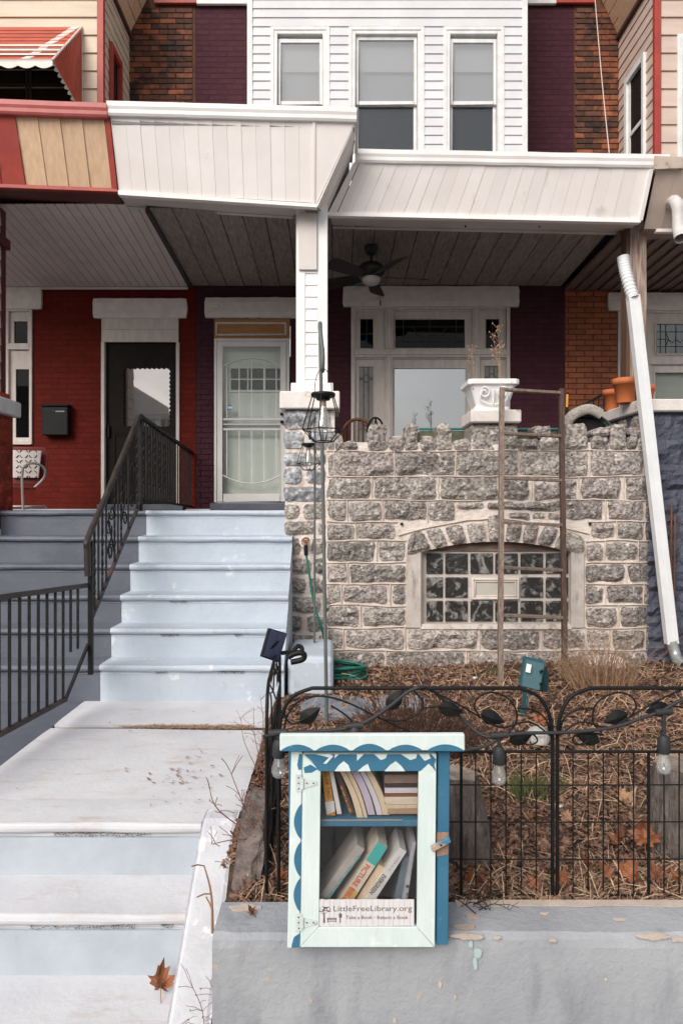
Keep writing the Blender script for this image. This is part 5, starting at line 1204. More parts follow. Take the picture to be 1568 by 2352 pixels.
def lantern(c, s, label):
    """c = centre of its lid's top; s = scale"""
    c = Vector(c); t = thing('cage_lantern', label, 'lantern', c-Vector((0,0,.36*s)), 'cage lanterns')
    MB().lathe(c, [(0,.004*s),(.070*s,.004*s),(.074*s,-.002*s),(.074*s,-.016*s),(.066*s,-.022*s),(.045*s,-.024*s),(.040*s,-.04*s),(0,-.04*s)], 24).build('lid', BLACK_METAL, t)
    N = 6; r0, r1, r2 = .068*s, .132*s, .062*s; z0, z1, z2 = -.01*s, -.222*s, -.292*s
    pt = lambda r, z, k: c+Vector((r*math.cos(2*math.pi*k/N+.35), r*math.sin(2*math.pi*k/N+.35), z))
    mb = MB()
    for k in range(N): mb.tube([pt(r0,z0,k), pt(r1,z1,k), pt(r2,z2,k)], .0036*s, 5); mb.tube([pt(r1,z1,k), pt(r1,z1,k+1)], .0036*s, 5); mb.tube([pt(r2,z2,k), pt(r2,z2,k+1)], .0036*s, 5)
    mb.build('cage', BLACK_METAL, t)
    hd = [c+Vector((.052*s*math.cos(a), 0, .0+.15*s*math.sin(a)**.8)) for a in [math.pi*i/16 for i in range(17)]]
    MB().tube(hd, .0022*s, 5).build('bail_handle', BLACK_METAL, t)
    MB().lathe(c, [(.018*s,-.04*s),(.019*s,-.075*s)], 12).build('bulb_socket', M('tan_socket', (.34,.25,.19), .5), t)
    MB().lathe(c, [(.017*s,-.075*s),(.028*s,-.11*s),(.046*s,-.17*s),(.056*s,-.205*s),(.054*s,-.228*s),(.036*s,-.245*s),(0,-.25*s)], 18).build('bulb', BULB, t)
    MB().tube([c+Vector((0,0,-.085*s)), c+Vector((0,0,-.19*s))], .0035*s, 6).build('filament', BRASS, t)
    return t
lantern(P(742,904,4.155), 1.0, 'larger black wire cage lantern with bulb hanging before the pier')
lantern(P(708,1019,5.60), .74, 'smaller black wire cage lantern with bulb hanging lower before the pier')

# ------------------------------------------------------------------ leaning white downspout
DSP = M('white_downspout_plastic', (.72,.73,.74), .4, (.66,.67,.68), 5, bump=.03)
ds = thing('downspout_pipe', 'white downspout pipe with corrugated top leaning against the slate blue wall', 'pipe', P(1556,1510,6.33))
a, b = P(1452,680,6.36), P(1541,1478,6.27); dx = (b-a).normalized()
mb = MB(); u = Vector((1,0,0))-dx*dx.x; u.normalize(); v = dx.cross(u); w_, d_ = .052, .036
sec = [(-w_,-d_),(-w_*.5,-d_),(-w_*.45,-d_+.006),(w_*.45,-d_+.006),(w_*.5,-d_),(w_,-d_),(w_,d_),(-w_,d_)]
vs = [p+u*x+v*y*(-1 if v.y < 0 else 1) for p in (a, b) for x, y in sec]; n = len(sec)
mb.add(vs, [(i, (i+1) % n, (i+1) % n+n, i+n) for i in range(n)]+[tuple(range(n)), tuple(range(n, 2*n))]); mb.build('pipe', DSP, ds)
c0, c1 = P(1430,590,6.42), a+dx*.02; pts = spline([c0, lerp(c0,c1,.4)+Vector((-.012,0,0)), c1], 24)
MB().tube(pts, [.052+.007*math.sin(i*2.0) for i in range(len(pts))], 12, cap=False).build('corrugated_end', DSP, ds)
GAL = M('galvanised_elbow', (.45,.46,.47), .35, (.35,.36,.37), 6, metal=.6)
MB().tube(spline([b-dx*.02, P(1549,1500,6.25), P(1556,1516,6.2), P(1572,1530,6.1)], 5), .050, 10, cap=False).build('elbow', GAL, ds)

# ------------------------------------------------------------------ urn, pots and things on the wall
URN = M('white_urn_plastic', (.80,.80,.80), .45, (.74,.73,.72), 5, bump=.1, bscale=30, dirt=(.45,.38,.33), dscale=8, dlo=.68, dhi=.76)
uz = Z(941,6.3)
ur = thing('plant_urn', 'white square planter urn with scroll relief on the stone pedestal', 'planter', (X(1125,6.55), 6.54, uz))
uc = Vector((X(1122,6.55), 6.54, 0)); mb = MB()
prof = [(.165,uz),(.170,uz+.03),(.150,uz+.05),(.165,uz+.09),(.205,uz+.22),(.212,uz+.235),(.238,uz+.245),(.238,uz+.292),(.222,uz+.295),(.205,uz+.29),(.19,uz+.22)]
vs = []
for r, z in prof:
    c = .86
    for sx_, sy_ in ((-c,-1),(c,-1),(1,-c),(1,c),(c,1),(-c,1),(-1,c),(-1,-c)): vs.append((uc.x+sx_*r, uc.y+sy_*r*.9, z))
mb.add(vs, [(i*8+k, i*8+(k+1) % 8, i*8+8+(k+1) % 8, i*8+8+k) for i in range(len(prof)-1) for k in range(8)]); mb.build('body', URN, ur, .004)
MB().box(uc.x-.19, uc.x+.19, uc.y-.17, uc.y+.17, uz+.20, uz+.23).build('soil', SOIL, ur)
for s in (-1, 1):
    pts = []
    for k in range(26):
        t = k/25; a_ = t*math.pi*2.6; r = .052*(1-.72*t)
        zz = uz+.165+r*math.sin(a_+1.2); pts.append((uc.x+s*(.085+r*math.cos(a_+1.2)), uc.y-.166-(zz-uz-.05)*.24, zz))
    pts2 = [(uc.x+s*.01, uc.y-.168, uz+.06), (uc.x+s*.06, uc.y-.172, uz+.07), (uc.x+s*.125, uc.y-.182, uz+.11), pts[0]]
    MB().tube(pts, .009, 6).build('relief_scroll', URN, ur); MB().tube(spline(pts2, 4), .008, 6).build('relief_scroll', URN, ur)
MB().tube([(uc.x, uc.y-.17, uz+.06), (uc.x, uc.y-.205, uz+.19)], .009, 6).build('relief_scroll', URN, ur)
# dry stalks in the urn
DRY = M('dry_tan_stalk', (.38,.25,.16), .8, (.28,.17,.10), 9)
dp = thing('dry_plant', 'dry branching weed stalks standing in the white urn', 'plant', (uc.x, uc.y, uz+.22))
mb = MB(); rng = random.Random(4)
for px0, px1, pyt in ((1085,1083,800), (1150,1130,765), (1148,1142,752), (1140,1146,790)):
    p0, p1 = P(px0,884,6.55), P(px1,pyt,6.55); p0.z = uz+.2
    pth = spline([p0, lerp(p0,p1,.5)+Vector((.01,0,0)), p1], 5); mb.tube(pth, [.0035*(1-.6*i/len(pth)) for i in range(len(pth))], 5)
    for k in range(14):
        q = lerp(p0, p1, rng.uniform(.55, 1)); d = Vector((rng.uniform(-.05,.05), rng.uniform(-.03,.03), rng.uniform(.02,.06)))
        mb.tube([q, q+d*.6, q+d], .0018, 4); e = q+d; mb.add([e+Vector((-.006,0,0)), e+Vector((0,-.003,-.008)), e+Vector((.006,0,.002)), e+Vector((0,.003,.01))], [(0,1,2,3)])
mb.build('stalk', DRY, dp)
TERRA = M('orange_terracotta', (.52,.15,.05), .75, (.45,.125,.04), 7, bump=.1, bscale=60)
def pot(px, D, r, h, label, tilt=0):
    c = Vector((X(px,D), D, Z(916,6.4)))
    o = MB().lathe((0,0,0), [(r*.72,0),(r*.98,h*.74),(r*1.06,h*.74),(r*1.1,h),(r*.98,h),(r*.94,h*.8),(0,h*.78)], 24).build('flower_pot', TERRA, origin=None)
    o.location = c; tag(o, label, 'flower pot', 'terracotta pots on the wall cap'); return o
pot(1434, 6.66, .105, .235, 'larger tapered orange terracotta pot at the cap edge, middle of three')
pot(1478, 6.86, .098, .20, 'orange terracotta pot half hidden behind the white downspout')
pot(1404, 7.20, .085, .22, 'orange terracotta pot farthest back beside the black stair rail')
# coiled hose on the wall
HOSE_D = M('dark_green_hose', (.012,.03,.024), .4, (.02,.05,.04), 10); HOSE_G = M('green_garden_hose', (.015,.16,.115), .4, (.012,.12,.09), 6)
hc = thing('hose_reel', 'dark green coiled hose with pale woven strap on top of the stone wall', 'hose', P(1347,985,6.6))
mb = MB(); cc = P(1350,992,6.60)
for k in range(6):
    r = .225-.022*(k % 3); pts = []
    for i in range(40):
        a = 2*math.pi*i/40; pts.append(cc+Vector((r*math.cos(a)-.03*math.sin(a), -.05+k*.028+.12*math.sin(a)*.4, .9*r*math.sin(a)*.88)))
    mb.tube(pts, .014, 6, closed=True)
mb.build('coil', HOSE_D, hc)
MB().tube(spline([P(1297,985,6.5), P(1308,960,6.5), P(1330,945,6.51), P(1355,940,6.52), P(1380,952,6.53)], 6), .024, 8, flat=2.2).build('strap', M('pale_woven_strap', (.42,.38,.34), .9, (.25,.22,.2), 40, bump=.5, bscale=90), hc)
MB().box(cc.x-.17, cc.x+.17, cc.y-.0, cc.y+.05, cc.z-.1, cc.z+.14).build('reel_plate', INTERIOR, hc, .05)
tl_ = thing('hand_tool', 'yellow handled garden tool sticking up behind the stone wall', 'garden tool', P(1302,985,6.7)); MB().tube([P(1301,935,6.7), P(1302,906,6.7)], .012, 8).build('handle', M('yellow_handle', (.62,.30,.04), .5), tl_); MB().tube([P(1300,985,6.7), P(1301,935,6.7)], .014, 8).build('shaft', BLACK_METAL, tl_)
MB().tube([P(1302,906,6.7), P(1302.3,901,6.7)], .012, 8).build('end_cap', BLACK_METAL, tl_)
# black stair rail on the far porch
srl = thing('iron_railing', 'small black stair rail on the orange house porch behind the pots', 'railing', P(1350,960,8.0)); p0, p1 = P(1300,952,8.0), P(1402,895,8.0)
MB().tube([p0, p1], .014, 6).build('handrail', BLACK_METAL, srl)
for i in range(9): q = lerp(p0, p1, (i+.5)/9); MB().tube([q, (q.x,q.y,.55)], .008, 5).build('baluster', BLACK_METAL, srl)
MB().tube([(p0.x,8.0,.6), (p1.x,8.0,.6)], .010, 5).build('bottom_rail', BLACK_METAL, srl); MB().tube([(p1.x,8.0,-.016), p1], .016, 6).build('post', BLACK_METAL, srl)
# stones lying in the crenels
PEB = M('smooth_pale_pebble', (.50,.44,.39), .8, (.42,.36,.31), 8)
for px, py, w, lab in ((911,1006,.075,'flat pale pebble lying in the first gap of the parapet'), (979,1008,.062,'flat pale pebble lying in the second gap of the parapet')):
    c = P(px, py, 6.45); c.z = Z(1008,6.35)-.004
    tag(MB().lathe((0,0,0), [(0,0),(w*.8,.006),(w,.02),(w*.8,.038),(0,.044)], 14, sy=.7).build('pebble', PEB), lab, 'pebble', 'pebbles on the parapet').location = c
# porch furniture seen over the wall
WICK = M('brown_wicker', (.22,.09,.035), .6, (.15,.06,.025), 20)
wc = thing('wicker_chair', 'brown wicker chair back seen over the parapet beside the pier', 'chair', (X(822,7.4), 7.5, -.016))
c = P(822,1000,7.4); arc = [c+Vector((.17*math.cos(a), 0, .175*math.sin(a))) for a in [math.pi*i/14 for i in range(15)]]
arc = [arc[0]-Vector((0,0,.5))]+arc+[arc[-1]-Vector((0,0,.5))]
MB().tube(arc, .018, 8).build('back_frame', WICK, wc)
for i in range(7): x = c.x-.14+i*.047; MB().tube([(x,7.4,c.z-.5), (x,7.4,c.z+.17*math.sqrt(max(0,1-((x-c.x)/.17)**2)))], .007, 5).build('spindle', WICK, wc)
MB().lathe((c.x,7.6,c.z-.52), [(.24,0),(.25,.03),(.2,.05),(0,.05)], 16).build('seat', WICK, wc)
for sx_ in (-.17,.17):
    for yy_ in (7.42, 7.78): MB().tube([(c.x+sx_,yy_,-.016), (c.x+sx_,yy_,c.z-.5)], .014, 6).build('leg', WICK, wc)
ic = thing('iron_chair', 'black bent iron chair back seen over the parapet by the window', 'chair', (X(860,7.2), 7.3, -.016))
c = P(862,992,7.2); arc = [c+Vector((.085*math.cos(a), 0, .15*math.sin(a))) for a in [math.pi*i/14 for i in range(15)]]; arc = [arc[0]-Vector((0,0,.4))]+arc+[arc[-1]-Vector((0,0,.4))]
MB().tube(arc, .011, 8).build('back_frame', BLACK_METAL, ic)
MB().tube(spline([c+Vector((-.05,0,-.2)), c+Vector((-.01,0,.02)), c+Vector((.0,0,.14))], 5), .007, 6).build('back_scroll', BLACK_METAL, ic); MB().tube(spline([c+Vector((.05,0,-.2)), c+Vector((.03,0,.02)), c+Vector((.0,0,.14))], 5), .007, 6).build('back_scroll', BLACK_METAL, ic)
MB().lathe((c.x,7.4,c.z-.42), [(.2,0),(.21,.015),(0,.02)], 16).build('seat', BLACK_METAL, ic)
for sx_ in (-.14,.14):
    for yy_ in (7.26, 7.54): MB().tube([(c.x+sx_,yy_,-.016), (c.x+sx_*.7,yy_,c.z-.41)], .010, 6).build('leg', BLACK_METAL, ic)
TEAL = M('teal_paint', (.02,.15,.14), .5, (.03,.2,.18), 8); tp_ = thing('planter_box', 'teal edged planter box standing on the porch behind the parapet', 'planter', (X(1130,7.0), 7.1, -.016))
MB().box(X(962,7.0), X(1280,7.0), 6.98, 7.02, Z(988,7.0), Z(983,7.0)).build('rim', TEAL, tp_, .004); MB().box(X(964,7.0), X(1278,7.0), 7.0, 7.3, -.016, Z(990,7.0)).build('box', M('green_planter_side', (.06,.09,.06), .8, (.16,.12,.08), 14), tp_)

# ------------------------------------------------------------------ ceiling fan
FAN = M('dark_bronze_fan', (.012,.010,.010), .45, (.018,.015,.014), 6); fc = P(852,570,7.63)
fan = thing('ceiling_fan', 'dark ceiling fan with white globe light over the porch', 'ceiling fan', fc)
MB().lathe(fc, [(.075,.02),(.075,-.02),(.05,-.07),(.02,-.08)], 20).build('canopy', FAN, fan); MB().tube([fc-Vector((0,0,.07)), fc-Vector((0,0,.2))], .016, 8).build('rod', FAN, fan)
mz = fc-Vector((0,0,.27)); MB().lathe(mz, [(.03,.11),(.11,.09),(.15,.05),(.155,.0),(.12,-.04),(.07,-.06)], 24).build('motor', FAN, fan)
MB().lathe(mz, [(.10,-.062),(.108,-.072),(.10,-.10),(.075,-.13),(.035,-.146),(0,-.148)], 24).build('globe', M('frosted_white_globe', (.50,.45,.42), .35), fan)
for k in range(5):
    a = R(8+72*k); ca, sa = math.cos(a), math.sin(a); f = lambda r, s, z: mz+Vector((ca*r-sa*s, sa*r+ca*s, z))
    q = [(.14,-.05),(.24,-.075),(.6,-.09),(.65,-.06),(.65,.06),(.6,.09),(.24,.075),(.14,.05)]
    MB().slab([f(r, s, -.055+s*.34) for r, s in q], (0,0,.008)).build('blade', FAN, fan, .002)
MB().tube([mz+Vector((.1,-.05,-.1)), mz+Vector((.1,-.05,-.33))], .002, 4).build('pull_chain', FAN, fan); MB().lathe(mz+Vector((.1,-.05,-.36)), [(.003,.04),(.009,.02),(.009,-.02),(.004,-.03)], 8).build('chain_pull', FAN, fan)

# ------------------------------------------------------------------ things on the red house's porch
mbx = thing('mailbox', 'black metal mailbox on the red brick wall', 'mailbox', P(128,1000,FAC-.02)); x0, x1, z0, z1 = X(97,FAC-.1), X(160,FAC-.1), Z(1000,FAC-.1), Z(929,FAC-.1)
MB().box(x0+.01, x1-.01, FAC-.13, FAC-.012, z0, z1-.03).build('box', BLACK_METAL, mbx, .01); MB().box(x0, x1, FAC-.145, FAC-.012, z1-.028, z1).build('lid', BLACK_METAL, mbx, .008)
MB().box((x0+x1)/2+.01, x1-.05, FAC-.134, FAC-.131, z1-.10, z1-.085).build('name_slot', M('dull_steel', (.2,.2,.2), .4, metal=.6), mbx); MB().lathe((0,0,0), [(.006,-.004),(.006,.004)], 8).build('lock', M('dull_steel', (.2,.2,.2)), mbx).location = Vector(((x0+x1)/2-.02, FAC-.133, z1-.08))-W[mbx]
CHW = M('white_chair_enamel', (.66,.60,.57), .45, (.58,.52,.49), 6, dirt=(.25,.14,.09), dscale=10, dlo=.66, dhi=.74); CHR = M('red_chair_enamel', (.16,.02,.014), .5)
ch = thing('metal_chair', 'white patterned steel lawn chair on the red house porch', 'chair', (X(60,7.7), 7.7, -.016)); Dc = 7.75
def cp(px, py, d=0): return P(px, py, Dc+d)
MB().slab([cp(24,1098), cp(89,1098), cp(96,1036), cp(24,1034)], (0,.012,.004)).build('back_panel', CHW, ch, .006)
MB().slab([cp(15,1112,.05), cp(92,1112,.05), cp(108,1092,.05), cp(112,1045,.05), cp(104,1028,.05), cp(15,1026,.05)], (0,.012,.004)).build('back_shell', CHR, ch, .006)
mb = MB()
for i, cx in enumerate((34, 55, 76, 97)):
    for j, cyy in enumerate((1042, 1066, 1090)):
        for s in range(4):
            a0 = R(20+90*s)
            pts = [cp(cx+(9.5*math.cos(a0+R(50)*k/4)), cyy+(9.5*math.sin(a0+R(50)*k/4)), -.004) for k in range(5)]
            if all(27 < (p.x*F/p.y+VX) < 90 for p in pts): mb.tube(pts, .0042, 4)
mb.build('cut_out', INTERIOR, ch)
MB().tube(spline([cp(54,1170,-.25), cp(52,1120,-.25), cp(52,1085,-.25), cp(58,1070,-.25), cp(76,1064,-.2), cp(96,1070,-.1), cp(105,1084,-.05), cp(100,1100,0), cp(78,1122,.0)], 5), .014, 8).build('arm_tube', CHW, ch)
MB().slab([cp(-10,1116,-.3), cp(78,1122,-.2), cp(84,1118,.05), cp(-10,1108,.05)], (0,0,-.02)).build('seat', CHR, ch)
MB().tube(spline([cp(54,1170,-.25), cp(60,1167,-.2), cp(100,1163,.2), cp(106,1167,.22)], 4), .014, 8).build('base_tube', CHW, ch); MB().tube([cp(10,1163,.2), cp(98,1163,.2)], .012, 8).build('base_tube', CHW, ch)

# ------------------------------------------------------------------ spigot, hose, wire
spg = thing('water_spigot', 'rusty red spigot in a round collar on the stone pier', 'spigot', P(703,1243,6.4)); c = P(703,1245,6.41)
mb = MB().tube([c+Vector((.052*math.cos(2*math.pi*i/20),0,.052*math.sin(2*math.pi*i/20))) for i in range(20)], .013, 6, closed=True); mb.build('collar', MORTAR, spg)
RUST = M('rusty_red_brass', (.26,.09,.05), .6, (.16,.07,.04), 12); MB().tube([c+Vector((0,.02,0)), c+Vector((0,-.06,0)), c+Vector((0,-.085,-.03))], .014, 8).build('body', RUST, spg)
mb = MB().tube([c+Vector((.026*math.cos(2*math.pi*i/12),-.075,.02+.02*math.sin(2*math.pi*i/12))) for i in range(12)], .007, 6, closed=True); mb.bar(c+Vector((-.026,-.075,.02)), c+Vector((.026,-.075,.02)), .008); mb.build('wheel_handle', RUST, spg)
hs = thing('garden_hose', 'green garden hose running down from the spigot into a loose coil', 'hose', P(800,1560,5.8))
gz = soil_z(.1, 5.8)+.02
MB().tube([c+Vector((0,-.085,-.025)), c+Vector((.004,-.09,-.12))], .019, 10).build('connector', BLACK_METAL, hs)
run = [c+Vector((.004,-.09,-.11)), P(712,1330,6.3), P(722,1390,6.28), P(738,1440,6.25), P(744,1475,6.3), P(735,1492,6.32), P(715,1498,6.33), P(700,1492,6.34)]
mb = MB().tube(spline(run, 7), .0115, 8)
rng = random.Random(8)
for k in range(5):
    pts = []; rr_ = rng.uniform(.17,.26); ox, oy = rng.uniform(-.05,.05), rng.uniform(-.06,.06)
    for i in range(28): a = 2*math.pi*i/28; pts.append((.03+ox+rr_*1.05*math.cos(a), 5.85+oy+rr_*.8*math.sin(a), gz+.004+k*.018+.012*math.sin(a*2+k)))
    mb.tube(pts, .0115, 8, closed=True)
mb.tube(spline([P(700,1492,6.34), P(690,1500,6.25), P(712,1494,6.2), P(735,1490,6.2), P(748,1486,6.2)], 6), .0115, 8)
mb.build('coil', HOSE_G, hs)
wr = MB().tube(spline([P(1364,-20,8.55), P(1380,170,8.0), P(1398,352,7.5)], 10), .006, 5)
tag(wr.build('service_wire', M('white_cable', (.60,.50,.44), .6), origin=P(1398,352,7.5)), 'thin white cable hanging down the sooty brick of the upper wall', 'cable')
stk = thing('garden_stakes', 'rusty brown garden stakes leaning at the slate blue wall', 'stakes', (X(1530,6.4), 6.4, -1.45)); RSTK = M('rusty_stake', (.17,.08,.05), .8, (.10,.05,.03), 10)
for a, b in (((1529,1500),(1528,1190)), ((1537,1505),(1541,1155)), ((1545,1505),(1549,1180))): MB().tube([P(a[0],a[1],6.36), P(b[0],b[1],6.40)], .010, 6).build('stake', RSTK, stk)

# ------------------------------------------------------------------ garden fence panels
PW, PH, PM = .981, .755, .527
def leaf_plate(c, ang, L, Wd, ud, nrm):
    mb = MB(); n = 8; pts = []
    for s in (1, -1):
        for k in range(n+1) if s == 1 else range(n-1, 0, -1):
            t = k/n; w = Wd/2*math.sin(math.pi*t**.8)*(1-.15*t); pts.append((t*L-L/2, s*w))
    ca, sa = math.cos(ang), math.sin(ang)
    f = lambda x, y, d: c+ud*(x*ca-y*sa)+Vector((0,0,1))*(x*sa+y*ca)+nrm*d
    mid = [f(0,0,-.006), f(0,0,.001)]
    m = len(pts); fr = [f(x,y,abs(y)*.12) for x, y in pts]; bk = [p+nrm*.002 for p in fr]
    mb.add(fr+bk+mid, [(i, (i+1) % m, 2*m) for i in range(m)]+[(m+(i+1) % m, m+i, 2*m+1) for i in range(m)]+[(i, i+m, (i+1) % m+m, (i+1) % m) for i in range(m)])
    return mb
def fence_panel(o, ud, label, flip=False, seed=0, leaves=True):
    o, ud = Vector(o), Vector(ud).normalized(); nrm = Vector((-ud.y, ud.x, 0)); rng = random.Random(seed)
    t = thing('garden_fence_panel', label, 'garden fence', o, 'wire garden fence panels')
    f = lambda u, v, d=0: o+ud*((PW-u) if flip else u)+Vector((0,0,v))+nrm*d
    fp = lambda px, py, d=0: f((px-640)/640, (2065-py)/640, d)
    MB().tube([f(0,-.06), f(0,.3)]+spline([f(0,.58), f(.012,.66), f(.05,.725), f(.12,PH)], 5)+spline([f(PW-.12,PH), f(PW-.05,.725), f(PW-.012,.66), f(PW,.58)], 5)+[f(PW,.3), f(PW,-.06)], .0068, 8).build('frame', BLACK_METAL, t)
    MB().tube([f(0,PM), f(PW,PM)], .0052, 8).build('mid_rail', BLACK_METAL, t)
    MB().tube([f(0,.012), f(PW,.012)], .004, 6).build('bottom_rail', BLACK_METAL, t)
    for u in (.327, .654): MB().tube([f(u,-.05), f(u,PM)], .0052, 8).build('stake', BLACK_METAL, t)
    k = 0; u = .052
    while u < PW-.02:
        if min(abs(u-.327), abs(u-.654)) > .02: MB().tube([f(u,.0,.004), f(u,PM,.004)], .0026, 5).build('wire', BLACK_METAL, t)
        u += .0545
    for v in (.139, .273, .406): MB().tube([f(0,v,.001), f(PW*.5,v+.002,.001), f(PW,v,.001)], .0026, 5).build('wire', BLACK_METAL, t)
    vines = [[(650,1715),(658,1650),(690,1610),(740,1600),(800,1616),(870,1650),(960,1690),(1050,1718)],
             [(980,1584),(1040,1612),(1105,1650),(1150,1672),(1215,1660),(1262,1690)],
             [(1166,1684),(1184,1662),(1184,1632),(1166,1606),(1131,1592),(1100,1600),(1088,1622),(1100,1645)],
             [(700,1652),(672,1664),(655,1645),(660,1618),(690,1603)],
             [(950,1588),(970,1612),(962,1638),(919,1656),(874,1652)], [(969,1628),(1010,1624),(1060,1632)],
             [(1186,1627),(1228,1634),(1254,1656),(1262,1690)], [(1160,1690),(1200,1684),(1226,1690),(1232,1704),(1212,1712),(1196,1702)],
             [(760,1622),(800,1650),(828,1690),(832,1726)]]
    for vn in vines:
        MB().tube(spline([fp(a,b,rng.uniform(-.004,.004)) for a, b in vn], 6), .0034, 6).build('vine', BLACK_METAL, t)
    if leaves:
        for px, py, an in ((712,1645,35), (908,1610,50), (1036,1633,-12), (1132,1652,-20), (1197,1697,18)):
            leaf_plate(fp(px,py,.006), R(180-an if flip else an), .094, .058, ud, nrm).build('leaf', BLACK_METAL, t)
    return t
FZ = -1.398
fence_panel((X(640,2.45), 2.45, FZ), (1,.0,0), 'black wire fence panel with iron leaves behind the book box', seed=1)
fence_panel((X(1279,2.45), 2.45, FZ), (1,.0,0), 'black wire fence panel with iron leaves at the right', flip=True, seed=2)
fence_panel((X(611,2.45), 2.47, FZ-.01), (-.03,1,0), 'black wire fence panel turned edge-on beside the white landing', seed=3)

# string of bulbs
stg = thing('string_lights', 'black string lights with clear bulbs woven through the garden fence', 'string lights', P(1148,1690,2.43))
CABLE = M('black_rubber_cable', (.025,.025,.027), .6)
DS = 2.425
cab = [(604,1692,2.40), (650,1684,2.42), (720,1680,DS), (800,1672,DS), (850,1652,DS), (900,1618,DS), (935,1590,DS), (965,1578,DS), (990,1584,2.47), (1020,1610,2.48), (1070,1660,2.48), (1110,1690,2.44), (1148,1690,DS), (1200,1684,DS), (1300,1682,DS), (1400,1672,DS), (1470,1650,DS), (1520,1632,DS), (1568,1606,DS), (1640,1590,DS), (1700,1600,DS)]
MB().tube(spline([P(*c) for c in cab], 6), .0062, 8).build('cable', CABLE, stg)
MB().tube(spline([P(1035,1727,DS), P(1090,1720,DS), P(1130,1706,DS), P(1148,1688,DS)], 6), .005, 8).build('cable', CABLE, stg)
for px, py, pj, D in ((1145,1722,1690,DS), (1523,1697,1636,DS), (640,1706,1684,2.42), (814,1676,1668,DS)):
    c = P(px, py, D); j = P(px, pj, D)
    MB().tube([j+Vector((-.03,0,.0)), j+Vector((.03,0,.004))], .012, 8).build('junction', CABLE, stg)
    MB().tube([j, c+Vector((0,0,.01))], .007, 8).build('drop', CABLE, stg)
    MB().lathe(c, [(.012,.012),(.021,.0),(.0225,-.045),(.020,-.05)], 14).build('socket', CABLE, stg)
    if px != 814:
        MB().lathe(c, [(.016,-.048),(.018,-.065),(.0245,-.085),(.026,-.1),(.022,-.116),(.012,-.124),(0,-.126)], 16).build('bulb', BULB, stg)
        MB().tube([c+Vector((0,0,-.05)), c+Vector((0,0,-.085))], .004, 6).build('filament', M('pale_filament', (.6,.55,.45), .4), stg)

# solar panel clipped to the side panel
PV = bpy.data.materials.new('solar_cells'); PV.use_nodes = True; PV.node_tree.nodes['Principled BSDF'].inputs['Base Color'].default_value = (.07,.085,.16,1); PV.node_tree.nodes['Principled BSDF'].inputs['Roughness'].default_value = .4
sp_ = thing('solar_panel', 'small blue solar panel clipped on top of the side fence', 'solar panel', P(650,1520,3.0))
q = [P(602,1508,2.95), P(640,1521,3.05), P(660,1455,3.10), P(620,1443,3.0)]; nrm = (q[1]-q[0]).cross(q[3]-q[0]).normalized(); nrm = -nrm if nrm.y > 0 else nrm
MB().slab(q, -nrm*.014).build('casing', BLACK_METAL, sp_, .002)
for i in range(2):
    for j in range(9):
        u0, u1, v0, v1 = .05+i*.46, .05+i*.46+.44, .04+j*.103, .04+j*.103+.098
        MB().slab([quadpt(q,u0,v0)+nrm*.001, quadpt(q,u1,v0)+nrm*.001, quadpt(q,u1,v1)+nrm*.001, quadpt(q,u0,v1)+nrm*.001], nrm*-.0008).build('cell', PV, sp_)
MB().tube([P(648,1500,3.08), P(664,1498,3.05), P(672,1508,3.03)], .010, 8).build('bracket', BLACK_METAL, sp_)
MB().tube(spline([P(662,1510,3.03), P(672,1503,3.03), P(690,1499,3.03), P(699,1505,3.03), P(694,1515,3.03), P(668,1521,3.03)], 4), .013, 8).build('clip', BLACK_METAL, sp_); MB().tube(spline([P(672,1498,3.03), P(684,1484,3.05), P(694,1490,3.05), P(690,1500,3.04)], 4), .010, 8).build('clip_handle', BLACK_METAL, sp_)

# ------------------------------------------------------------------ book exchange box
K = .3046
def zq(zx, zy, D): return P(624.6+zx*K, 1653.3+zy*K, D)
MINT = M('mint_white_paint', (.67,.75,.735), .55, (.58,.68,.66), 5, nstretch=(3,3,.8), bump=.35, bscale=22, bstretch=(4,4,.6), bdist=.006, dirt=(.74,.80,.79), dscale=7, dlo=.58, dhi=.64, dirt2=(.16,.12,.10), d2scale=22, d2lo=.72, d2hi=.735, dirt3=(.30,.36,.36), d3scale=14, d3lo=.62, d3hi=.80, d3stretch=(4,4,.5))
BLUE = M('teal_blue_paint', (.045,.165,.265), .5, (.035,.14,.235), 7, bump=.3, bscale=30, bstretch=(3,3,.7), bdist=.005, dirt=(.10,.27,.38), dscale=16, dlo=.66, dhi=.72, dirt2=(.34,.22,.15), d2scale=18, d2lo=.77, d2hi=.79)
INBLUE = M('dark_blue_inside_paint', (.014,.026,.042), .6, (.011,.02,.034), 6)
DF = 2.125
lib = thing('book_exchange_box', 'mint and blue painted book exchange box standing on the grey wall', 'book box', (X(848,2.25), 2.25, -1.37))
def poly(pts, D, th, mat, name, par=None, bev=.0, **k): return MB().slab([zq(a,b,D) for a, b in pts], (0,th,0)).build(name, mat, par or lib, bev)
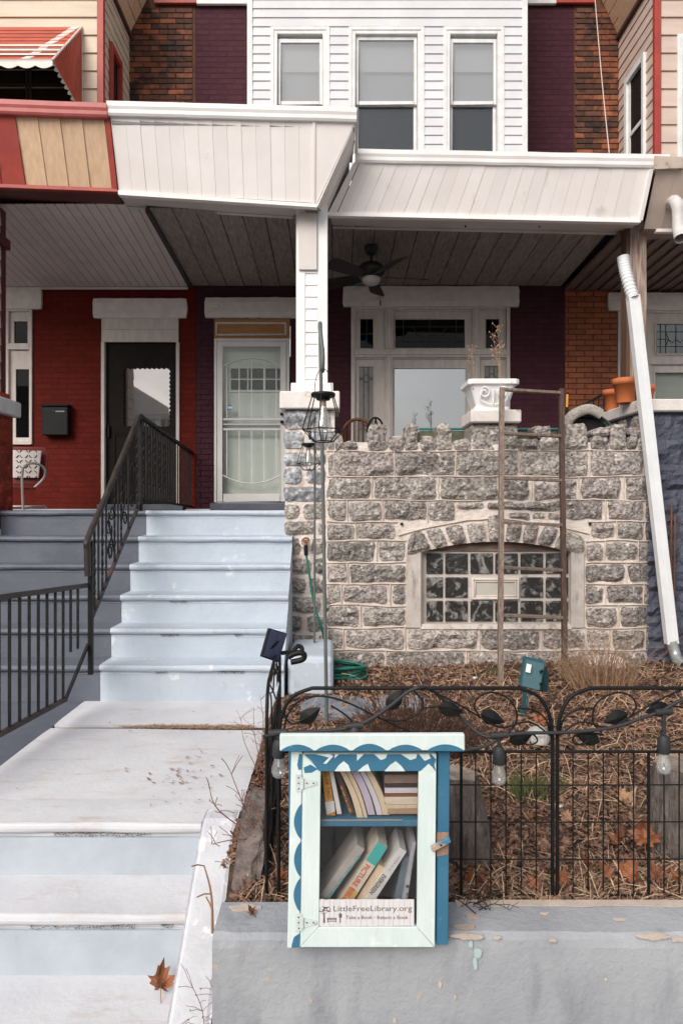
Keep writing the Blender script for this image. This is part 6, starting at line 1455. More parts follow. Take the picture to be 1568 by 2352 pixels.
# carcass
YB = 2.385
x0, x1 = zq(118,0,DF).x, zq(1335,0,DF).x; zb_, zt_ = -1.368, zq(0,245,DF).z
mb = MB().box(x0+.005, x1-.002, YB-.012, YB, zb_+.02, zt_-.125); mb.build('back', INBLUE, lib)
for a, b in ((x0, x0+.018), (x1-.020, x1-.002)):
    y0, y1 = DF+.05, YB-.013
    MB().hexa([(a,y0,zb_+.012),(b,y0,zb_+.012),(b,y1,zb_+.012),(a,y1,zb_+.012),(a,y0,zt_),(b,y0,zt_),(b,y1,zt_-.1),(a,y1,zt_-.1)]).build('side', BLUE, lib)
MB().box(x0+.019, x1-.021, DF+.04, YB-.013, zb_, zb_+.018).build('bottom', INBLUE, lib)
poly([(115,1722),(208,1722),(228,243),(145,243)], DF, .036, MINT, 'jamb', bev=.002)
poly([(1250,243),(1340,243),(1326,1700),(1236,1700)][::-1], DF+.012, .036, BLUE, 'jamb', bev=.002)
MB().slab([zq(58,238,DF-.028), zq(1454,233,DF-.028), zq(1452,110,DF-.028), zq(58,114,DF-.028)], (0,.022,0)).build('roof_board', MINT, lib, .003)
rt = zq(0,112,DF-.028).z
xa_, xb_ = zq(58,0,DF-.03).x+.003, zq(1452,0,DF-.03).x-.003
MB().hexa([(xa_,DF-.005,rt-.03),(xb_,DF-.005,rt-.03),(xb_,YB+.04,rt-.165),(xa_,YB+.04,rt-.165),(xa_,DF-.005,rt-.004),(xb_,DF-.005,rt-.004),(xb_,YB+.04,rt-.14),(xa_,YB+.04,rt-.14)]).build('roof', MINT, lib, .003)
# painted scallops and waves
mb = MB(); zz = [(62,318),(325,590),(604,862),(872,1140),(1162,1450)]
for a, b in zz:
    top = [(lerp(a,b,t), 236-(52+4*math.sin(a))*math.sin(math.pi*t)**.8) for t in [i/12 for i in range(13)]]
    mb.slab([zq(x, y, DF-.0292) for x, y in [(a,236),(b,236)]+top[::-1]], (0,.001,0))
mb.build('painted_scallops', BLUE, lib)
mb = MB()
for a, b in ((630,905), (915,1190), (1190,1452)):
    sh = lambda y: 230-20*(y-245)/1477*1.0
    pts = [(sh(a)-0, a)]+[(sh(lerp(a,b,t))-(55+8*math.cos(a))*math.sin(math.pi*t)**.85-4, lerp(a,b,t)) for t in [i/10 for i in range(1,10)]]+[(sh(b), b)]
    mb.slab([zq(x, y, DF-.0012) for x, y in pts], (0,.001,0))
mb.slab([zq(x, y, DF-.0012) for x, y in [(150,1690),(165,1640),(208,1610),(205,1718),(146,1720)]], (0,.001,0))
mb.slab([zq(x, y, DF-.0012) for x, y in [(205,255),(190,340),(200,378),(222,375),(226,262)]], (0,.001,0)); mb.build('painted_scallops', BLUE, lib)
# door
dor = part('door', lib); DD = DF
def dpoly(pts, D, th, mat, name, bev=.0): return MB().slab([zq(a,b,D) for a, b in pts], (0,th,0)).build(name, mat, dor, bev)
dpoly([(212,1714),(354,1563),(367,389),(232,257)], DD, .022, MINT, 'stile', .0016); dpoly([(1226,1714),(1238,259),(1106,389),(1091,1563)], DD, .022, MINT, 'stile', .0016)
dpoly([(234,256),(369,387),(1105,387),(1237,257)], DD, .022, MINT, 'rail', .0016); dpoly([(214,1716),(1224,1716),(1090,1565),(355,1565)], DD, .022, MINT, 'rail', .0016)
MB().slab([zq(x, y, DD-.0008) for x, y in [(240,259),(300,312),(352,386),(1118,386),(1180,330),(1234,388),(1222,340),(1236,300),(1200,259)]], (0,.0006,0)).build('painted_waves', BLUE, dor)
MB().slab([zq(x, y, DD-.0008) for x, y in [(238,360),(290,338),(345,372),(300,398),(246,402)]], (0,.0006,0)).build('painted_waves', BLUE, dor)
for pts in ([(470,388),(500,345),(540,312),(575,340),(592,388)], [(645,388),(690,350),(722,332),(742,388)], [(846,388),(890,340),(932,312),(975,350),(1002,388)], [(328,259),(440,259),(462,275),(408,332),(385,330),(430,285)],
            [(474,259),(505,259),(470,292)], [(640,259),(692,259),(640,310)], [(768,259),(868,259),(858,290),(820,304)], [(970,259),(1092,259),(1085,290),(1040,304)], [(1105,259),(1180,259),(1195,290),(1150,310)], [(1175,372),(1205,352),(1226,386)]):
    MB().slab([zq(x, y, DD-.0016) for x, y in pts], (0,.0006,0)).build('painted_patch', MINT, dor)
DOORGL = glass('dusty_door_glass', (.95,.95,.95), .03, .007, dust=(.6,.6,.6), rough=.05)
dpoly([(345,1575),(1100,1575),(1114,380),(358,380)], DD+.014, .003, DOORGL, 'pane')
HINGE = M('painted_hinge', (.62,.68,.66), .5, (.54,.6,.58), 12, bump=.4, bscale=60, dirt=(.10,.09,.08), dscale=22, dlo=.64, dhi=.68, dirt2=(.40,.16,.06), d2scale=15, d2lo=.72, d2hi=.75)
for hy in (478, 1530):
    h = MB().slab([zq(a,b,DD-.003) for a, b in [(180,hy-65),(226,hy-65),(226,hy+65),(180,hy+65)][::-1]], (0,.002,0)); h.slab([zq(a,b,DD-.003) for a, b in [(238,hy-32),(335,hy-14),(340,hy+12),(238,hy+40)][::-1]], (0,.002,0))
    h.tube([zq(232,hy-36,DD-.004), zq(231,hy+40,DD-.004)], .0042, 8); h.build('hinge', HINGE, dor)
    for a, b in ((200,hy-40),(200,hy),(202,hy+42),(262,hy),(312,hy)): MB().lathe((0,0,0), [(.0022,-.001),(.0022,.001)], 6).build('screw', BLACK_METAL, dor).location = zq(a,b,DD-.0045)-W[dor]
lt = MB().slab([zq(a,b,DD-.016) for a, b in [(1195,965),(1335,885),(1350,925),(1212,1002)][::-1]], (0,.012,0)); lt.build('latch', M('chipped_latch', (.06,.19,.29), .6, (.42,.30,.22), 30, nlo=.5, nhi=.58), lib, .002)
poly([(1240,850),(1330,848),(1328,1015),(1240,1030)][::-1], DF+.0105, .001, M('bare_wood_patch', (.36,.23,.16), .8, (.28,.17,.12), 14, nstretch=(5,5,.8)), 'bare_patch')
MB().lathe((0,0,0), [(.003,-.002),(.003,.002)], 8).build('screw', BLACK_METAL, lib).location = zq(1272,945,DF-.018)-W[lib]
poly([(360,806),(1098,806),(1098,757),(360,757)], DF+.032, .2, BLUE, 'shelf', bev=.002)
poly([(372,760),(980,758),(980,752),(372,754)], DF+.0312, .001, M('bare_shelf_edge', (.46,.33,.25), .8), 'shelf_wear')
# sign in the door
SIGN = M('white_sign_board', (.70,.67,.67), .6, (.64,.61,.61), 8, nstretch=(8,1,.6)); INK = M('grey_brown_print', (.13,.105,.10), .7); CRK = M('plank_line', (.25,.22,.21), .8)
sg_ = part('sign', lib); SD = DD+.004
jag = [(lerp(355,1070,i/30), 1358+7*mnoise.noise(Vector((i*1.7,0,0)))) for i in range(31)]; jag2 = [(lerp(1070,355,i/30), 1554+9*mnoise.noise(Vector((i*1.3,5,0)))) for i in range(31)]
MB().slab([zq(a,b,SD) for a, b in (jag+jag2)[::-1]], (0,.004,0)).build('board', SIGN, sg_)
mb = MB(); rng = random.Random(3)
for i in range(17):
    x = lerp(372,1058,(i+.5)/17)+rng.uniform(-8,8); mb.tube([zq(x,1362,SD-.0004), zq(x+rng.uniform(-3,3),1450,SD-.0004), zq(x+rng.uniform(-4,4),1552,SD-.0004)], .00035, 4)
mb.build('plank_lines', CRK, sg_)
def text(s, par, mat, org, xdir, updir, size=None, width=None, name='lettering', height=None, bold=0.0, off=-.0006):
    cu = bpy.data.curves.new('t', 'FONT'); cu.body = s; cu.size = 1; cu.extrude = 0; cu.offset = bold; cu.resolution_u = 3
    ob = bpy.data.objects.new('t', cu); COL.objects.link(ob); bpy.context.view_layer.update()
    me = bpy.data.meshes.new_from_object(ob.evaluated_get(bpy.context.evaluated_depsgraph_get())); bpy.data.objects.remove(ob); bpy.data.curves.remove(cu)
    xs = [v.co.x for v in me.vertices]; x0, x1 = min(xs), max(xs)
    k = width/(x1-x0) if width else size
    kh = height if height else k
    xd, ud = Vector(xdir).normalized(), Vector(updir).normalized(); org = Vector(org)+Vector((0,off,0))
    for v in me.vertices: v.co = org+xd*((v.co.x-x0)*k)+ud*(v.co.y*kh)
    me.name = name
    return link(name, me, mat, par)
zs = K/F*DF
text('LittleFreeLibrary.org', sg_, INK, zq(463,1443,SD), (1,0,.004), (0,0,1), width=592*zs, height=60*zs, bold=.0)
text('Take a Book', sg_, INK, zq(556,1502,SD), (1,0,.002), (0,0,1), width=200*zs, height=38*zs, bold=.006)
text('Return a Book', sg_, INK, zq(792,1502,SD), (1,0,.002), (0,0,1), width=234*zs, height=38*zs, bold=.006)
mb = MB(); mb.slab([zq(a,b,SD-.0006) for a, b in [(770,1486),(776,1486),(776,1492),(770,1492)][::-1]], (0,.0004,0))
mb.slab([zq(a,b,SD-.0006) for a, b in [(384,1530),(388,1480),(384,1450),(394,1450),(398,1480),(400,1532)][::-1]], (0,.0004,0))       # tree, bench, little box
for k in range(46):
    a, r = rng.uniform(-.3, math.pi+.3), rng.uniform(5, 44); cx, cyy = 400+r*math.cos(a)*1.05, 1440-r*math.sin(a)*.85
    mb.slab([zq(cx+dx_, cyy+dy_, SD-.0006) for dx_, dy_ in ((-5,0),(0,-4),(5,0),(0,4))][::-1], (0,.0004,0))
for a, b in (((384,1470),(368,1448)), ((396,1465),(425,1440))): mb.tube([zq(*a,SD-.0004), zq(*b,SD-.0004)], .0005, 4)
for y in (1494, 1502, 1516): mb.slab([zq(a,b,SD-.0006) for a, b in [(414,y),(486,y),(486,y+5),(414,y+5)][::-1]], (0,.0004,0))
for x in (418, 480): mb.slab([zq(a,b,SD-.0006) for a, b in [(x,1494),(x+4,1494),(x+4,1530),(x,1530)][::-1]], (0,.0004,0))
mb.slab([zq(a,b,SD-.0006) for a, b in [(500,1470),(514,1455),(530,1470),(526,1470),(526,1492),(518,1492),(518,1530),(511,1530),(511,1492),(504,1492),(504,1470)][::-1]], (0,.0004,0))
mb.build('picture_print', INK, sg_)

# ---- books
def bm_(name, c, c2=None): return M(name, c, .6, c2 or tuple(v*.85 for v in c), 30, nstretch=(1,1,1))
PAGE = M('cream_pages', (.62,.49,.34), .8, (.54,.42,.29), 12, nstretch=(14,1,1), var=.1); PAGEW = M('white_pages', (.60,.55,.58), .8, (.54,.49,.53), 12, nstretch=(14,1,1), var=.05)
DBK = DF+.05
def book(label, pts, mat, depth=.15, D=DBK, cover=None, cw=0, pos=None):
    """pts: outline of its front in zoomed picture units, counter-clockwise from the lower left"""
    v = [zq(a,b,D) for a, b in pts]; base = sum(v, Vector())/len(v); base.z = min(p.z for p in v)
    t = thing('book', label, 'book', base, 'books in the book box')
    MB().slab(v, (0,depth,0)).build('page_block' if cover else 'cover', mat, t, .0008)
    return t
def lean(xb0, xb1, xt0, xt1, yb, yt, bend=0):
    """leaning book outline with a bend; bottom x's, top x's"""
    n = 5; L, Rr = [], []
    for i in range(n+1):
        t = i/n; k = bend*math.sin(math.pi*t)
        L.append((lerp(xb0,xt0,t)+k, lerp(yb,yt,t))); Rr.append((lerp(xb1,xt1,t)+k, lerp(yb,yt,t)))
    return L[:1]+Rr+L[:0:-1]
SH = 752
def marks(b, x0, y0, x1, y1, mat, h, sd):
    """a line of print too small and blurred to read"""
    rg = random.Random(sd); d = (zq(x1,y1,DBK)-zq(x0,y0,DBK)); L = d.length; d.normalize(); up = Vector((-d.z,0,d.x)); o = zq(x0,y0,DBK)+Vector((0,-.0012,0)); mb = MB(); t = 0
    while t < L-.002:
        w = rg.uniform(.0018,.0042); a = rg.uniform(0,.15)*h*zs; c = h*zs*rg.uniform(.55,.8)
        mb.add([o+d*t+up*a, o+d*(t+w*.7)+up*a, o+d*(t+w*.7)+up*c, o+d*t+up*c], [(0,1,2,3)]); t += w if rg.random() < .85 else w+.004
    mb.build('print_marks', mat, b)
bt = book('orange and white paperback spine at the end of the top shelf', lean(412,478,372,425,SH-30,380), bm_('orange_spine', (.62,.27,.03)))
v0 = zq(412,SH-30,DBK); MB().slab([zq(412,716,DBK-.0008), zq(476,690,DBK-.0008), zq(466,612,DBK-.0008), zq(398,622,DBK-.0008)], (0,.0005,0)).build('spine_label', bm_('white_spine', (.66,.64,.62)), bt)
dr_ = (zq(455,600,DBK)-zq(415,330,DBK)).normalized()
text('ES OF TAO', bt, M('black_print', (.02,.018,.018), .7), zq(392,394,DBK)+Vector((0,0,0)), dr_, Vector((-dr_.z,0,dr_.x))*-1 if (-dr_.z) < 0 else (-dr_.z,0,dr_.x), width=205*zs, height=38*zs, off=-.001)
book('thin white paperback leaning beside the orange one', lean(490,526,428,460,SH-40,380), bm_('white_spine', (.66,.64,.62)))
bt = book('dark brown paperback with orange lettering on the top shelf', lean(580,628,468,505,SH-42,380), bm_('brown_spine', (.06,.03,.025)))
marks(bt, 512, 500, 586, 705, M('orange_print', (.55,.25,.05), .7), 24, 2)
for lab, a, m in (('bent cream paged paperback fanned out fourth on the top shelf', (640,690,508,548), PAGE), ('bent cream paged paperback fanned out fifth on the top shelf', (694,720,552,590), PAGE), ('bent lilac paged paperback fanned out on the top shelf', (724,778,594,652), M('lilac_pages', (.50,.42,.52), .8, (.44,.37,.46), 12, nstretch=(14,1,1))),
                  ('bent white paged paperback fanned out on the top shelf', (790,834,656,695), PAGEW), ('bent cream paged paperback nearest the lying stack', (836,884,700,746), PAGE)):
    book(lab, lean(*a, SH-14 if a[0] < 700 else SH-34, 384, 16), m)
yb = 712
for lab, h, m, xo in (('tan paged book at the bottom of the lying stack', 40, bm_('tan_cover', (.42,.26,.15)), 870), ('tan book second from the bottom of the lying stack', 34, PAGE, 862), ('cream paged book in the middle of the lying stack', 58, M('pale_pages', (.66,.55,.44), .8, (.58,.47,.37), 12, nstretch=(1,1,14)), 848),
                      ('reddish brown book in the lying stack', 26, bm_('redbrown_cover', (.22,.07,.035)), 846), ('white paged book in the lying stack', 42, PAGEW, 850), ('dark brown book below the top of the lying stack', 32, bm_('dark_cover', (.05,.032,.028)), 850), ('grey brown book on top of the lying stack', 66, bm_('greybrown_cover', (.26,.18,.14)), 846)):
    book(lab, [(xo,yb),(1096,yb-2),(1096,yb-h+2),(xo,yb-h+2)], m); yb -= h
# lower shelf
yf = 1690
def slant(x0, y0, x1, y1, th):
    """front of a book that leans: lower-left foot, upper-left corner, thickness measured across"""
    d = Vector((x1-x0, y1-y0)); n = Vector((-d.y, d.x)).normalized()*th
    return [(x0,y0), (x0+n.x,y0+n.y), (x1+n.x,y1+n.y), (x1,y1)]
def leanbook(label, x0, y0, x1, y1, th, mat, D=DBK, depth=.14): return book(label, slant(x0,y0,x1,y1,th), mat, depth, D), (Vector((x1-x0,y1-y0)).normalized(), th)
def spine_text(b, s, x0, y0, x1, y1, mat, h, off=-.0012, bold=0):
    d = (zq(x1,y1,DBK)-zq(x0,y0,DBK)); w = d.length; d.normalize(); text(s, b, mat, zq(x0,y0,DBK), d, (d.z*-1,0,d.x), width=w, height=h*zs, off=off, bold=bold)
TEALP = M('teal_print', (.08,.30,.30), .7); REDP = M('red_print', (.50,.07,.03), .7); DKP = M('charcoal_print', (.05,.05,.05), .7)
b1, _ = leanbook('grey book with teal lettering leaning on the lower shelf', 190, 1560, 640, 938, 72, bm_('grey_spine', (.40,.36,.33)))
marks(b1, 660, 1000, 400, 1345, TEALP, 40, 5)
b2, _ = leanbook('thick white picture book spine with teal top leaning on the lower shelf', 330, 1640, 800, 916, 84, bm_('cream_spine', (.64,.56,.45)))
d = Vector((800-330, 916-1640)).normalized(); n = Vector((-d.y, d.x))*84
def along(x0, y0, d, n, s0, s1): return [(x0+d.x*s0, y0+d.y*s0), (x0+n.x+d.x*s0, y0+n.y+d.y*s0), (x0+n.x+d.x*s1, y0+n.y+d.y*s1), (x0+d.x*s1, y0+d.y*s1)]
L2 = math.hypot(470, 724)
MB().slab([zq(a,b,DBK-.0009) for a, b in along(330,1640,d,n,L2-170,L2-1)], (0,.0005,0)).build('spine_band', M('teal_band', (.05,.36,.35), .6), b2); MB().slab([zq(a,b,DBK-.0009) for a, b in along(330,1640,d,n,260,460)], (0,.0005,0)).build('spine_band', M('amber_band', (.56,.36,.14), .6), b2)
spine_text(b2, 'PICTURE BIBLE', 706, 1082, 530, 1350, REDP, 60, bold=.02)
b3, _ = leanbook('cream paged hardback leaning between picture book and white book', 470, 1620, 800, 1090, 60, PAGE, D=DBK+.012)
b4, _ = leanbook('white book spine with dark lettering leaning on the lower shelf', 520, 1640, 962, 962, 62, bm_('white_spine', (.66,.64,.62)))
spine_text(b4, 'EVERGREEN', 836, 1160, 730, 1300, DKP, 50, bold=.02); marks(b4, 955, 1022, 872, 1135, M('grey_print', (.38,.37,.37), .7), 22, 6)
b5, _ = leanbook('thin dark brown book under the white one', 586, 1640, 985, 1020, 16, bm_('dark_cover', (.05,.032,.028)), D=DBK+.004)
b6 = book('slate blue book standing against the wall of the lower shelf', [(880,1560),(952,1560),(1048,1036),(985,1030)], bm_('slate_cover', (.13,.17,.21)), D=DBK+.02)
b7 = book('pale grey paperback with a round emblem at the box wall', [(948,1560),(988,1560),(1086,928),(1058,924)], bm_('pale_grey_spine', (.40,.39,.42)))
marks(b7, 1072, 975, 1038, 1185, DKP, 20, 7); marks(b7, 1012, 1300, 1004, 1345, DKP, 20, 8)
cc = zq(1020,1256,DBK-.0012); MB().add([cc+Vector((.0052*math.cos(2*math.pi*i/12),0,.0052*math.sin(2*math.pi*i/12))) for i in range(12)], [tuple(range(12))]).build('emblem', DKP, b7)

# ------------------------------------------------------------------ garden things
GREENP = M('dark_teal_plastic', (.018,.085,.105), .45, (.014,.07,.09), 8)
gb = thing('outlet_box', 'dark teal weatherproof outlet box on a stake in the garden', 'outlet box', P(1199,1648,4.73))
q = [P(1194,1577,4.70), P(1240,1589,4.66), P(1253,1523,4.70), P(1206,1513,4.74)]
MB().slab(q, (.0,.06,.01)).build('body', GREENP, gb, .008)
MB().slab([P(1230,1588,4.72), P(1258,1590,4.76), P(1261,1552,4.78), P(1252,1528,4.78), P(1238,1518,4.74)], (0,.07,0)).build('lid', M('black_teal_plastic', (.012,.045,.055), .45), gb, .006)
MB().slab([P(1206,1543,4.685), P(1217,1546,4.68), P(1220,1527,4.688), P(1209,1524,4.695)], (0,.001,0)).build('rating_label', M('white_sticker', (.7,.7,.68), .6), gb)
for py in (1540, 1568): MB().tube([P(1239,py+4,4.66), P(1246,py,4.65)], .010, 6).build('latch', BLACK_METAL, gb)
MB().bar(P(1197,1655,4.73), P(1205,1588,4.73), .022).build('stake', GREENP, gb); MB().tube(spline([P(1214,1592,4.72), P(1210,1615,4.7), P(1202,1640,4.72)], 5), .005, 6).build('lead', GREENP, gb)
LID = M('grey_plastic_lid', (.20,.22,.25), .5, (.17,.19,.22), 6, dirt=(.33,.31,.30), dscale=8, dlo=.62, dhi=.72)
lc = Vector((.02, 5.02, soil_z(.02,5.0)+.005)); tag(MB().lathe((0,0,0), [(.265,-.03),(.27,0),(.27,.022),(.255,.03),(.235,.022),(.2,.022),(.19,.028),(0,.03)], 36).build('meter_lid', LID), 'round grey plastic meter lid lying in the mulch', 'lid').location = lc
MB().tube([(.0,0,0)]*2, .01)
tag(MB().box(-.19,.19,-.16,.16,-.03,.02).build('paving_stone', M('grey_paver', (.28,.28,.29), .85, (.22,.22,.23), 6, bump=.3), bevel=.01), 'flat grey paving stone in the mulch beside the meter lid', 'paver').location = (.50, 5.15, soil_z(.5,5.1)+.01)
bc = P(1240,1697,4.08); tag(stone([(-.055,0,-.05),(.055,0,-.05),(.05,0,.05),(-.05,0,.05)], .09, .03, .008, 77, .02, .03).build('garden_rock', M('speckled_pale_rock', (.50,.49,.47), .8, (.33,.32,.31), 40)), 'pale speckled rounded rock behind the iron leaf', 'rock', 'garden rocks').location = bc
for px, py, s, lab in ((1090,1560,.022,'small white bottle cap lying near the ladder foot'), (1283,1843,.02,'small pale stone chip in the mulch')):
    D = 1.43*F/(py-VY); c = P(px,py,D); tag(MB().lathe((0,0,0), [(0,0),(s,0),(s,s*.9),(0,s)], 10).build('pebble', M('pale_chip', (.6,.58,.55), .7)), lab, 'pebble').location = Vector((c.x,D,soil_z(c.x,D)+.004))
# rocks at the corner by the kerb
ROCK = M('grey_schist_rock', (.21,.17,.15), .85, (.10,.08,.075), 14, nstretch=(1,1,2.5), bump=.9, bscale=26, bdist=.03, dirt=(.34,.30,.28), dscale=9, dlo=.6, dhi=.7)
tag(stone([P(512,2150,2.45), P(600,2150,2.42), P(606,1905,2.72), P(560,1880,2.80)], .3, .03, .03, 81, .03, .03, .012).build('garden_rock', ROCK, origin=P(560,2085,2.6)), 'grey slanted rock edging the soil beside the white side kerb', 'rock', 'garden rocks')
tag(stone([P(545,1905,2.9), P(585,1915,2.88), P(588,1862,3.05), P(566,1855,3.08)], .2, .03, .03, 82, .03, .03, .012).build('garden_rock', ROCK, origin=P(565,1905,3.0)), 'small grey rock behind the slanted one at the landing edge', 'rock', 'garden rocks')
tag(stone([P(1350,1535,6.1), P(1440,1535,6.1), P(1432,1512,6.15), P(1360,1515,6.15)], .2, .03, .02, 83, .04).build('garden_rock', MORTAR, origin=P(1395,1535,6.15)), 'low pale mortar lump at the foot of the stone wall corner', 'rock', 'garden rocks')
# stumps
BARK = M('grey_weathered_bark', (.27,.225,.20), .95, (.12,.095,.082), 16, nstretch=(3,3,.6), bump=1., bscale=26, bstretch=(3,3,.6), bdist=.04)
def stump(c, r0, r1, h, lean_, label, sd):
    c = Vector(c); t = thing('tree_stump', label, 'stump', c, 'tree stumps'); mb = MB(); N, S = 22, 12; vs = []
    for j in range(S+1):
        v = j/S; ax = c+Vector((lean_[0]*v, lean_[1]*v, h*v))
        for k in range(N):
            a = 2*math.pi*k/N; r = lerp(r0, r1, v)*(1+.16*mnoise.noise(Vector((math.cos(a)*1.6, math.sin(a)*1.6, v*1.2+sd)))+.10*mnoise.noise(Vector((math.cos(a)*5, math.sin(a)*5, v*3+sd))))
            vs.append(ax+Vector((r*math.cos(a), r*math.sin(a), (.03*mnoise.noise(Vector((a,sd,1))) if j == S else 0))))
    mb.add(vs, [(j*N+k, j*N+(k+1) % N, (j+1)*N+(k+1) % N, (j+1)*N+k) for j in range(S) for k in range(N)], True); mb.build('bark', BARK, t)
    MB().add(vs[-N:], [tuple(range(N))]).build('cut_face', M('grey_cut_wood', (.30,.24,.20), .9, (.18,.14,.115), 20, bump=.4), t)
stump((X(1086,2.78), 2.80, -1.46), .105, .075, .37, (-.05,.02), 'grey weathered stump behind the fence next to the book box', 1)
stump((X(1570,2.85), 2.88, -1.46), .13, .10, .38, (.0,.02), 'grey weathered stump behind the fence at the picture edge', 9)

# leaf litter, bark chips and straw: nobody could count them
CHIP = M('brown_bark_mulch', (.23,.128,.084), .9, (.08,.046,.033), 60, ndetail=2, nlo=.42, nhi=.58, dirt=(.30,.17,.10), dscale=45, dlo=.60, dhi=.64)
STRAW = M('dry_straw', (.54,.375,.245), .85, (.35,.215,.135), 50, ndetail=2, nlo=.42, nhi=.58)
LITT = M('brown_leaf_litter', (.33,.185,.12), .8, (.17,.09,.06), 40, ndetail=2, nlo=.42, nhi=.58)
rng = random.Random(21)
def spot():
    while True:
        u = rng.random(); D = 1/(lerp(1/2.41**.7, 1/6.5**.7, u))**(1/.7)
        lim_l, lim_r = -.45, 1760
        xl, xr = lim_l, (lim_r-VX)*D/F
        x = rng.uniform(max(xl, (480-VX)*D/F), xr)
        if (D > 5.3 and x < .0) or (D < 2.75 and x < -.36): continue
        return x, D
def litter(name, n, mat, lo, hi, wlo, whi, label, kind, region=None):
    mb = MB(); v, f = [], []
    for _ in range(n):
        x, y = spot()
        if region and not region(x, y): continue
        z = soil_z(x, y)+rng.uniform(.002, .022); a = rng.uniform(0, math.pi*2); k_ = rng.choice((.6,.8,1,1,1.7))*(.7+.12*y); L = rng.uniform(lo, hi)*k_; w = rng.uniform(wlo, whi)*k_; ti = rng.gauss(0, .35)
        d = Vector((math.cos(a)*math.cos(ti), math.sin(a)*math.cos(ti), math.sin(ti)))*L/2; s = Vector((-math.sin(a), math.cos(a), rng.gauss(0,.4)))*w/2; c = Vector((x, y, z+abs(d.z)*.7)); b = Vector((0,0,L*rng.uniform(.02,.14)))
        k = len(v); v += [c-d-s, c-s*1.1+b, c+d-s*.6, c+d+s*.6, c+s*1.1+b, c-d+s]; f += [(k,k+1,k+4,k+5), (k+1,k+2,k+3,k+4)]
    me = bpy.data.meshes.new(name); me.from_pydata([tuple(p) for p in v], [], f); o = link(name, me, mat); tag(o, label, kind, None, 'stuff')
litter('bark_mulch', 29000, CHIP, .010, .034, .004, .011, 'brown bark mulch covering the garden soil', 'mulch')
litter('straw_litter', 15500, STRAW, .03, .11, .0012, .0028, 'dry tan straw strewn over the garden bed', 'straw', lambda x, y: mnoise.noise(Vector((x*1.4, y*1.1, 7)))+.25*(x-.6) > rng.uniform(-.5,.35)+(.30 if y < 3.1 else 0))
litter('leaf_litter', 8000, LITT, .012, .034, .008, .018, 'crumbled brown leaf litter in the garden bed', 'leaves', lambda x, y: y > 4.2 or rng.random() < .25)
# needles in the crack across the landing and crumbs on the slabs
mb = MB()
for _ in range(900):
    t = rng.random(); x = lerp(-1.5, -.56, t**.7); w = .006+.032*min(1, (x+1.55)/.4); y = 4.728-.02*(x+1.8)/1.2+rng.uniform(-w, w); a = rng.gauss(0, .4); L = rng.uniform(.015,.045)
    d = Vector((math.cos(a), math.sin(a), rng.gauss(0,.12)))*L/2; s = Vector((-math.sin(a), math.cos(a), 0))*.0022; c = Vector((x, y, LZ-.012+rng.uniform(0,.018)))
    mb.add([c-d-s, c+d-s, c+d+s, c-d+s], [(0,1,2,3)])
tag(mb.build('needle_litter', STRAW), 'brown needles filling the crack across the white landing', 'needles', None, 'stuff')
mb = MB()
for _ in range(80):
    x, y = (rng.gauss(-.80,.13), rng.gauss(3.85,.16)) if rng.random() < .75 else (rng.uniform(-1.7,-.66), rng.uniform(3.4,5.2))
    if not (-1.8 < x < -.63): continue
    L = rng.uniform(.004,.02); a = rng.uniform(0,6.3); d = Vector((math.cos(a),math.sin(a),.2))*L; s = Vector((-math.sin(a),math.cos(a),0))*L*rng.uniform(.2,.6); c = Vector((x,y,LZ+.008))
    mb.add([c-d, c+s, c+d, c-s], [(0,1,2,3)])
tag(mb.build('leaf_crumbs', LITT), 'crumbs of dead leaves scattered on the white landing', 'leaves', None, 'stuff')
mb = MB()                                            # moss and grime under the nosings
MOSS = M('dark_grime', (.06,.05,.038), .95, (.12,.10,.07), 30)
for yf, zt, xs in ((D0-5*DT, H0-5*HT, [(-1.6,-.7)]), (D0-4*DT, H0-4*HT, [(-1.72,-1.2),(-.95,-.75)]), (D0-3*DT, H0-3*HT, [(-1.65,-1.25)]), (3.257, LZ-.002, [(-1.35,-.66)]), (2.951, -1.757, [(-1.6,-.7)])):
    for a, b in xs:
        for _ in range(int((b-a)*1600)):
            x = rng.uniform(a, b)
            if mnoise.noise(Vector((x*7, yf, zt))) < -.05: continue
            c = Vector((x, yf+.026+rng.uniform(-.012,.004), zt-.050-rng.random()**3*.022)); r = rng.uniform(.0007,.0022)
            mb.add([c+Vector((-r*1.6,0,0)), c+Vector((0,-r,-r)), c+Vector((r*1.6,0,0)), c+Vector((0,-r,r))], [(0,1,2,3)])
tag(mb.build('moss_grime', MOSS), 'dark moss and grime under the stair nosings', 'moss', None, 'stuff')

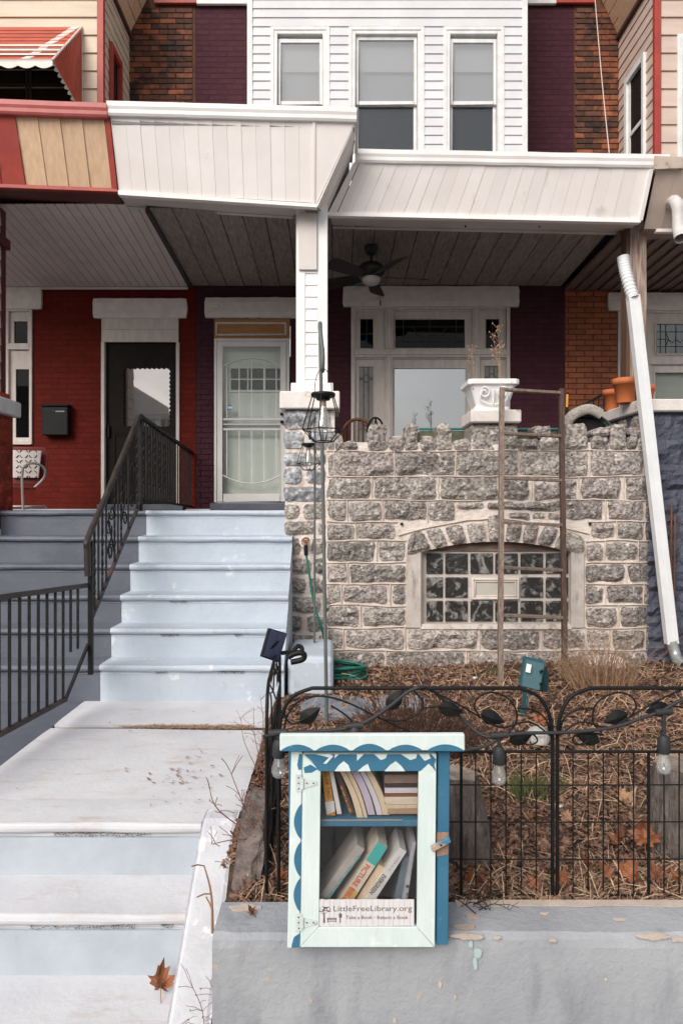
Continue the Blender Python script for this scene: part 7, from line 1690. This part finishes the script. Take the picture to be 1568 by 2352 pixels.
# fallen maple leaves
ML = [M('orange_brown_maple_leaf', (.33,.13,.06), .65, (.23,.085,.04), 14, bump=.4, bscale=40), M('tan_maple_leaf', (.44,.27,.16), .65, (.34,.19,.11), 14, bump=.4, bscale=40), M('dark_brown_maple_leaf', (.22,.085,.045), .65, (.15,.06,.03), 25, bump=.4, bscale=40)]
OUT = [(-90,.15),(-60,.42),(-40,.55),(-28,.42),(-5,.78),(8,.62),(20,.92),(30,.62),(48,.58),(62,.82),(75,.78),(90,1.12)]
def maple(pos, size, yaw, pitch, mat, label, roll=0, sd=0):
    r = random.Random(sd); pts = []
    for a, d in OUT: pts.append((a, d*r.uniform(.92,1.06)))
    pts += [(180-a, d*r.uniform(.9,1.05)) for a, d in OUT[-2:0:-1]]
    co = lambda a, d: (math.cos(R(a))*d, math.sin(R(a))*d)
    cu = r.uniform(.5,1.1); f = lambda x, y: Vector((x*size*.5, y*size*.5, size*.5*(cu*.55*x*x+.45*y*y*r.uniform(.9,1.1)-.16*math.sin(5*x+2*y)+.10*math.sin(9*y-3*x))))
    ring1 = [co(a,d) for a, d in pts]; n = len(ring1); mid = [(x*.5,y*.5) for x, y in ring1]
    mb = MB(); v = [f(0,0)]+[f(*p) for p in mid]+[f(*p) for p in ring1]
    fs = [(0, 1+i, 1+(i+1) % n) for i in range(n)]+[(1+i, 1+n+i, 1+n+(i+1) % n, 1+(i+1) % n) for i in range(n)]
    mb.add(v, fs)
    o_ = thing('maple_leaf', label, 'leaf', pos, 'fallen maple leaves'); o_.rotation_euler = (R(pitch), R(roll), R(yaw))
    b = bpy.data.objects.new('blade', mb.mesh('blade')); b.data.materials.append(mat); COL.objects.link(b); b.parent = o_; b.location = (0,0,size*.08)
    st_ = MB().tube([f(0,0), Vector((.0,-.32*size,.03*size)), Vector((.05*size,-.62*size,-.02*size))], .0016, 5).mesh('stem'); s_ = bpy.data.objects.new('stem', st_); st_.materials.append(mat); COL.objects.link(s_); s_.parent = o_; s_.location = (0,0,size*.08)
    return o_
def gleaf(px, py, size, yaw, pitch, k, label, D=None, z=None, roll=0):
    if D is None: D = 1.42*F/(py-VY)
    c = P(px, py, D); zz = soil_z(c.x, D)+.012 if z is None else z
    if py and z is None and pitch > 40: zz = c.z
    maple((c.x, D, zz), size, yaw, pitch, ML[k], label, roll, int(px+py))
gleaf(366, 2250, .155, 30, 42, 0, 'orange maple leaf lying on the bottom step against the side kerb', D=2.86, z=BZ+.035, roll=20)
gleaf(1222, 1862, .125, 160, 25, 1, 'pale tan maple leaf flat on the mulch left of the fence joint')
gleaf(1432, 1832, .14, 20, 30, 1, 'pale tan maple leaf on the mulch behind the second fence panel')
gleaf(1478, 1925, .16, -15, 70, 0, 'large orange brown maple leaf standing up behind the second fence panel', D=2.85)
gleaf(1428, 1935, .13, 200, 65, 2, 'dark brown maple leaf leaning on the large orange one', D=2.8)
gleaf(1078, 2038, .12, 10, 62, 0, 'orange brown maple leaf standing at the fence beside the book box', D=2.56)
gleaf(1112, 2055, .09, 80, 30, 2, 'dark maple leaf lying flat beside the book box', D=2.52, z=-1.385)
gleaf(1222, 2052, .085, 40, 35, 0, 'small orange maple leaf at the foot of the fence joint', D=2.5, z=-1.385)
gleaf(1290, 2050, .085, -40, 40, 0, 'orange maple leaf lying just past the fence joint', D=2.52, z=-1.38)
gleaf(1345, 1990, .10, 120, 45, 2, 'brown maple leaf in the mulch below the tan one', D=2.66)
gleaf(1390, 2042, .12, 60, 45, 0, 'brown orange maple leaf against the second fence panel wires', D=2.54, z=-1.37)
gleaf(1448, 2030, .13, -70, 50, 0, 'orange maple leaf heaped at the foot of the second fence panel', D=2.55, z=-1.37)
gleaf(1502, 2040, .12, 30, 40, 2, 'dark brown maple leaf heaped next to the second stump', D=2.54, z=-1.37)
gleaf(1553, 2045, .11, 100, 40, 0, 'orange maple leaf nearest the picture edge at the wall', D=2.52, z=-1.375)
gleaf(1237, 1655, .13, 10, 75, 0, 'orange maple leaf standing up in the mulch above the pale rock', D=4.3)
gleaf(648, 2030, .11, 150, 60, 0, 'brown maple leaf caught between side fence and book box', D=2.58)
gleaf(577, 2105, .05, 60, 40, 2, 'small curled brown leaf lying on top of the grey wall', D=2.30, z=-1.362)
gleaf(598, 1800, .10, 70, 50, 2, 'reddish brown maple leaf at the landing edge by the side fence', D=3.3)
gleaf(1300, 1870, .09, -30, 30, 1, 'tan curled maple leaf in the mulch just right of the fence joint')

# dry plants
def weeds(name, label, cat, base, stems, mat, seed, leafmat=None, lsize=.008, nleaf=6, r=.002):
    rg = random.Random(seed); base = Vector(base); t = thing(name, label, cat, base); mb, lf = MB(), MB()
    for dx_, dy_, h, bend in stems:
        p0 = base+Vector((rg.uniform(-.03,.03), rg.uniform(-.03,.03), 0)); p1 = p0+Vector((dx_, dy_, h)); m = lerp(p0,p1,.5)+Vector((bend,0,.02))
        pts = spline([p0, m, p1], 5); mb.tube(pts, [r*(1.2-.8*i/len(pts)) for i in range(len(pts))], 5)
        for k in range(nleaf):
            q = pts[rg.randrange(3, len(pts))]; d = Vector((rg.uniform(-.07,.07), rg.uniform(-.04,.04), rg.uniform(.0,.07)))
            mb.tube([q, q+d*.5+Vector((0,0,.005)), q+d], r*.5, 4); e = q+d
            a, b, c_ = [Vector((rg.uniform(-1,1), rg.uniform(-.6,.6), rg.uniform(-1,1)))*lsize for _ in range(3)]; lf.add([e, e+a, e+a+b*.6, e+b], [(0,1,2,3)])
    mb.build('stem', mat, t)
    if lsize: lf.build('dead_leaf', leafmat or mat, t)
    return t
REDTWIG = M('red_brown_twig', (.16,.07,.045), .8, (.24,.12,.08), 12)
weeds('dry_weed', 'dry branching weed leaning from the side fence over the landing', 'weed', P(600,1775,3.75), [(-.05,0,.36,-.02),(-.10,.05,.28,-.03),(.0,0,.42,.02),(.03,.1,.30,.01)], REDTWIG, 5, lsize=.006, nleaf=9)
weeds('dry_weed', 'red brown bramble twigs hanging over the white side kerb', 'weed', P(600,1945,2.72), [(-.20,-.1,.05,.0),(-.22,0,.22,-.07),(-.10,.1,.17,.02),(-.13,.05,.28,-.01)], REDTWIG, 6, lsize=.005, nleaf=9, r=.0028)
weeds('dry_weed', 'thin dead weed growing beside the end of the grey wall', 'weed', (X(478,2.3), 2.33, -1.85), [(-.05,-.05,.30,.02),(-.02,0,.22,.02),(-.12,-.02,.10,-.01),(.0,-.02,.16,-.01)], REDTWIG, 7, lsize=.007, nleaf=9, r=.0016)
weeds('dry_weed', 'single bare brown twig standing at the corner of the grey wall', 'weed', (X(489,2.36), 2.42, -1.52), [(-.03,0,.24,.01)], M('tan_twig', (.34,.18,.09), .8), 8, nleaf=3, r=.005)
weeds('dry_weed', 'pale straight weed stalks before the stone wall', 'weed', P(920,1560,5.6), [(-.03,0,.20,0),(.02,0,.24,0),(.05,0,.22,0),(-.25,.1,.24,-.02)], DRY, 9, nleaf=2, lsize=.004)
weeds('dry_weed', 'black dead root twigs lying over the edge of the grey wall', 'weed', (X(1100,2.3), 2.33, -1.366), [(.10,-.02,.012,.0),(-.09,-.02,.02,0),(.16,.02,.03,.02),(.05,-.04,.005,0),(-.12,.03,.04,0)], M('black_twig', (.05,.03,.022), .9), 10, nleaf=8, lsize=0)
# dry grass clump
gr = thing('ornamental_grass', 'dry tan ornamental grass clump near the ladder foot', 'grass clump', P(1378,1562,5.45)); rg = random.Random(31); mb = MB(); v, f = [], []
gb_ = P(1378,1562,5.45); gb_.z = soil_z(gb_.x, 5.45)-.01
def blades(mb, base, n, spread, hlo, hhi, rad, w, rg, up=1.0):
    for _ in range(n):
        a = rg.uniform(0, 6.28); rr_ = rg.random()**.6*rad; p0 = base+Vector((rr_*math.cos(a), rr_*math.sin(a)*.7, 0)); h = rg.uniform(hlo,hhi); sp_ = rg.gauss(0, spread)+.5*rr_/rad*spread*math.cos(a)*2
        p1 = p0+Vector((sp_*.35*h, rg.gauss(0,spread*.2)*h, h*.6)); p2 = p0+Vector((sp_*h, rg.gauss(0,spread*.4)*h, h*up-abs(sp_)*h*.3)); s = Vector((w,0,0)) if rg.random() < .6 else Vector((w*.6,w*.6,0))
        mb.add([p0-s, p0+s, p1+s*.8, p1-s*.8, p2], [(0,1,2,3), (3,2,4)])
blades(mb, gb_, 560, .55, .12, .46, .24, .0022, rg); blades(mb, gb_, 150, .9, .4, .80, .20, .0018, rg)
mb.build('blade', M('dry_brown_grass', (.36,.23,.14), .85, (.23,.135,.08), 40), gr)
GREEN = M('green_grass_blade', (.065,.095,.03), .7, (.12,.12,.045), 15)
for c, n, h, lab in ((P(1205,1812,3.45), 120, .16, 'green grass tuft behind the fence beside the stump'), (P(1318,1560,5.7), 90, .16, 'green grass tuft at the foot of the dry clump'), (P(1140,1540,6.0), 110, .07, 'low green grass patch at the ladder foot'), (P(1262,1800,3.5), 60, .13, 'small green grass tuft right of the fence joint')):
    c.z = soil_z(c.x, c.y)-.005; t = thing('grass_tuft', lab, 'grass tuft', c, 'green grass tufts'); mb = MB(); blades(mb, c, n, .35, h*.5, h, .09, .0028, rg); mb.build('blade', GREEN, t)
# brown heather shrub behind the box
sh = thing('heather_shrub', 'brown dried heather shrub behind the book box', 'shrub', (.45, 4.0, -1.47)); HTW = M('dark_heather_twig', (.07,.038,.028), .9, (.11,.06,.04), 30); HLF = M('dried_heather_leaf', (.13,.066,.042), .85, (.055,.03,.022), 60, nlo=.42, nhi=.58)
tw, lf = MB(), MB()
for _ in range(520):
    a = rg.uniform(0,6.28); rr_ = rg.random()**.5; bx = Vector((.45+.10*math.cos(a)*rr_*2.2, 4.0+.15*math.sin(a)*rr_, -1.47)); tp_ = Vector((.45+.46*math.cos(a)*rr_*rg.uniform(.85,1.1), 4.0+.34*math.sin(a)*rr_, -1.47+.40*(1-.55*rr_*rr_)*rg.uniform(.7,1.12)))
    m = lerp(bx,tp_,.5)+Vector((rg.gauss(0,.02),rg.gauss(0,.02),.02)); pts = spline([bx,m,tp_], 3); tw.tube(pts, .0016, 4, cap=False)
    for k in range(20):
        q = lerp(m, tp_, rg.random()**.6); s = rg.uniform(.004,.009); d = Vector((rg.gauss(0,1),rg.gauss(0,1),rg.gauss(.6,.8))).normalized()*s*1.7; e = Vector((rg.gauss(0,1),rg.gauss(0,1),rg.gauss(0,1))).normalized()*s*.5; q = q+Vector((rg.gauss(0,.008),rg.gauss(0,.008),rg.gauss(0,.008)))
        lf.add([q-e, q+d*.5-e*.3, q+d, q+e], [(0,1,2,3)])
tw.build('twigs', HTW, sh); lf.build('foliage', HLF, sh)
